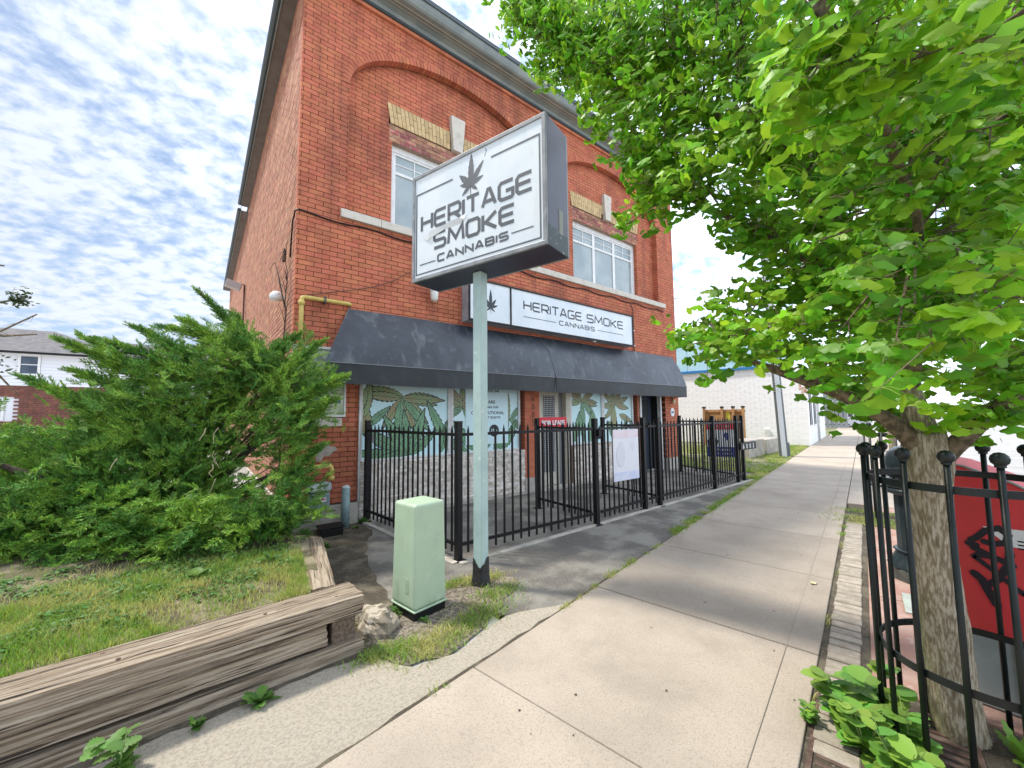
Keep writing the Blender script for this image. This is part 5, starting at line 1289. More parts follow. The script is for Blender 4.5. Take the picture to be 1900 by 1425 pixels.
LIMBS = {
 'a': ([(1.765, -5.905, 1.33), (1.72, -5.87, 1.43), (1.63, -5.79, 1.54), (1.59, -5.67, 1.64), (1.49, -5.41, 1.79), (1.31, -5.16, 1.92)], [.050, .040, .033, .029, .022, .010]),
 'l': ([(1.76, -5.91, 1.38), (1.755, -5.87, 1.63), (1.78, -5.85, 1.87), (1.84, -5.79, 2.15), (1.81, -5.72, 2.39), (1.78, -5.61, 2.77), (1.79, -5.38, 3.48), (1.78, -5.06, 4.24)], [.066, .045, .042, .040, .036, .030, .022, .010]),
 'b': ([(1.765, -5.915, 1.31), (1.77, -6.02, 1.43), (1.77, -6.12, 1.57), (1.86, -6.30, 1.73), (2.1, -6.7, 2.0), (2.4, -7.1, 2.2)], [.050, .036, .030, .026, .02, .01]),
 'c': ([(1.78, -5.85, 1.87), (1.77, -5.99, 2.14), (1.75, -6.12, 2.34), (1.84, -6.26, 2.43), (1.92, -6.6, 2.6), (2.1, -7.0, 2.9)], [.035, .026, .022, .018, .015, .008]),
 'd': ([(1.84, -5.79, 2.15), (1.75, -5.5, 2.45), (1.58, -5.14, 2.8), (1.43, -4.68, 3.22)], [.035, .026, .018, .008]),
 'e': ([(1.81, -5.72, 2.39), (1.57, -5.54, 2.83), (1.52, -5.04, 3.56), (1.4, -4.26, 4.37), (1.28, -3.61, 5.11)], [.035, .028, .022, .014, .007]),
 'f': ([(1.77, -5.87, 1.66), (1.50, -5.95, 1.98), (1.10, -6.01, 2.30), (.62, -5.98, 2.55), (.35, -5.91, 2.72)], [.030, .020, .014, .010, .005]),
 'g': ([(1.81, -5.72, 2.39), (2.2, -5.5, 2.9), (2.7, -5.2, 3.4), (3.1, -4.9, 3.7)], [.03, .022, .015, .008]),
 'h': ([(1.78, -5.61, 2.77), (2.1, -6.1, 3.4), (2.5, -6.6, 4.0)], [.025, .018, .008]),
}
SK = []
for k, (p, r) in LIMBS.items():
    obj('limb', bark_tube(p, r, 22 if k in 'albc' else 12, .16, ord(k)), m_bark2 if k not in 'l' else m_bark, gk, smooth=True)
    for i in range(len(p) - 1):
        for j in range(8): SK.append(Vector(p[i]).lerp(Vector(p[i + 1]), j / 8))
GINKGO_SHOOTS = [(2.85,-5.40,2.24),(1.24,-6.24,2.02),(2.02,-5.19,3.88),(1.61,-5.13,3.91),(2.44,-6.05,3.83),(1.29,-6.31,2.85),(3.23,-6.33,2.75),(1.57,-5.09,4.47),(1.39,-4.05,5.13),(2.62,-5.36,2.75),(1.75,-5.31,3.42),(1.22,-4.35,3.99),(2.06,-4.69,3.59),(1.26,-5.90,2.17),(2.09,-5.09,3.00),(2.72,-5.80,4.37),(1.27,-4.34,4.73),(2.02,-6.33,2.41),(1.53,-5.97,2.84),(2.23,-4.96,4.93),(1.98,-6.26,2.21),(2.41,-4.95,3.26),(1.39,-6.09,2.32),(1.10,-5.56,2.90),(2.16,-5.25,2.83),(2.98,-5.86,2.06),(1.80,-5.46,2.30),(2.28,-5.53,4.61),(1.43,-5.31,3.12),(1.53,-5.53,3.60),(2.54,-4.95,2.48),(2.59,-5.57,4.15),(2.55,-6.33,2.71),(2.03,-5.15,3.43),(1.45,-5.06,3.32),(2.56,-6.10,2.22),(1.76,-5.51,2.65),(1.44,-5.66,2.43),(2.54,-5.50,3.55),(2.74,-5.52,4.43),(1.30,-5.64,2.72),(1.90,-5.19,2.26),(1.68,-6.21,2.23),(1.08,-5.01,3.48),(1.55,-6.31,2.36),(1.21,-6.30,2.67),(2.49,-6.14,4.18),(1.31,-4.75,4.13),(2.77,-5.42,3.22),(1.50,-5.50,2.77),(1.03,-6.13,2.89),(1.10,-6.18,2.18),(3.02,-5.96,2.65),(1.90,-5.66,2.79),(1.56,-5.80,2.04),(1.18,-6.03,2.72),(1.09,-6.04,2.02),(1.73,-5.18,4.33),(1.37,-5.91,2.60),(1.98,-5.01,4.30),(2.52,-5.26,2.52),(2.44,-5.10,3.73),(2.58,-5.69,4.41),(1.74,-5.21,3.24),(1.46,-6.25,2.00),(2.48,-5.13,4.30),(1.45,-5.01,3.74),(2.98,-6.01,2.45),(2.71,-6.09,2.76),(1.05,-4.69,3.92),(1.93,-6.26,2.90),(1.41,-4.07,4.71),(2.50,-6.14,2.81),(1.52,-4.86,2.13),(2.05,-5.74,2.26),(1.30,-4.94,3.00),(1.16,-4.34,4.18),(2.74,-5.56,2.63),(1.33,-6.32,2.32),(1.81,-4.11,5.47),(1.11,-6.34,2.99),(1.14,-5.93,3.05),(1.83,-6.33,2.39),(1.82,-5.91,3.29),(1.43,-5.19,4.14),(2.11,-5.27,3.31),(1.15,-6.20,1.78),(3.02,-6.23,2.55),(1.79,-5.27,2.65),(1.36,-4.00,5.39),(1.69,-5.56,3.76),(2.46,-5.25,3.20),(2.04,-4.16,5.49),(1.21,-5.14,1.99),(2.28,-5.60,2.07),(1.15,-6.10,3.22),(2.16,-4.33,5.41),(1.20,-3.35,5.70),(2.59,-6.39,4.00),(1.03,-5.22,3.09),(1.33,-5.70,2.23),(2.07,-5.09,4.04),(1.91,-4.41,4.56),(2.58,-6.01,1.78),(1.22,-5.11,3.82),(1.56,-6.24,3.00),(1.19,-5.43,2.52),(1.98,-4.88,5.01),(1.13,-5.75,1.79),(2.37,-4.65,3.43),(2.34,-5.71,2.33),(1.07,-4.63,3.62),(3.05,-6.45,4.29),(2.88,-5.58,1.87),(1.22,-5.65,2.56),(2.15,-4.68,2.25),(3.11,-5.98,1.68),(1.41,-4.39,3.87),(1.95,-5.89,2.88),(1.79,-5.63,3.45),(1.08,-4.55,4.59),(1.42,-5.88,3.39),(1.90,-5.68,3.90),(3.12,-5.93,1.97),(1.10,-5.64,2.31),(2.17,-5.17,4.89),(1.60,-3.77,5.83),(1.70,-4.99,3.69),(1.85,-5.44,4.25),(1.95,-6.36,3.15),(2.60,-5.94,3.05),(2.27,-5.65,2.49),(1.43,-6.12,3.08),(1.27,-6.04,2.52),(1.30,-4.72,3.05),(1.99,-5.86,4.01),(1.62,-4.18,5.38),(1.19,-5.77,3.28),(1.91,-3.04,5.99),(1.62,-5.76,2.93),(1.16,-4.23,5.01),(1.29,-5.97,3.46),(1.36,-5.45,2.36),(1.98,-5.96,2.48),(1.81,-5.60,3.05),(1.65,-4.96,3.27),(1.40,-4.02,4.90),(2.77,-5.50,3.51),(2.07,-5.79,2.48),(2.42,-6.05,2.47),(2.93,-5.64,2.67),(2.89,-5.63,2.33),(1.49,-3.56,5.62),(1.98,-5.80,3.35),(1.17,-4.78,3.54),(2.38,-5.60,3.13),(1.58,-4.94,4.64),(2.07,-6.10,2.56),(1.93,-3.25,6.04),(1.66,-5.72,2.17),(1.08,-5.88,2.62),(3.09,-6.28,3.42),(1.99,-3.45,6.14),(1.18,-4.15,4.47),(2.47,-5.82,4.15),(2.42,-5.51,2.31),(1.22,-5.30,2.90),(2.91,-5.78,3.00),(1.08,-6.00,1.72),(2.28,-5.39,2.16),(1.08,-5.75,3.03),(1.97,-5.51,2.05),(1.09,-4.33,4.71),(1.64,-4.10,4.76),(2.52,-5.93,2.02),(2.02,-5.83,3.52),(2.35,-5.90,3.69),(3.03,-6.42,3.83),(1.11,-6.14,2.58),(2.05,-4.93,3.50),(1.76,-5.33,2.00),(1.05,-5.87,2.19),(1.43,-4.91,4.00),(2.97,-5.94,3.63),(3.28,-6.18,1.67),(1.90,-5.85,3.81),(1.26,-5.42,2.78),(1.00,-6.25,2.51),(1.28,-5.11,3.98),(3.14,-6.15,3.52),(1.57,-6.08,2.45),(1.38,-6.19,2.51),(1.33,-4.98,4.35),(1.41,-5.37,3.67),(2.32,-6.36,2.42),(1.71,-6.19,2.73),(2.23,-6.29,2.85),(1.04,-5.48,3.05),(1.37,-4.94,3.48),(1.88,-6.01,3.07),(1.14,-5.49,3.24),(1.13,-5.47,2.12),(1.22,-4.04,4.95),(1.47,-5.50,3.07),(2.11,-3.98,4.97),(2.36,-5.46,1.85),(2.35,-5.45,2.67),(1.50,-5.66,2.22),(1.50,-6.27,3.19),(1.76,-3.42,4.98),(2.07,-6.33,3.56),(2.66,-5.64,3.59),(1.38,-5.88,2.03),(1.65,-5.99,2.15),(1.82,-5.35,2.17),(2.53,-5.18,2.06),(1.14,-5.42,3.41),(1.53,-5.42,2.02),(2.25,-6.32,2.58),(2.52,-6.22,3.20),(1.25,-5.55,3.74),(1.20,-5.37,3.13),(1.41,-4.76,3.89),(2.72,-6.45,3.78),(1.03,-4.93,3.84),(1.19,-4.95,3.92),(3.15,-6.35,2.18),(2.65,-5.36,4.52),(1.54,-5.30,2.60),(1.59,-4.51,4.20),(1.70,-3.11,6.07),(3.38,-6.42,3.11),(1.04,-6.22,1.96),(1.56,-5.41,2.29),(1.47,-5.90,3.59),(2.15,-3.91,5.17),(1.94,-3.08,5.60),(1.46,-6.14,2.78),(1.60,-4.85,4.47),(1.91,-4.50,4.06),(1.74,-6.28,2.55),(2.17,-5.21,2.30),(1.14,-4.82,4.40),(1.35,-5.82,2.98),(1.86,-5.90,3.59),(2.42,-5.00,2.95),(1.39,-5.23,2.84),(2.42,-5.68,3.71),(2.35,-5.63,3.93),(2.84,-5.92,3.91),(1.42,-6.13,2.12),(1.73,-5.46,4.07),(2.49,-6.09,3.09),(3.33,-6.46,3.87),(2.74,-5.70,3.83),(2.45,-5.72,3.50),(1.32,-3.50,5.79),(1.11,-5.19,3.99),(1.52,-5.36,3.42),(1.89,-3.99,4.76),(2.18,-6.31,3.40),(1.15,-4.80,3.36),(2.19,-4.15,4.92),(1.16,-4.79,4.04),(2.09,-5.99,3.29),(2.14,-6.29,3.21),(1.34,-5.33,4.05),(1.12,-4.70,4.20),(1.62,-5.91,2.36),(2.48,-5.74,1.85),(1.38,-4.66,4.44),(1.33,-3.62,5.40),(2.82,-5.47,1.74),(1.75,-5.38,3.75),(1.22,-5.41,3.95),(2.95,-6.21,3.62),(1.21,-5.27,2.61),(1.38,-5.26,2.17),(1.59,-5.90,2.64),(3.44,-6.35,2.01),(1.95,-4.73,3.31),(3.06,-6.18,3.81),(1.81,-5.08,2.99),(2.99,-6.04,4.19),(1.92,-5.58,2.53),(2.65,-6.29,3.57),(2.71,-6.40,3.17),(1.68,-6.16,3.26),(2.91,-5.73,3.90),(1.78,-3.47,5.49),(1.62,-2.91,6.16),(3.13,-6.14,3.19),(2.66,-6.24,1.78),(1.73,-6.35,3.37),(1.33,-3.82,5.52),(1.16,-5.14,2.98),(2.10,-3.81,5.44),(1.50,-6.36,2.79),(1.60,-4.28,3.95),(2.23,-4.14,4.43),(2.87,-5.87,2.21),(2.38,-5.81,3.29),(2.41,-5.48,1.63),(1.00,-5.39,3.64),(1.05,-5.03,2.92),(1.54,-5.83,3.73),(1.95,-6.15,3.34),(2.24,-5.56,3.36),(3.19,-6.31,1.97),(2.73,-5.68,3.27),(1.04,-5.76,2.81),(1.26,-4.39,3.76),(2.67,-5.25,3.11),(1.44,-6.33,2.61),(2.20,-5.41,3.69),(2.31,-5.09,4.41),(1.32,-4.21,3.96),(2.53,-5.80,2.71),(2.17,-5.62,3.82),(2.09,-5.33,4.06),(2.72,-6.39,2.79),(1.05,-5.12,3.69),(2.40,-6.03,2.89),(1.33,-5.50,3.56),(1.25,-5.12,4.19),(1.03,-5.02,4.15),(1.35,-5.57,2.96),(2.49,-4.89,3.68),(2.64,-5.47,4.81),(2.22,-4.94,2.41),(1.54,-4.82,3.04),(1.02,-5.07,3.22),(1.42,-4.52,4.87),(1.26,-3.96,4.41),(1.49,-4.74,4.05),(0.99,-5.10,4.02),(1.25,-4.77,3.25),(1.47,-4.53,4.04),(1.46,-4.26,4.53),(1.36,-3.28,5.73),(1.48,-4.06,4.35),(1.45,-4.43,4.53),(1.46,-4.57,4.31),(1.07,-3.92,4.72),(1.07,-4.48,4.04),(1.03,-4.67,4.05),(1.24,-4.55,3.66),(1.41,-3.57,5.50),(1.22,-4.99,4.09),(1.48,-4.23,4.24),(1.49,-4.10,4.09),(1.24,-5.08,3.38),(1.22,-4.58,4.32),(1.03,-4.88,3.25),(1.02,-4.79,3.45),(1.43,-3.79,5.35),(1.02,-4.87,3.58),(1.21,-4.82,4.29),(1.50,-4.56,3.49),(1.10,-4.31,3.84),(1.22,-3.84,5.28),(1.51,-4.64,3.36),(1.00,-5.12,3.82),(1.25,-4.95,3.28),(1.48,-4.42,3.62),(1.01,-5.17,3.33),(1.45,-4.61,4.58),(1.51,-4.67,3.54),(1.19,-4.67,4.52),(1.07,-4.13,4.90),(1.26,-4.62,2.85),(1.46,-3.95,4.78),(1.18,-3.50,5.58),(1.26,-3.88,4.51),(1.09,-4.21,4.11),(1.53,-4.75,3.17),(1.44,-3.56,4.83),(1.25,-4.12,4.71),(1.53,-4.85,3.30),(1.23,-4.45,4.49),(1.07,-4.02,4.78),(1.48,-4.95,4.48),(1.02,-5.19,2.80),(1.43,-3.61,5.17),(1.03,-3.61,5.21),(1.45,-3.85,5.09),(1.22,-3.73,5.09),(1.47,-4.49,3.80),(1.25,-5.04,3.11),(1.20,-3.71,5.48),(1.24,-4.48,4.04),(1.02,-5.12,3.03),(1.23,-4.65,3.52),(1.47,-4.82,4.61),(1.19,-3.54,5.37),(1.25,-4.21,4.64),(1.05,-3.68,4.97),(1.08,-4.08,4.65),(1.02,-4.76,3.70),(1.51,-4.89,3.79),(1.00,-4.79,4.29),(1.47,-3.93,4.65),(1.46,-4.26,4.70),(1.53,-4.63,3.10),(1.23,-3.89,5.14),(1.23,-4.99,3.72),(1.48,-4.72,4.29),(1.00,-4.83,4.03),(1.08,-4.47,3.78),(1.22,-4.49,4.77),(0.98,-5.25,3.68),(1.17,-3.43,5.42),(1.49,-4.93,4.30),(1.07,-4.40,4.40),(1.51,-4.50,3.04),(1.52,-4.87,3.56),(1.47,-4.14,4.62),(1.46,-4.33,4.35),(1.24,-4.23,4.86),(1.04,-4.85,2.96),(0.25,-5.91,2.44),(0.31,-5.97,2.57),(0.34,-6.06,2.56),(0.38,-6.14,2.43),(0.44,-6.22,2.44),(0.34,-5.80,2.50),(0.46,-5.89,2.42),(0.64,-6.03,1.88),(0.69,-6.13,1.84),(0.62,-6.20,1.80),(0.66,-5.92,1.89),(0.71,-5.83,1.83),(0.75,-5.74,1.89),(0.59,-5.99,1.77),(0.61,-6.06,1.75),(0.83,-6.11,1.77),(0.59,-6.18,1.88),(0.46,-5.71,2.58),(0.47,-6.03,2.48),(0.34,-5.87,2.65),(0.84,-6.11,2.33),(0.79,-5.94,2.40),(0.75,-6.23,2.36),(0.83,-5.61,1.93),(0.87,-5.45,1.91),(0.84,-5.30,1.86),(0.84,-5.24,1.89),(1.67,-6.11,1.57),(1.59,-6.18,1.60),(1.83,-6.04,1.54),(1.79,-6.22,1.71),(2.03,-6.16,1.78),(2.21,-6.04,1.74),(2.16,-6.02,1.97),(2.10,-6.23,1.93),(1.88,-5.64,1.62),(2.09,-5.67,1.53),(1.70,-5.64,1.69),(1.86,-5.51,1.77),(1.34,-6.02,2.01),(1.39,-5.95,2.22),(1.67,-6.19,2.33),(0.65,-5.72,3.91),(0.96,-5.60,4.88),(0.83,-6.48,3.72),(1.59,-7.53,3.34),(2.70,-7.09,3.15),(2.33,-5.95,5.26),(1.32,-7.06,4.07),(1.67,-6.89,2.05),(1.32,-6.54,4.68),(2.28,-7.20,4.35),(2.33,-7.10,3.89),(0.38,-5.43,3.58),(0.87,-6.30,4.42),(1.27,-5.60,4.40),(2.45,-6.93,2.08),(1.83,-6.68,4.89),(1.42,-6.64,2.82),(1.46,-7.14,3.81),(1.58,-7.01,4.35),(1.48,-5.72,4.96),(0.91,-5.47,4.90),(1.82,-6.45,4.60),(0.65,-6.55,3.20),(0.54,-6.25,4.64),(0.30,-6.22,3.68),(2.97,-5.99,5.04),(2.24,-7.58,4.25),(0.19,-5.78,3.15),(1.63,-6.30,4.51),(0.49,-5.62,4.27),(1.11,-6.68,3.57),(0.29,-6.01,3.34),(0.37,-5.93,4.27),(1.37,-6.93,4.98),(2.31,-6.82,2.75),(1.89,-7.36,3.05),(1.21,-5.46,4.84),(2.70,-6.97,4.66),(1.65,-7.16,3.45),(0.72,-6.09,4.70),(0.69,-7.08,2.66),(1.92,-5.69,4.75),(0.90,-7.00,2.49),(1.11,-6.62,4.53),(2.20,-6.39,2.05),(0.62,-6.54,3.98),(1.51,-5.77,4.75),(1.14,-6.54,4.41),(1.80,-6.81,4.69),(2.42,-6.82,3.76),(2.60,-6.02,4.80),(2.96,-6.35,4.82),(1.07,-7.01,4.08),(2.72,-7.04,4.73),(0.93,-6.52,3.34),(2.41,-6.40,4.45),(3.08,-6.66,2.19),(1.06,-5.61,3.75),(1.40,-6.76,3.63),(3.69,-6.48,3.27),(2.30,-6.70,2.96),(1.82,-6.42,2.38),(1.20,-5.60,4.17),(3.03,-6.63,3.36),(0.57,-6.58,2.68),(1.31,-6.69,4.45),(1.44,-6.05,5.25),(1.86,-7.41,3.69),(2.65,-6.76,4.54),(2.32,-5.48,5.09)]
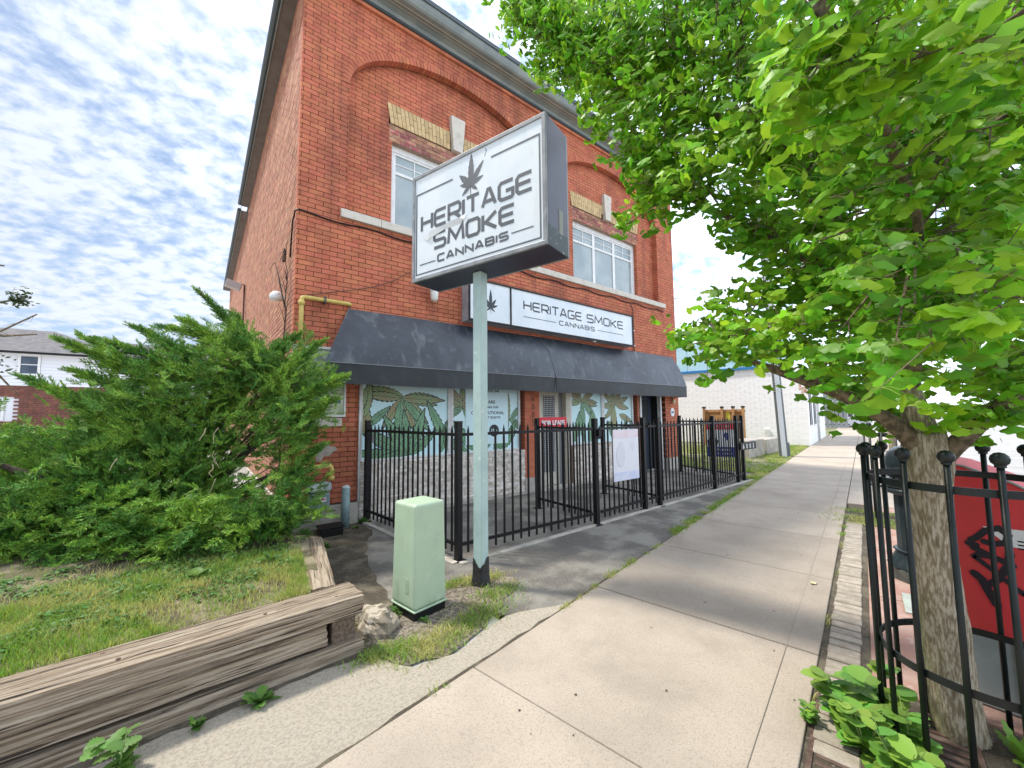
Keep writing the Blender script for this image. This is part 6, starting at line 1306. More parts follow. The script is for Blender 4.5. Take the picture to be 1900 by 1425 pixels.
JUNIPER_SPRAYS = [(-0.19,-1.86,0.62),(-2.18,-0.13,1.68),(-0.62,-1.16,0.69),(-1.97,0.46,2.23),(-1.21,-0.24,0.50),(-2.44,0.16,1.22),(-1.26,0.62,2.05),(-1.78,0.42,2.29),(-1.25,-0.54,1.28),(-1.03,0.25,1.81),(-0.69,-0.28,2.63),(-1.73,-0.99,0.66),(-1.41,-0.57,0.88),(-2.32,-0.73,0.42),(-0.73,-1.54,0.62),(-0.18,-0.68,2.36),(-2.25,1.40,2.51),(-1.76,0.99,2.23),(-0.31,-1.67,0.61),(-1.87,-0.58,0.69),(-1.21,-0.02,1.47),(-0.63,-0.42,1.80),(-0.94,-1.34,0.72),(-0.64,0.28,2.12),(-2.00,-0.69,0.80),(-0.23,-1.32,0.40),(-0.71,-0.56,1.63),(-0.08,-1.42,0.89),(0.22,-1.02,1.96),(-2.38,0.08,1.04),(-2.31,-0.78,0.58),(-1.16,-1.09,0.40),(-1.25,-0.29,1.30),(-2.22,-0.40,0.41),(-1.14,-1.08,1.19),(-1.82,-0.03,0.58),(-1.41,-0.72,1.37),(-0.55,-0.48,1.57),(-1.55,-1.14,0.44),(-0.64,-0.26,1.74),(-2.65,0.34,1.36),(-2.30,-0.21,1.23),(-2.69,0.44,0.71),(-1.76,0.29,2.10),(-2.31,-0.54,0.52),(-0.32,-0.78,2.12),(-1.22,0.59,2.40),(-1.16,-0.21,1.53),(-1.10,-0.31,1.32),(-1.58,-0.68,0.58),(-1.65,0.35,1.18),(-1.60,-0.44,0.94),(-0.79,-0.65,1.30),(-1.92,-0.10,1.15),(-1.24,-0.46,1.04),(-1.26,0.14,2.13),(-2.95,1.20,1.28),(-1.45,-0.58,0.74),(-2.89,1.01,1.43),(-2.54,0.75,1.62),(-2.06,0.01,0.83),(-0.47,-0.64,2.25),(-1.39,-0.72,0.73),(-2.54,0.57,1.61),(-0.92,-0.12,2.13),(-1.54,-0.64,1.40),(-2.43,-0.39,0.46),(-2.16,0.10,0.77),(-1.94,-0.98,0.44),(-0.41,-0.13,2.05),(-1.50,0.28,1.47),(-1.80,-1.21,0.40),(-1.87,0.79,1.71),(-0.45,-0.29,1.83),(-1.80,-0.78,1.02),(-2.05,-0.37,1.10),(-2.13,-0.50,0.94),(-1.08,0.13,1.62),(-1.56,-0.14,1.63),(-2.54,0.75,1.17),(-2.39,0.86,1.91),(-1.32,-0.32,1.72),(-0.96,-0.94,1.04),(-0.59,-1.43,0.42),(0.01,-0.60,1.36),(-1.67,-0.71,1.28),(-0.52,-0.17,2.30),(-0.90,-0.72,0.80),(-1.23,-1.21,0.49),(-0.86,-0.20,2.22),(-2.65,0.58,0.87),(-1.34,-0.29,1.01),(-2.48,0.42,1.43),(-0.44,-0.28,2.32),(-1.84,-0.16,0.63),(-2.38,0.37,0.64),(-0.30,-1.08,0.43),(-2.45,0.14,0.73),(-0.57,-1.11,0.51),(-1.13,-1.05,0.88),(-1.65,-0.81,1.16),(-0.96,-0.55,1.82),(-1.18,0.05,2.01),(-2.14,0.11,1.72),(-1.96,0.42,1.66),(-1.06,-0.90,1.47),(-2.09,0.33,1.32),(-1.12,-0.86,0.67),(-2.04,-0.17,0.43),(-2.07,0.63,1.67),(-2.56,-0.10,1.34),(-0.13,-0.42,2.31),(-2.18,-0.36,1.24),(-1.67,-0.17,1.98),(-0.13,-0.97,1.78),(-1.68,0.17,1.91),(-2.34,-0.06,0.50),(-1.80,0.27,0.95),(-2.38,-0.46,0.91),(-0.83,0.00,1.96),(-2.66,0.35,0.38),(-0.27,-0.71,1.93),(-2.09,-0.05,1.32),(-0.29,-0.84,1.69),(-2.48,1.03,1.90),(-1.65,0.61,1.78),(-0.91,-0.73,1.70),(-1.12,-1.36,0.43),(-1.36,-1.00,1.06),(-1.89,0.25,0.73),(-1.91,-0.12,1.62),(0.17,-0.54,1.83),(-1.37,0.18,2.22),(-0.05,-0.55,1.18),(-0.97,-1.56,0.40),(-2.05,-0.39,0.95),(0.03,-0.41,2.53),(-2.16,-0.89,0.69),(-2.10,-0.04,1.45),(-0.07,-0.54,2.17),(-0.85,0.26,1.88),(-2.61,1.02,1.34),(-1.06,-0.76,1.17),(-2.70,0.74,1.12),(0.11,-0.73,2.10),(-1.35,-0.87,0.41),(-2.36,-0.02,1.31),(-1.37,-0.86,1.03),(-0.97,-0.94,0.53),(-2.40,-0.54,1.06),(-1.97,-0.35,0.38),(-1.02,0.10,1.51),(-1.54,-1.17,0.71),(-2.26,0.64,1.26),(-2.82,0.77,1.24),(-1.28,-1.01,0.75),(-0.81,-1.02,1.29),(-1.45,0.35,1.67),(-1.29,-0.92,0.55),(-0.38,-0.01,2.39),(-2.49,0.39,0.86),(-1.80,-0.22,0.49),(-2.17,-0.75,0.55),(-1.36,-0.41,1.30),(-0.85,-0.40,1.25),(-2.15,0.19,1.22),(-1.76,-0.06,1.19),(-2.28,-0.11,1.52),(-0.86,-0.29,1.69),(-2.22,0.06,1.42),(-2.63,0.03,1.45),(-1.61,-0.84,0.51),(-1.86,-0.53,1.27),(-1.76,1.18,2.48),(-1.68,-0.51,0.48),(-2.31,-0.22,0.66),(-2.00,0.19,1.08),(0.10,-0.56,2.09),(-1.48,-0.21,0.39),(-1.29,-0.75,1.45),(-1.48,-0.95,0.72),(-1.04,-0.45,0.45),(-1.89,0.80,2.34),(-1.58,0.07,2.27),(-2.54,-0.04,1.14),(-1.03,-0.82,0.44),(-2.43,-0.10,0.99),(-1.73,0.62,2.41),(-1.75,0.83,2.43),(-1.05,-0.06,2.11),(-1.83,-0.59,1.02),(-0.81,-1.23,0.76),(0.01,-0.94,0.50),(-1.79,0.49,1.22),(-1.62,0.23,0.92),(-1.57,-0.25,0.66),(-2.34,0.37,1.92),(-2.21,0.22,0.94),(-0.60,-0.45,2.33),(-1.58,0.41,1.30),(-0.34,-0.64,1.39),(-2.16,0.99,1.79),(-1.29,-0.51,1.54),(-0.67,-0.69,1.89),(-0.57,-0.66,0.64),(-2.56,0.37,0.51),(-1.88,0.21,1.53),(-0.66,0.12,2.10),(-1.79,-0.38,1.41),(-0.49,-0.59,1.77),(-0.85,-0.99,0.56),(-1.11,-0.52,1.35),(-2.52,1.10,1.61),(-1.87,0.60,1.96),(-2.19,0.14,0.50),(-1.21,-0.06,1.03),(-0.04,-1.15,0.70),(-1.20,-1.32,0.56),(-2.19,-0.92,0.47),(-1.56,-0.29,1.56),(-0.99,0.52,2.06),(-2.11,-0.23,1.02),(-1.96,0.56,1.74),(-2.38,-0.60,0.92),(-1.75,-0.07,0.88),(-0.23,-0.71,1.81),(-1.85,0.40,1.82),(-0.87,-0.07,1.34),(-1.71,-1.12,0.64),(-1.91,1.29,2.44),(-0.67,-0.04,1.66),(-0.67,-1.06,1.52),(-0.44,-0.02,1.75),(-0.94,-1.39,0.54),(-2.04,0.30,0.85),(-1.37,0.20,1.88),(-2.11,0.37,1.54),(-1.40,0.73,2.49),(-0.14,-1.22,1.22),(-1.71,-0.54,0.72),(-2.02,0.16,0.80),(-0.19,-0.68,0.86),(-1.95,0.63,1.48),(-1.67,-0.86,0.95),(-0.29,-1.11,1.69),(-0.62,-0.80,0.43),(-0.40,-0.83,1.30),(-0.60,-1.62,0.56),(-1.56,-1.02,0.63),(-1.06,-0.15,1.25),(-1.12,-0.17,2.22),(-1.37,-1.10,0.79),(-0.50,-0.14,2.47),(-0.92,-0.65,1.45),(-2.20,0.98,1.63),(-1.33,0.38,1.42),(-2.05,-0.06,1.57),(-0.72,-0.87,1.05),(-0.12,-0.76,1.94),(-1.06,-1.20,0.43),(-1.19,-0.19,1.83),(-1.92,-0.04,0.98),(-2.11,1.33,2.55),(-1.82,-0.21,1.10),(-2.52,0.42,1.00),(-1.80,0.31,1.59),(-0.17,-0.34,1.88),(-1.88,0.18,2.28),(-1.76,-0.43,0.87),(-0.59,-0.50,1.90),(-1.03,-0.42,1.06),(-1.22,-0.82,1.10),(-2.51,-0.32,0.69),(-0.16,-0.24,1.72),(-2.22,0.94,2.46),(-2.41,0.80,1.70),(-1.21,-0.44,1.68),(-2.35,-0.59,0.66),(-0.84,-0.43,1.64),(-1.32,-0.38,1.54),(-2.29,0.50,1.89),(-1.26,-0.88,1.30),(-2.47,-0.47,0.62),(-0.82,0.24,1.72),(-0.49,0.20,2.16),(-2.54,-0.16,0.56),(-2.04,-0.40,1.40),(-1.11,0.22,1.36),(-2.29,-0.46,1.12),(-0.82,-1.18,0.97),(-0.40,-0.49,1.19),(-2.35,0.44,1.24),(-2.39,-0.56,0.41),(-0.18,-0.98,2.06),(-2.08,0.18,0.97),(0.10,-0.42,1.57),(-1.62,-0.78,0.73),(-0.49,-0.36,2.15),(-2.05,-0.75,0.43),(-0.86,0.17,2.02),(-0.61,-0.10,1.96),(0.09,-0.94,1.87),(-0.71,0.30,2.01),(-1.92,0.25,1.30),(-1.41,-0.31,0.89),(-1.82,-0.30,1.28),(-2.27,0.60,1.80),(-1.75,0.13,1.56),(-1.60,-0.35,0.38),(-1.92,-0.72,1.01),(-0.59,0.19,2.34),(-1.51,-0.36,1.16),(-0.72,0.61,2.78),(-1.62,0.14,0.66),(-1.29,0.13,1.97),(-1.67,0.07,0.55),(-2.30,0.24,0.74),(-2.28,-0.20,0.93),(-2.37,0.33,1.48),(-1.60,-0.15,1.28),(-0.76,-0.48,0.82),(-0.61,-0.67,1.54),(-1.34,-1.35,0.44),(-1.90,0.10,1.67),(-1.98,-0.53,0.82),(-1.66,-0.11,0.43),(-2.58,0.58,1.22),(-1.21,-0.10,1.59),(-2.17,-0.29,0.48),(-0.75,-1.26,0.39),(-0.84,-0.44,1.79),(-1.06,-0.59,0.59),(-0.53,-0.46,2.08),(-0.27,-0.73,0.45),(0.25,-0.64,1.90),(-0.11,-1.36,1.40),(-0.32,-0.18,2.21),(-1.33,0.07,1.71),(-1.12,0.46,2.27),(-2.07,0.70,2.22),(-1.98,-0.34,1.52),(-0.90,-0.90,0.79),(-0.14,-1.25,1.62),(-1.86,-0.37,0.67),(-0.77,-1.23,0.59),(-0.87,-0.30,0.71),(-0.94,-1.30,0.42),(-1.21,-0.08,1.16),(-1.71,0.16,1.03),(-1.68,-0.09,1.78),(-2.39,1.01,1.60),(-0.70,-0.52,1.32),(-0.89,0.20,2.50),(-1.21,-1.11,0.66),(-0.47,0.01,2.22),(-2.33,0.26,1.16),(-0.10,-0.98,0.82),(-0.63,-0.98,0.75),(-1.98,0.36,0.98),(0.05,-1.25,1.43),(-0.85,-0.12,2.40),(0.33,-0.39,1.96),(-1.38,0.41,1.80),(-1.32,-0.79,0.93),(-1.82,0.06,1.91),(-2.08,-0.44,0.53),(-0.29,0.22,2.25),(-0.40,-0.47,1.75),(-2.49,-0.40,0.86),(-2.26,0.12,1.13),(-2.41,-0.19,1.47),(-0.89,0.08,1.60),(-2.55,0.89,1.31),(-2.50,-0.22,1.04),(-0.03,-0.30,1.87),(-1.00,0.39,2.12),(-2.29,0.61,1.05),(-1.99,0.08,1.39),(-1.51,-0.02,2.00),(-0.77,-0.56,1.16),(-0.23,-0.78,1.04),(-1.53,-0.95,1.02),(-0.03,-0.84,1.80),(-0.03,-1.01,2.06),(-2.51,-0.08,0.73),(-1.46,0.32,2.40),(-1.74,0.62,2.18),(-1.60,0.24,2.14),(-2.15,-0.17,0.87),(-0.84,-0.27,0.88),(-0.86,-0.47,1.49),(-1.25,-0.12,1.32),(-0.71,-0.63,2.13),(-0.90,-0.47,0.53),(0.12,-0.62,1.56),(-0.06,-1.36,0.56),(-0.76,0.05,1.68),(-1.56,-0.49,1.24),(-2.29,0.78,1.40),(-1.13,0.65,2.11),(-0.53,0.32,2.42),(-1.54,0.87,2.19),(-0.23,-1.74,0.48),(-1.48,0.51,1.55),(-1.62,0.56,1.99),(-1.88,-0.92,0.85),(-0.99,-1.24,0.64),(-0.41,-0.70,1.72),(-1.47,0.66,1.77),(-2.65,0.27,0.89),(-2.72,0.42,1.02),(-1.17,-0.70,0.71),(-1.42,0.72,1.92),(-1.62,0.41,1.73),(-0.70,-0.39,2.00),(-2.57,0.26,1.19),(-0.81,-0.23,1.25),(-0.78,-0.62,0.65),(-1.96,0.06,1.53),(-1.76,-0.26,1.47),(-1.74,-0.77,0.65),(0.05,-1.04,1.34),(-1.08,-0.79,1.04),(-0.94,-0.60,1.01),(-2.33,0.28,1.72),(-1.10,-0.58,0.77),(-2.38,0.35,1.34),(0.24,-0.36,2.12),(-1.47,0.45,2.24),(-1.38,-0.26,1.16),(-1.02,0.50,1.28),(-1.19,-0.52,0.47),(-2.21,0.59,1.07),(-1.44,0.37,1.68),(-0.66,0.76,0.45),(-2.25,0.62,0.69),(-2.00,0.78,0.81),(-2.07,-0.24,0.71),(-2.01,-0.38,0.57),(-0.75,0.30,1.52),(-0.98,0.36,1.55),(-0.87,-0.27,0.91),(-1.97,-0.28,1.46),(-1.03,-0.46,1.29),(-1.80,0.90,0.84),(-0.83,-0.15,1.35),(-1.89,1.19,1.08),(-2.54,-0.43,0.88),(-1.79,1.07,0.79),(-2.34,0.22,1.05),(-1.41,-0.21,1.35),(-0.70,0.13,0.75),(-1.34,1.13,0.61),(-0.83,0.96,0.71),(-2.29,0.74,0.54),(-2.08,-0.01,1.33),(-2.02,1.10,1.35),(-0.68,-0.52,0.58),(-1.67,1.25,1.06),(-0.99,1.13,1.14),(-1.17,-0.08,1.55),(-0.87,-0.31,0.74),(-1.68,0.90,0.96),(-2.04,-0.45,0.46),(-1.47,1.01,0.84),(-1.28,0.94,1.34),(-1.89,-0.42,0.98),(-1.48,-0.56,1.24),(-1.35,0.07,1.71),(-1.95,0.69,1.23),(-2.28,-0.02,0.95),(-1.52,1.29,1.22),(-1.65,1.08,1.33),(-1.86,-0.62,1.18),(-2.30,-0.06,0.50),(-2.17,0.82,0.85),(-1.80,0.39,1.46),(-2.18,-0.15,0.76),(-1.70,0.79,0.47),(-1.67,1.00,1.53),(-1.47,0.79,1.45),(-1.23,-0.73,1.14),(-0.67,0.48,1.28),(-1.56,-0.52,0.79),(-1.18,-0.67,0.95),(-2.73,0.42,0.92),(-1.51,-0.55,1.53),(-1.91,-0.21,1.33),(-1.34,-0.06,1.76),(-2.43,0.45,1.17),(-1.96,0.85,0.81),(-0.90,-0.11,0.62),(-2.41,0.84,1.04),(-2.18,0.00,0.46),(-1.25,-0.67,1.44),(-0.88,0.22,1.59),(-2.44,-0.02,0.57),(-1.00,-0.53,0.74),(-0.72,0.27,0.60),(-1.95,-0.53,1.07),(-1.30,-0.59,1.23),(-1.75,-0.50,1.31),(-2.71,0.04,0.94),(-1.18,0.47,1.42),(-1.29,0.53,1.47),(-0.83,-0.01,0.60),(-1.33,1.07,0.95),(-1.60,1.16,1.10),(-1.16,-0.43,1.28),(-0.87,0.63,1.22),(-0.78,1.04,1.06),(-1.46,1.04,1.13),(-2.07,0.67,0.76),(-1.07,-0.41,1.05),(-0.80,-0.26,1.51),(-1.14,-0.01,1.42),(-2.48,0.61,1.13),(-1.56,1.15,0.99),(-0.85,-0.66,0.94),(-1.04,0.65,1.20),(-1.18,-0.68,0.82),(-2.37,0.56,0.49),(-1.43,0.97,0.56),(-1.97,-0.82,0.82),(-1.70,0.86,0.48),(-0.78,0.05,1.57),(-0.84,-0.25,1.25),(-0.98,-0.32,1.31),(-2.08,-0.29,0.73),(-0.77,-0.17,0.56),(-2.17,0.08,0.47),(-1.33,0.62,1.38),(-1.93,0.36,1.59),(-0.66,0.36,1.17),(-2.32,0.63,0.57),(-1.27,0.23,1.65),(-1.31,-0.39,0.60),(-1.92,0.20,1.48),(-1.25,0.87,1.55),(-1.75,0.64,1.66),(-1.66,0.53,1.42),(-2.73,0.10,0.70),(-2.53,0.61,0.96),(-0.71,-0.50,0.59),(-1.33,-0.05,1.47),(-2.19,-0.26,1.11),(-1.80,1.12,0.82),(-1.74,0.61,1.63),(-1.95,0.84,1.18),(-2.07,-0.84,0.85)]
JUNIPER_PLUMES = [((-0.37,-0.87,2.09),(-1.05,-0.80,2.93)),((-0.67,-0.77,2.27),(-1.17,-0.67,2.62)),((-0.96,-0.67,2.13),(-1.58,-0.47,2.53)),((-0.72,-0.74,2.33),(-1.35,-0.40,2.57)),((-1.48,-0.63,1.99),(-2.11,-0.42,2.34)),((-1.30,-0.76,1.88),(-1.93,-0.57,2.37)),((-1.69,-0.67,1.55),(-2.31,-0.48,1.96)),((-0.45,-0.68,2.10),(-0.05,-0.78,2.58)),((-0.36,-0.85,1.84),(0.16,-1.07,2.48)),((-0.27,-1.03,1.65),(0.30,-1.51,2.02)),((-0.38,-1.18,1.42),(0.11,-1.33,1.64)),((-0.28,-1.33,0.85),(0.11,-1.41,1.23)),((-1.50,-0.71,1.77),(-1.97,-0.62,2.02)),((-0.52,-0.77,2.28),(-0.73,-0.65,2.75)),((-0.25,-0.83,2.04),(-0.51,-0.54,2.44)),((-1.18,-0.74,2.06),(-1.80,-0.54,2.35)),((-0.86,-0.86,2.00),(-1.73,-0.57,2.09)),((-0.23,-1.18,1.53),(0.22,-1.42,1.74)),]
tw = MB(); LV = []                    # leaves: (base, direction, normal, size)
rr = random.Random(17)
def shoot(tip, org):
    d = tip - org; L = d.length
    mid = org.lerp(tip, .5) + Vector((0, 0, .10 * L))
    r0 = .004 + .005 * min(1, L)
    tw.tube([org, mid, tip], [r0, r0 * .7, .002], 5, caps=False)
    out = (tip - mid).normalized()
    n = 9 + rr.randint(0, 3)
    # side shoots carry whorls of leaves on short spurs
    for s in range(n):
        f = .35 + .65 * s / n
        p = (org.lerp(mid, f * 2) if f < .5 else mid.lerp(tip, f * 2 - 1)) if L < .7 else tip - out * (.30 * (1 - (s + .5) / n)) 
        off = Vector((rr.gauss(0, .085), rr.gauss(0, .085), rr.gauss(0, .075))); q = p + off
        if s % 2 == 0: tw.tube([p, q], [.0022, .0012], 4, caps=False)
        for k in range(rr.randint(5, 8)):
            a = rr.uniform(0, 6.283); el = rr.uniform(-.55, .45)
            dd = Vector((math.cos(a), math.sin(a), el)).normalized(); dd = (dd + out * .35).normalized()
            st = rr.uniform(.025, .06); b = q + dd * st
            bd = (dd * .6 + Vector((rr.gauss(0, .2), rr.gauss(0, .2), -rr.uniform(.5, 1.6)))).normalized()
            nr = Vector((rr.gauss(0, .5), rr.gauss(0, .5), .22)) + Vector((dd.x, dd.y, .1)) * 1.2; nr = (nr - bd * nr.dot(bd)).normalized()
            LV.append((q, b, bd, nr, rr.uniform(.025, .043)))
for c in GINKGO_SHOOTS:
    tip = Vector(c); org = min(SK, key=lambda p: (p - tip).length + max(0, (p.z - tip.z)) * .6)
    shoot(tip, org)
obj('twigs', tw, m_bark2, gk, kind='stuff')
m_gl = mat('ginkgo_leaf', (.15, .36, .02), .42, island=.38, hue=.022, trans=.50, spec=.35, col2=(.30, .56, .03), scale=2.6, detail=3, lo=.44, hi=.62)
def fan(seed, segs=15):
    """a fan-shaped leaf of unit size: petiole end at the origin, blade along +y, veined rim, notch in the middle"""
    r = random.Random(seed); V = [(0, 0, 0)]; sp_ = r.uniform(.95, 1.25); notch = r.choice((.05, .12, .30)); cup = r.uniform(-.10, .22)
    bend = r.uniform(-.25, .35)
    for ring, (rad, m_) in enumerate(((.52, 5), (1.0, segs))):
        for i in range(m_):
            t = -1 + 2 * i / (m_ - 1); a = t * sp_
            R = rad * (1.0 + (.035 * math.sin(i * 1.7 + seed) + .022 * math.sin(i * 4.1 + seed) - (notch if i == segs // 2 else 0) - .12 * abs(t) ** 3 if ring else 0))
            V.append((R * math.sin(a * (.72 if not ring else 1)) * 1.24, R * math.cos(a) * .86 + .16 * rad, -cup * t * t * rad + (.045 * math.sin(i * 1.3 + seed) if ring else .03) - bend * rad * rad * .35))
    F = [(0, i, i + 1) for i in range(1, 5)]
    for i in range(segs - 1):                 # strip between the inner arc (5) and the toothed rim
        a0 = 1 + min(4, int(i * 4 / (segs - 1) + .5)); b0_ = 6 + i; a1 = 1 + min(4, int((i + 1) * 4 / (segs - 1) + .5))
        F.append((a0, b0_, b0_ + 1))
        if a1 != a0: F.append((a0, b0_ + 1, a1))
    return np.array(V), np.array(F)
FANS = [fan(s) for s in range(8)]
# largest in view first
def px(l):
    d = l[1] - CAM; w = d.dot(fwd)
    if w < .25: return 0
    x = 950 + 738 * d.dot(right) / w; y = 712 - 738 * d.dot(upv) / w
    return l[4] / w if -20 < x < 1920 and -20 < y < 1445 else 0
LV.sort(key=px, reverse=True)
LV = [l for l in LV if (l[1] - CAM).length > .72]
leaf_me = []
for V, F in FANS:
    me = np_mesh('leaf', V, F); me.materials.append(m_gl); me.polygons.foreach_set('use_smooth', [True] * len(F)); leaf_me.append(me)
def leaf_mat(l):
    q, b, d, n, s = l; x = d.cross(n).normalized()
    return Matrix(((x.x * s, d.x * s, n.x * s, b.x), (x.y * s, d.y * s, n.y * s, b.y), (x.z * s, d.z * s, n.z * s, b.z), (0, 0, 0, 1)))
gl_off = Vector(gk.location)
for i, l in enumerate(LV[:295]):
    o = bpy.data.objects.new('leaf', leaf_me[i % 8]); COL.objects.link(o); o.parent = gk
    M = leaf_mat(l); M.translation -= gl_off; o.matrix_local = M
Vs = []; Fs = []; b0 = 0
for i, l in enumerate(LV[295:]):
    V, F = FANS[i % 8]; M = np.array(leaf_mat(l)); Vs.append(V @ M[:3, :3].T + M[:3, 3]); Fs.append(F + b0); b0 += len(V)
crown = obj('crown', np_mesh('crown', np.concatenate(Vs), np.concatenate(Fs)), m_gl, gk, kind='stuff', smooth=True)
pt = MB()
for l in LV[:1600]: 
    pt.tube([l[0], (l[0] + l[1]) / 2 + Vector((0, 0, .004)), l[1]], [.0012, .0009, .0009], 3, caps=False)
obj('petioles', pt, mat('petiole', (.28, .38, .07), .5, trans=.2), gk, kind='stuff')
print('ginkgo leaves', len(LV))

# ------------------------------------------------------------------ juniper
jn = thing('juniper', 'big spreading juniper shrub with feathery plumes beside the brick corner', 'shrub', (-1.3, -.3, .4))
m_jun = mat('juniper_scale', (.10, .24, .035), .6, island=.55, hue=.03, trans=.28, col2=(.26, .44, .055), scale=3.2, detail=5, lo=.44, hi=.60, col3=(.24, .17, .07), scale3=4.5, lo3=.66, hi3=.70, fac3=.8)
m_jbark = mat('juniper_bark', (.055, .038, .028), .95, col2=(.10, .075, .055), scale=20, bump=.01, bscale=30)
def spray(seed, nb=15, L=1.0):
    """flat feathery spray along +y: side shoots clothed with scale leaves"""
    r = np.random.RandomState(seed); V = []; F = []
    def needle(p, d, s, w):
        sd = np.cross(d, [0, 0, 1.0]); sd = sd / (np.linalg.norm(sd) + 1e-9); sd = sd * np.cos(r.uniform(0, 3.1)) + np.array([0, 0, 1.0]) * .8 * r.uniform(-1, 1)
        b = len(V); V.extend([p - sd * w, p + sd * w, p + d * s]); F.append((b, b + 1, b + 2))
    for i in range(nb):
        t = (i + .5) / nb; p0 = np.array([0.03 * np.sin(t * 5 + seed), t * L, -.10 * t * t]); side = 1 if i % 2 else -1
        ln = .36 * L * (1 - t) ** .7 + .07; a = r.uniform(.45, .75); d = np.array([side * np.sin(a), np.cos(a), r.uniform(-.05, .35)])
        k = int(4 + ln * 15)
        for j in range(k):
            q = p0 + d * ln * (j / k); dd = d + r.normal(0, .38, 3); dd /= np.linalg.norm(dd); needle(q, dd, .12 + .07 * r.rand(), .030)
    for j in range(14):
        q = np.array([0, L * j / 14, -.1 * (j / 14) ** 2]); dd = np.array([r.normal(0, .5), 1, r.normal(0, .4)]); dd /= np.linalg.norm(dd); needle(q, dd, .16, .028)
    return np.array(V), np.array(F)
SPR = [spray(s) for s in range(10)]
JV = []; JF = []; jb = 0
def put_spray(p, d, s, roll_):
    global jb
    d = d.normalized(); u = Vector((0, 0, 1)); x = d.cross(u)
    x = x.normalized() if x.length > .05 else Vector((1, 0, 0)); z = x.cross(d); ca, sa = math.cos(roll_), math.sin(roll_); x, z = x * ca + z * sa, z * ca - x * sa
    M = np.array([[x.x, d.x, z.x], [x.y, d.y, z.y], [x.z, d.z, z.z]]) * s
    V, F = SPR[rr.randrange(10)]; JV.append(V @ M.T + np.array(p)); JF.append(F + jb); jb += len(V)
jroot = Vector((-1.25, -.25, .5)); stems = MB()
for c in JUNIPER_SPRAYS:
    c = Vector(c)
    if c.x < -1.9 and c.z > 1.38: continue
    if c.x < -1.4 and c.z > 1.9: continue
    base = jroot + Vector((rr.gauss(0, .3), rr.gauss(0, .2), 0)); d0 = (c - jroot); d0.z = d0.z * .8 + .35; d0.normalize()
    st = c - d0 * .22
    if rr.random() < .16: stems.tube([jroot.lerp(c, .25) + Vector((0, 0, -.05)), jroot.lerp(c, .6) + Vector((0, 0, -.08)), c], [.014, .009, .003], 5, caps=False)
    for k in range(18):
        f = rr.uniform(-.15, .12); p = c + d0 * f + Vector((rr.gauss(0, .085), rr.gauss(0, .085), rr.gauss(0, .06)))
        d = (d0 * .7 + Vector((rr.gauss(0, .6), rr.gauss(0, .6), rr.gauss(.15, .38)))); put_spray(p, d, rr.uniform(.09, .17), rr.gauss(0, .8))
for i in range(1500):                  # skirts at the front foot and the dense middle of the shrub
    if i < 900:
        f = rr.random(); q = [Vector((-3.4, -.1, 0)), Vector((-2.24, -.80, 0)), Vector((-1.51, -1.45, 0)), Vector((-.83, -1.85, 0)), Vector((-.22, -1.70, 0))]
        k = min(3, int(f * 4)); p = q[k].lerp(q[k + 1], f * 4 - k) + Vector((rr.gauss(0, .10), rr.gauss(.12, .14), .44 + abs(rr.gauss(0, .22)))); d = Vector((rr.gauss(-.1, .6), rr.gauss(-.7, .4), rr.gauss(.1, .3)))
    else:
        p = Vector((-1.75 + rr.gauss(0, .75), -.35 + rr.gauss(0, .40), .6 + abs(rr.gauss(0, .45)))); d = Vector((rr.gauss(0, 1), rr.gauss(-.3, 1), rr.gauss(.4, .6)))
        if p.x > -.75: continue
    put_spray(p, d, rr.uniform(.12, .22), rr.gauss(0, .8))
for b, t in JUNIPER_PLUMES:              # full shoulders under every plume
    for k in range(46):
        p = Vector(b).lerp(Vector(t), rr.uniform(-.25, .35)) + Vector((rr.gauss(0, .13), rr.gauss(0, .16), rr.gauss(-.12, .12)))
        if p.x < -2.0 and p.z > 1.75: continue
        put_spray(p, (Vector(t) - Vector(b)).normalized() + Vector((rr.gauss(0, .55), rr.gauss(0, .55), rr.gauss(.1, .4))), rr.uniform(.11, .19), rr.gauss(0, .8))
for b, t in JUNIPER_PLUMES:
    b = Vector(b); t = Vector(t); d = t - b; L = d.length
    stems.tube([b, b.lerp(t, .5) + Vector((0, 0, .02)), t], [.010, .006, .002], 5, caps=False)
    n = int(L / .035)
    for i in range(n):
        f = i / n; p = b.lerp(t, f) + Vector((0, 0, .03 * math.sin(math.pi * f))); w = (1 - f) ** .6
        for k in range(3 if f < .8 else 2):
            dv = d.normalized() + Vector((rr.gauss(0, .32), rr.gauss(0, .32), rr.gauss(.10, .25))) * (.35 + .9 * w); put_spray(p, dv, .09 + .13 * w, rr.gauss(0, .7))
obj('foliage', np_mesh('foliage', np.concatenate(JV), np.concatenate(JF)), m_jun, jn, kind='stuff')
obj('stems', stems, m_jbark, jn, kind='stuff')
for pts, rad in (([(-.95, -.35, .3), (-.85, -.40, .75), (-.45, -.45, 1.25), (-.15, -.4, 1.7)], [.07, .055, .04, .02]), ([(-1.0, -.35, .3), (-1.1, -.4, .9), (-1.2, -.5, 1.6), (-1.0, -.3, 2.4)], [.08, .06, .04, .02]), ([(-1.1, -.3, .3), (-1.8, -.5, .8), (-2.4, -.6, 1.2)], [.07, .05, .02]), ([(-.9, -.4, .4), (-.5, -.7, .8), (-.2, -.8, .95)], [.04, .03, .012])):
    obj('trunk', bark_tube(pts, rad, 12, .12, 5), m_jbark, jn, smooth=True)
bx = MB()
for i in range(9):
    p = Vector((-1.6 + rr.uniform(-1.2, 1.2), -1.55 + rr.uniform(-.3, .4), rr.uniform(.9, 1.5)));
    q = p
    pts = [p]
    for k in range(3): q = q + Vector((rr.uniform(-.03, .03), -.02, -rr.uniform(.02, .05))); pts.append(q)
    bx.tube(pts, [.004, .003, .003, .002], 4, caps=False)
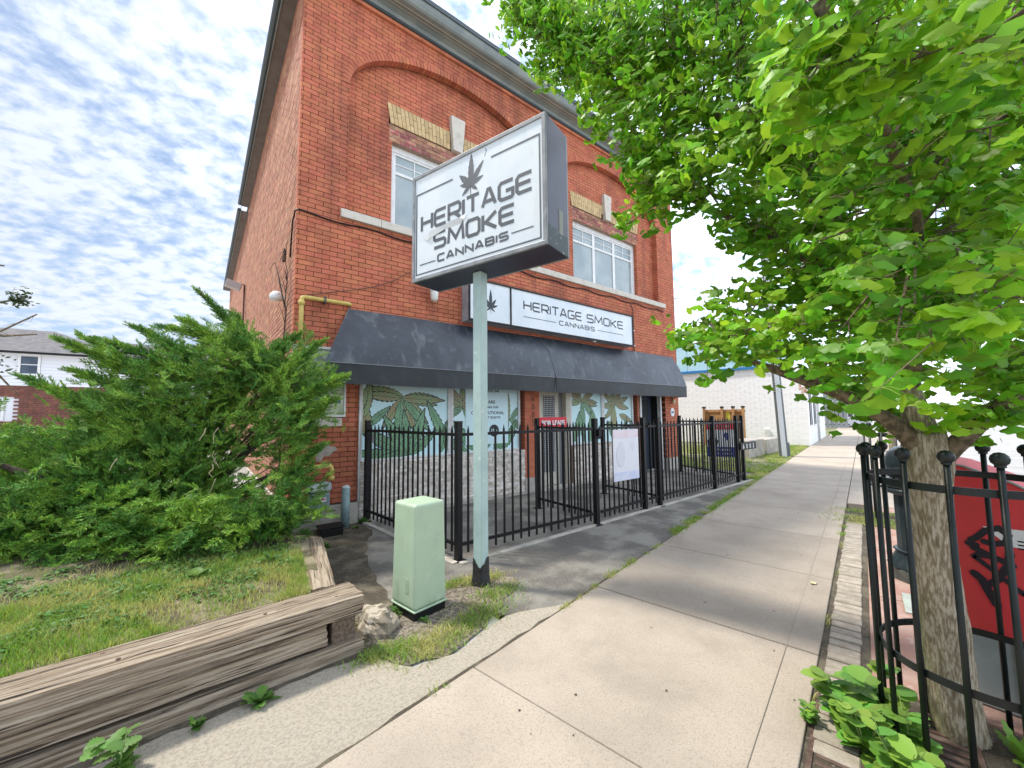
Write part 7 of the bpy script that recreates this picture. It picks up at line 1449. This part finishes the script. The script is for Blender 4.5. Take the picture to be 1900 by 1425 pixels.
obj('bare_twigs', bx, mat('pale_twig', (.42, .33, .22), .8), jn, kind='stuff')
print('juniper tris', sum(len(f) for f in JF))

# ------------------------------------------------------------------ litter bin
m_bin = mat('bin_green', (.012, .022, .026), .32, col2=(.020, .032, .036), scale=5)
bn = thing('litter_bin', 'dark blue-green cast iron litter bin with fluted foot behind the tree guard', 'litter bin', (4.36, -5.56, 0))
bc = (4.36, -5.56, 0)
obj('plinth', MB().lathe([(.275, 0), (.275, .115), (.265, .125)], 8, ph=math.radians(22.5 + 10)), mat('bin_plinth', (.05, .055, .05), .7, col2=(.09, .10, .09), scale=14), bn, loc=bc, bevel=.006)
fl_ = MB(); n = 32; pr = [(.260, .125), (.245, .16), (.215, .20), (.198, .245), (.193, .262)]
for (r_, z_) in pr:
    for k in range(n * 2):
        a = math.pi * k / n; fr_ = 1 + (.030 if k % 4 < 2 else -.010) * (1 - (z_ - .125) / .14); fl_.v.append((r_ * fr_ * math.cos(a), r_ * fr_ * math.sin(a), z_))
for i in range(len(pr) - 1):
    for k in range(n * 2): fl_.f.append((i * n * 2 + k, i * n * 2 + (k + 1) % (n * 2), (i + 1) * n * 2 + (k + 1) % (n * 2), (i + 1) * n * 2 + k))
obj('fluted_foot', fl_, m_bin, bn, loc=bc, smooth=True)
obj('foot_ring', MB().lathe([(.20, .258), (.215, .268), (.20, .280)], 32), m_bin, bn, loc=bc, smooth=True)
obj('body', MB().lathe([(.185, .27), (.185, .78), (.20, .80)], 16), m_bin, bn, loc=bc, smooth=False)
obj('rim', MB().lathe([(.18, .78), (.255, .80), (.265, .82), (.255, .845), (.23, .85)], 32), m_bin, bn, loc=bc, smooth=True)
bag = MB().lathe([(.235, .845), (.26, .86), (.255, .90), (.225, .925), (.19, .93)], 40)
bag.v = [(v[0] * (1 + .05 * mnoise.noise(Vector(v) * 18)), v[1] * (1 + .05 * mnoise.noise(Vector(v) * 18)), v[2] + .02 * mnoise.noise(Vector(v) * 25)) for v in bag.v]
obj('bin_bag', bag, mat('bag_plastic', (.02, .03, .04), .18), bn, loc=bc, smooth=True)
dome = MB().lathe([(.225, .95), (.225, 1.12), (.205, 1.18), (.15, 1.225), (.07, 1.245), (.0, 1.25)], 32)
obj('lid', dome, m_bin, bn, loc=bc, smooth=True)
obj('lid_posts', MB().bar((.17, 0, .85), (.17, 0, .96), .02).bar((-.17, 0, .85), (-.17, 0, .96), .02).bar((0, .17, .85), (0, .17, .96), .02).bar((0, -.17, .85), (0, -.17, .96), .02), m_bin, bn, loc=bc)

# ------------------------------------------------------------------ letter box
mbx = thing('letter_box', 'red steel letter box with black graffiti and a grey skirt beyond the tree guard', 'letter box', (2.6, -6.2, 0))
m_mred = mat('letterbox_red', (.66, .04, .045), .62, col2=(.58, .045, .04), scale=4, col3=(.03, .01, .01), scale3=22, lo3=.685, hi3=.70)
m_mgry = mat('letterbox_grey', (.23, .26, .25), .5, col2=(.29, .32, .31), scale=5)
LX, LY0, LY1 = 2.33, -6.60, -5.90
side = [(LY0, .40), (LY1, .40), (LY1, 1.28), (LY1 - .08, 1.265), (LY1 - .25, 1.19), (LY1 - .45, 1.05), (LY0, .98)]
Mx = Matrix(((0, 0, 1, LX), (1, 0, 0, 0), (0, 1, 0, 0), (0, 0, 0, 1)))
obj('body', MB().prism(side, Mx, .55), m_mred, mbx, bevel=.010)
obj('skirt', MB().box(LX + .015, LX + .535, LY0 + .02, LY1 - .012, .02, .398), m_mgry, mbx, bevel=.006)
obj('skirt_rib', MB().box(LX + .004, LX + .0148, -6.14, -6.125, .03, .39).box(LX + .004, LX + .0148, -6.105, -6.098, .03, .39), m_mgry, mbx)
obj('edge_strip', MB().tube([(LX - .004, LY1 + .0, .41), (LX - .004, LY1, 1.28), (LX - .004, LY1 - .08, 1.267), (LX - .004, LY1 - .25, 1.192), (LX - .004, LY1 - .45, 1.052)], .006, 6), m_mgry, mbx)
Mg = Matrix(((0, 0, -1, LX - .0012), (-1, 0, 0, 0), (0, 1, 0, 0), (0, 0, 0, 1)))   # local x runs to the right (-Y), y up
def Lp(poly, m, nm, t=.0015): return obj(nm, MB().prism(poly, Mg, t), m, mbx)
Lp([(6.03, .955), (6.30, .965), (6.30, .86), (6.115, .87)], m_white, 'logo_wing')
for i in range(3): Lp([(6.14, .905 - i * .018), (6.30, .912 - i * .018), (6.30, .905 - i * .018), (6.145, .898 - i * .018)], m_black, 'logo_line', .002)
gf = MB(); k_ = 0
for pl, w_ in (([(5.985, .875), (6.0, .885), (6.04, .935), (6.085, .955), (6.115, .925), (6.105, .885), (6.06, .868), (6.03, .875)], .028), ([(5.975, .855), (6.0, .85)], .030), ([(5.99, .835), (6.06, .80), (6.12, .775)], .028), ([(6.0, .80), (6.05, .80), (6.10, .785)], .024),
               ([(6.115, .83), (6.10, .76), (6.065, .69), (6.04, .66)], .030), ([(5.99, .79), (6.05, .735), (6.12, .665), (6.15, .64)], .022), ([(5.985, .70), (6.01, .675), (6.03, .62), (6.055, .56)], .034)):
    stroke(gf, pl, w_, Mg, .0022 + k_ * .0004); k_ += 1
    for e in (pl[0], pl[-1]): gf.prism([(e[0] + w_ / 2 * math.cos(i * .785), e[1] + w_ / 2 * math.sin(i * .785)) for i in range(8)], Mg, .0024 + k_ * .0003)
obj('graffiti', gf, mat('spray_paint', (.008, .006, .012), .5), mbx)

# ------------------------------------------------------------------ pale access cover on the paving
hc = obj('access_cover', MB().box(-.22, .22, -.16, .16, 0, .012), mat('cover_paint', (.42, .46, .40), .7, col2=(.33, .36, .31), scale=10), None, loc=(3.62, -5.66, .014), rotz=SA, bevel=.004)
props(hc, 'pale green-grey rectangular access cover lying in the red paving', 'cover')
# fallen leaves and specks on the walk
spk = MB()
for i in range(45):
    u = rr.uniform(.2, 8); v = rr.uniform(WV + .05, -.05); c = sp(u, v, .0245); r_ = rr.uniform(.002, .007); a0 = rr.uniform(0, 6)
    spk.prism([(c.x + r_ * (1 + .5 * (k % 2)) * math.cos(a0 + k), c.y + r_ * math.sin(a0 + k)) for k in range(6)], Matrix.Translation((0, 0, c.z)), .0015)
o = obj('walk_debris', spk, mat('debris', (.06, .045, .035), .9)); props(o, 'small dark specks of debris scattered on the sidewalk', None, None, 'stuff')
fl2 = MB().add([(0, 0, 0), (.035, .02, .012), (.06, -.01, .004), (.04, -.03, .014), (.0, -.03, .006), (-.03, .0, .016)], [(0, 1, 2), (0, 2, 3), (0, 3, 4), (0, 4, 5)])
o = obj('fallen_leaf', fl2, mat('dead_leaf', (.50, .47, .28), .8), None, loc=(3.42, -4.93, .026)); props(o, 'curled pale fallen leaf lying on the sidewalk near the pavers', 'leaf')

# ------------------------------------------------------------------ second street tree and guard beyond the bin
guard('tree_guard', 'second round black iron tree guard, beyond the litter bin', (7.05, -5.02), .34, 14, .2, zr=(.5, 1.22), zt=1.35)
t2 = thing('street_tree', 'slim young street tree in the guard beyond the litter bin', 'tree', (7.05, -5.02, 0))
obj('trunk', bark_tube([(7.05, -5.02, -.02), (7.06, -5.0, 1.2), (7.0, -4.98, 2.4), (6.9, -4.9, 3.6), (6.9, -4.8, 5.0)], [.055, .047, .042, .03, .012], 14, .08, 9), m_bark, t2, smooth=True)
Vs = []; Fs = []; b0 = 0; stm = MB()
for i in range(60):
    z = rr.uniform(2.6, 5.2); a = rr.uniform(0, 6.28); L = rr.uniform(.4, 1.35) * (1.15 - abs(z - 3.6) / 2.6); o_ = Vector((6.93, -4.9, z)); tip = o_ + Vector((math.cos(a) * L, math.sin(a) * L, .45 * L)); stm.tube([o_, tip], [.012, .003], 5, caps=False)
    for k in range(70):
        f = rr.uniform(.25, 1.05); q = o_.lerp(tip, f) + Vector((rr.gauss(0, .07), rr.gauss(0, .07), rr.gauss(0, .06)))
        d = Vector((rr.gauss(0, 1), rr.gauss(0, 1), rr.gauss(-.5, .6))).normalized(); nr = Vector((rr.gauss(0, .4), rr.gauss(0, .4), 1)); nr = (nr - d * nr.dot(d)).normalized()
        V, F = FANS[k % 8]; M = np.array(leaf_mat((q, q, d, nr, rr.uniform(.025, .04)))); Vs.append(V @ M[:3, :3].T + M[:3, 3]); Fs.append(F + b0); b0 += len(V)
obj('crown', np_mesh('crown', np.concatenate(Vs), np.concatenate(Fs)), m_gl, t2, kind='stuff'); obj('branches', stm, m_bark2, t2, kind='stuff')

# ------------------------------------------------------------------ white building down the street
wb = thing('white_building', 'low white-painted brick building beyond the grass lot', 'building', (21.1, -.1, 0))
WO = Vector((21.14, -.12, 0)); a_ = math.radians(10.4); wu = Vector((math.cos(a_), math.sin(a_), 0)); wv = Vector((-math.sin(a_), math.cos(a_), 0))
def wp(u, v, z=0): return WO + wu * u + wv * v + Vector((0, 0, z))
m_ww = mat('white_painted_brick', (.90, .90, .895), .8, col2=(.84, .84, .835), stretch=(1, .4, 3), scale=3, detail=6, lo=.40, hi=.70, bump=.008, bscale=14)
m_mort3 = mat('white_wash_joint', (.88, .88, .875), .9)
def wbox(u0, u1, v0, v1, z0, z1): c = wp((u0 + u1) / 2, (v0 + v1) / 2, (z0 + z1) / 2); return MB().obox(c, wu * (u1 - u0) / 2, wv * (v1 - v0) / 2, Vector((0, 0, (z1 - z0) / 2)))
obj('side_wall', wbox(.008, .3, .3, 16, -.1, 3.72), m_mort3, wb)
wbk = MB(); 
for r in range(26):
    z0 = .02 + r * .1425; v = -.0 - (r % 2) * .21
    while v < 16:
        va, vb = max(v, .0), min(v + .41, 16)
        if vb - va > .05: c = wp(.0, (va + vb) / 2, z0 + .069); e = rr.uniform(.0112, .0128); wbk.obox(c, wu * e, wv * ((vb - va) / 2 - .001), Vector((0, 0, .0702)))
        v += .42
obj('painted_blocks', wbk, m_ww, wb, kind='stuff')
fw = MB(); U = [0, .55, 1.75, 2.55, 3.75, 4.55, 5.75, 6.6, 8.0]
obj('front_wall', MB().add(wbox(.0, 9.5, .0, .28, -.1, .95).v, wbox(0, 1, 0, 1, 0, 1).f).add(wbox(.0, 9.5, .0, .28, 2.75, 3.72).v, wbox(0, 1, 0, 1, 0, 1).f).add(wbox(.0, .55, .0, .28, .952, 2.748).v, wbox(0, 1, 0, 1, 0, 1).f).add(wbox(1.75, 2.55, .0, .28, .952, 2.748).v, wbox(0, 1, 0, 1, 0, 1).f).add(wbox(3.75, 4.55, .0, .28, .952, 2.748).v, wbox(0, 1, 0, 1, 0, 1).f).add(wbox(5.75, 9.5, .0, .28, .952, 2.748).v, wbox(0, 1, 0, 1, 0, 1).f), m_ww, wb)
for (u0, u1) in ((.55, 1.75), (2.55, 3.75), (4.55, 5.75)):
    wf_ = obj('window', wbox(u0, u1, -.006, -.001, .952, 2.748), m_int, wb)
    obj('mullion', wbox((u0 + u1) / 2 - .05, (u0 + u1) / 2 + .05, -.012, -.007, .952, 2.748), m_ww, wf_)
    obj('sill', wbox(u0 - .05, u1 + .05, -.04, .12, .90, .951), m_white, wf_)
obj('drain_pipe', MB().tube([wp(4.15, -.06, 0), wp(4.15, -.06, 3.6)], .05, 8), m_alu, wb, smooth=True)
obj('corner_bricks', wbox(-.012, .30, -.012, .30, 2.35, 3.3), mat('bare_brick', (.42, .17, .09), .9, col2=(.62, .55, .48), scale=9), wb)
m_blue = mat('pale_blue_metal', (.42, .68, .80), .45, col2=(.50, .75, .86), scale=1.0, stretch=(.3, .3, 2)); m_blue2 = mat('blue_trim', (.03, .20, .46), .5)
obj('parapet_panel', wbox(-.08, .25, .7, 16, 3.86, 5.3), m_blue, wb); obj('parapet_trim', wbox(-.12, .27, .65, 16.05, 3.722, 3.858), m_blue2, wb)
for i in range(11): obj('panel_rib', wbox(-.10, -.081, 1.2 + i * 1.35, 1.25 + i * 1.35, 3.87, 5.29), m_blue, wb)
obj('roof', wbox(.3, 9.5, .28, 16, 3.5, 3.66), m_dark, wb)
obj('far_wall', wbox(9.2, 9.48, .28, 16, 0, 3.5), m_ww, wb)
obj('meter_bump', wbox(-.10, .0, 1.55, 1.75, .35, .75), m_alu, wb)
iv = clover('wall_ivy', [], .1, 1, 0, m_clov, 1, 'x') if False else None
# wooden fence
m_wood = mat('cedar_fence', (.42, .235, .10), .8, col2=(.34, .18, .075), stretch=(3, 3, .4), scale=6, island=.14, bump=.004, bscale=30)
wfn = thing('wood_fence', 'new cedar privacy fence panel before the white wall', 'fence', (18.6, 2.4, 0))
for i in range(12):
    y = 3.30 - i * .147; obj('plank', MB().box(-.012, .012, -.070, .070, .05, 1.72 - .012 * i * 0), m_wood, wfn, loc=(18.6 + .0, y, 0))
for y in (3.40, 2.55, 2.05, 1.62):
    obj('post', MB().box(-.05, .05, -.05, .05, 0, 1.80), m_wood, wfn, loc=(18.5, y, 0)); obj('post_cap', MB().box(-.065, .065, -.065, .065, 1.80, 1.87), m_black, wfn, loc=(18.5, y, 0))
obj('rail', MB().box(-.02, .02, -.95, .95, 1.60, 1.70), m_wood, wfn, loc=(18.56, 2.5, 0)); obj('rail', MB().box(-.02, .02, -.95, .95, .2, .30), m_wood, wfn, loc=(18.56, 2.5, 0))
obj('paint_mark', MB().box(-.001, .001, -.09, .09, 1.15, 1.62), mat('lime_mark', (.62, .62, .08), .6), wfn, loc=(18.585, 2.33, 0))
# concrete blocks in the grass
m_cblk = mat('concrete_block', (.46, .42, .36), .9, col2=(.32, .29, .25), scale=3, bump=.01, bscale=30)
for (c, s, lb_) in (((14.6, -.05), (.8, .28, .62), 'stained concrete block nearer the iron fence on the grass'), ((16.4, .02), (.85, .28, .58), 'pale concrete block nearer the utility pole on the grass')):
    o = obj('concrete_block', MB().box(-s[0], s[0], -s[1], s[1], 0, s[2]), m_cblk, None, loc=(*c, -.01), rotz=.06, bevel=.03); props(o, lb_, 'block', 'concrete blocks lying on the grass lot')
# leaning metal utility pole
up_ = thing('utility_pole', 'leaning grey metal utility pole with ladder bands before the white wall', 'utility pole', (15.2, -.96, 0))
lean = Vector((-.16, .05, 3.0)) / 3.0
def uq(z, o=(0, 0)): return Vector((15.23, -.96, 0)) + lean * z + Vector((o[0], o[1], 0))
m_um = mat('galvanised', (.36, .40, .42), .4, col2=(.50, .54, .56), scale=3, metal=.3); m_umd = mat('dark_pole_metal', (.10, .12, .125), .6)  # dark grey on every side of the column and base guard
obj('column', MB().tube([uq(0), uq(9)], [.15, .11], 8), m_umd, up_)
obj('cover_channel', MB().bar(uq(.02, (-.14, -.06)), uq(7.5, (-.115, -.05)), .14, .03, upd=(-.8, -.4, 0)), mat('white_channel', (.66, .70, .72), .35), up_)
for i in range(7): obj('band', MB().tube([uq(2.3 + i * .08 + (1.2 if i > 4 else 0)), uq(2.32 + i * .08 + (1.2 if i > 4 else 0))], .165, 10), m_um, up_)
obj('base_guard', MB().tube([uq(0, (.12, -.1)), uq(.5, (.12, -.1))], .06, 8), m_umd, up_)
obj('cross_arm', MB().bar(uq(8.4, (-.9, -.5)), uq(8.4, (.9, .5)), .10), m_wood, up_)
wi = thing('overhead_wire', 'thin overhead wire beyond the building corner', 'wire', (7.3, 3, 4.9)); 
obj('cable', MB().tube([(10.0, .6, 5.0)] + [(10.0 + i * .55, .6 - i * .20, 5.0 + .0095 * (i - 5) ** 2 * .5 + i * .10) for i in range(1, 14)], .008, 4), m_black, wi)
# gate / fence and foliage closing the far end of the walk
fg = thing('far_gate', 'grey metal gate at the far end of the sidewalk', 'gate', (46, 4.4, 0))
for i in range(9): obj('slat', MB().box(-.04, .04, -.13, .13, .1, 3.4), mat('gate_grey', (.20, .22, .24), .6, island=.1), fg, loc=(44.5 + i * .06, 6.2 - i * .32, 0))
obj('rail', MB().bar((44.5, 6.3, 3.3), (45.1, 3.4, 3.3), .1), m_dark, fg); obj('rail', MB().bar((44.5, 6.3, .4), (45.1, 3.4, .4), .1), m_dark, fg)
# long low pale block across the road and at the street end, closing the view under the crown
fb = thing('far_building', 'pale low building at the end of the street beyond the sidewalk', 'building', (58, 6, 0))
obj('wall', MB().box(48, 66, 5.6, 16, 0, 3.6), mat('pale_stucco', (.60, .58, .55), .9, col2=(.50, .48, .46), scale=1), fb)
for i in range(6): w_ = obj('window', MB().box(50 + i * 2.6, 51.6 + i * 2.6, 5.56, 5.599, 1.0, 2.5), m_int, fb); obj('frame', MB().box(49.95 + i * 2.6, 51.65 + i * 2.6, 5.53, 5.559, 2.5, 2.6), m_white, w_)
obj('roof', MB().box(47.7, 66.3, 5.3, 16.3, 3.6, 3.85), m_dark, fb)

# ------------------------------------------------------------------ house on the left
hs = thing('siding_house', 'white-sided house with dark hip roof behind the juniper', 'house', (-11, 33, 0))
m_side = mat('white_siding', (.74, .75, .77), .6); m_shg = mat('grey_shingle', (.115, .11, .115), .9, col2=(.17, .16, .16), scale=3, detail=8, island=.10); m_hbr = mat('house_brick', (.20, .075, .05), .9, col2=(.14, .06, .045), scale=5, island=.2)
HX0, HX1, HY0, HY1 = -19.0, -5.3, 31.9, 39.5
obj('core', MB().box(HX0 + .05, HX1 - .05, HY0 + .02, HY1, 0, 5.68), m_side, hs)
for i in range(10):
    z = 3.66 + i * .205; mb = MB(); x0, x1 = HX0, HX1
    segs = [(HX0, HX1)] if not (4.25 < z + .1 < 5.6) else [(HX0, -10.0), (-9.02, HX1)]
    for (p, q) in segs: mb.add([(p, HY0 - .035, z), (q, HY0 - .035, z), (q, HY0 + .01, z + .205), (p, HY0 + .01, z + .205), (p, HY0 + .02, z), (q, HY0 + .02, z)], [(0, 1, 2, 3), (0, 4, 5, 1)])
    obj('siding_board', mb, m_side, hs)
hb = MB()
for r in range(30):
    z = .2 + r * .115
    if z > 3.6: break
    x = HX0 - (r % 2) * .2
    while x < HX1:
        hb.box(x, x + .39, HY0 - .05, HY0 + .02, z, z + .105) if not (-12.4 < x < -10.2 and 1.4 < z < 2.9) else None
        x += .4
obj('brick_courses', hb, m_hbr, hs, kind='stuff')
w1 = obj('window', MB().box(-9.98, -9.86, HY0 - .06, HY0 + .05, 4.30, 5.66).box(-9.16, -9.04, HY0 - .06, HY0 + .05, 4.30, 5.66).box(-9.86, -9.16, HY0 - .06, HY0 + .05, 4.30, 4.42).box(-9.86, -9.16, HY0 - .06, HY0 + .05, 5.56, 5.66), m_white, hs)
obj('pane', MB().box(-9.86, -9.16, HY0 - .0, HY0 + .02, 4.42, 5.56), mat('dark_pane', (.02, .035, .06), .08, col2=(.05, .08, .12), scale=2), w1); obj('meeting_rail', MB().box(-9.86, -9.16, HY0 - .04, HY0 - .001, 4.96, 5.01), m_white, w1)
w2 = obj('window', MB().box(-12.3, -10.35, HY0 - .08, HY0 - .02, 2.72, 2.85).box(-12.3, -10.35, HY0 - .08, HY0 - .02, 1.5, 1.6).box(-10.47, -10.35, HY0 - .08, HY0 - .02, 1.6, 2.72).box(-12.3, -12.2, HY0 - .08, HY0 - .02, 1.6, 2.72), m_white, hs)
obj('pane', MB().box(-12.2, -10.47, HY0 - .05, HY0 - .03, 1.6, 2.72), m_glass, w2)
obj('eave', MB().box(HX0 - .5, HX1 + .5, HY0 - .5, HY0 - .38, 5.62, 5.76), m_black, hs); obj('soffit', MB().box(HX0 - .5, HX1 + .5, HY0 - .38, HY1 + .4, 5.66, 5.72), m_side, hs)
e0, e1, f0, f1 = HX0 - .55, HX1 + .55, HY0 - .55, HY1 + .5; rz = 7.75; rx0, rx1, ry = HX0 + 3.4, -9.3, (HY0 + HY1) / 2
obj('roof', MB().add([(e0, f0, 5.75), (e1, f0, 5.75), (e1, f1, 5.75), (e0, f1, 5.75), (rx0, ry, rz), (rx1, ry, rz)], [(0, 1, 5, 4), (1, 2, 5), (2, 3, 4, 5), (3, 0, 4)]), m_shg, hs)
obj('vent_pipe', MB().tube([(-11.6, 34.6, 7.2), (-11.6, 34.6, 7.9)], .05, 6), m_alu, hs)
h2 = thing('second_house', 'farther white house gable just showing over the juniper', 'house', (-4, 44, 0))
obj('wall', MB().box(-9, 2, 44, 52, 0, 6.3), m_side, h2)
obj('roof', MB().add([(-9.5, 43.5, 6.3), (2.5, 43.5, 6.3), (2.5, 52.5, 6.3), (-9.5, 52.5, 6.3), (-9.5, 48, 9.0), (2.5, 48, 9.0)], [(0, 1, 5, 4), (2, 3, 4, 5), (1, 2, 5), (3, 0, 4)]), m_shg, h2)
# overhanging tree at the left edge
lt = thing('left_tree', 'thin-branched tree reaching in from the left edge over the house', 'tree', (-5.6, 4.2, 0))
m_lt = mat('dark_leaf', (.045, .085, .030), .6, island=.3, hue=.02, trans=.2)
obj('trunk', bark_tube([(-5.6, 4.2, -.1), (-5.5, 4.25, 2.0), (-5.3, 4.4, 4.0), (-5.2, 4.4, 6.2)], [.13, .11, .09, .04], 12, .08, 4), m_bark2, lt, smooth=True)
bt = MB(); Vs = []; Fs = []; b0 = 0
for pts, lf in (([(-5.35, 4.35, 3.2), (-4.4, 4.6, 3.5), (-3.81, 4.70, 3.62), (-3.50, 4.56, 3.72)], 1), ([(-5.35, 4.35, 3.0), (-4.4, 4.6, 3.05), (-3.75, 4.6, 3.10), (-3.32, 4.42, 3.42)], 0), ([(-5.4, 4.35, 2.8), (-4.4, 4.6, 3.0), (-3.7, 4.6, 3.02), (-3.30, 4.40, 3.06)], 0), ([(-5.3, 4.35, 3.9), (-4.4, 4.6, 4.2), (-3.80, 4.7, 4.28)], 0), ([(-5.4, 4.35, 2.2), (-4.4, 4.6, 2.5), (-3.75, 4.65, 2.35), (-3.5, 4.6, 2.0)], 0), ([(-5.3, 4.3, 4.4), (-5.9, 4.0, 5.9)], 2), ([(-5.3, 4.4, 4.0), (-6.7, 4.9, 5.0)], 2), ([(-5.3, 4.4, 4.4), (-6.9, 3.7, 5.6)], 2), ([(-5.4, 4.3, 3.6), (-7.2, 4.2, 4.2)], 2), ([(-4.5, 4.6, 2.9), (-3.78, 4.68, 2.55)], 3)):
    bt.tube(pts, [.03 * (1 - i / len(pts)) + .004 for i in range(len(pts))], 5, caps=False)
    P_ = [Vector(p) for p in pts]
    for i in range(len(P_) - 1):
        for k in range(3):
            q = P_[i].lerp(P_[i + 1], rr.random()); e = q + Vector((rr.gauss(0, .14), rr.gauss(0, .14), rr.gauss(-.02, .10))); bt.tube([q, e], [.004, .002], 4, caps=False)
    m_n = 150 if lf == 1 else (1300 if lf == 2 else (60 if lf == 3 else 0))
    for k in range(m_n):
        q = (P_[-2].lerp(P_[-1], rr.uniform(.35, 1.0)) if lf == 1 else P_[-1]) + Vector([rr.gauss(0, .07 if lf == 1 else (.42 if lf == 2 else .09)) for _ in range(3)])
        d = Vector((rr.gauss(0, 1), rr.gauss(0, 1), rr.gauss(-.3, .6))).normalized(); nr = Vector((rr.gauss(0, .5), rr.gauss(0, .5), 1)); nr = (nr - d * nr.dot(d)).normalized()
        V, F = FANS[k % 8]; M = np.array(leaf_mat((q, q, d, nr, rr.uniform(.025, .05)))); Vs.append(V @ M[:3, :3].T + M[:3, 3]); Fs.append(F + b0); b0 += len(V)
obj('branches', bt, m_bark2, lt, kind='stuff'); obj('crown', np_mesh('crown', np.concatenate(Vs), np.concatenate(Fs)), m_lt, lt, kind='stuff')
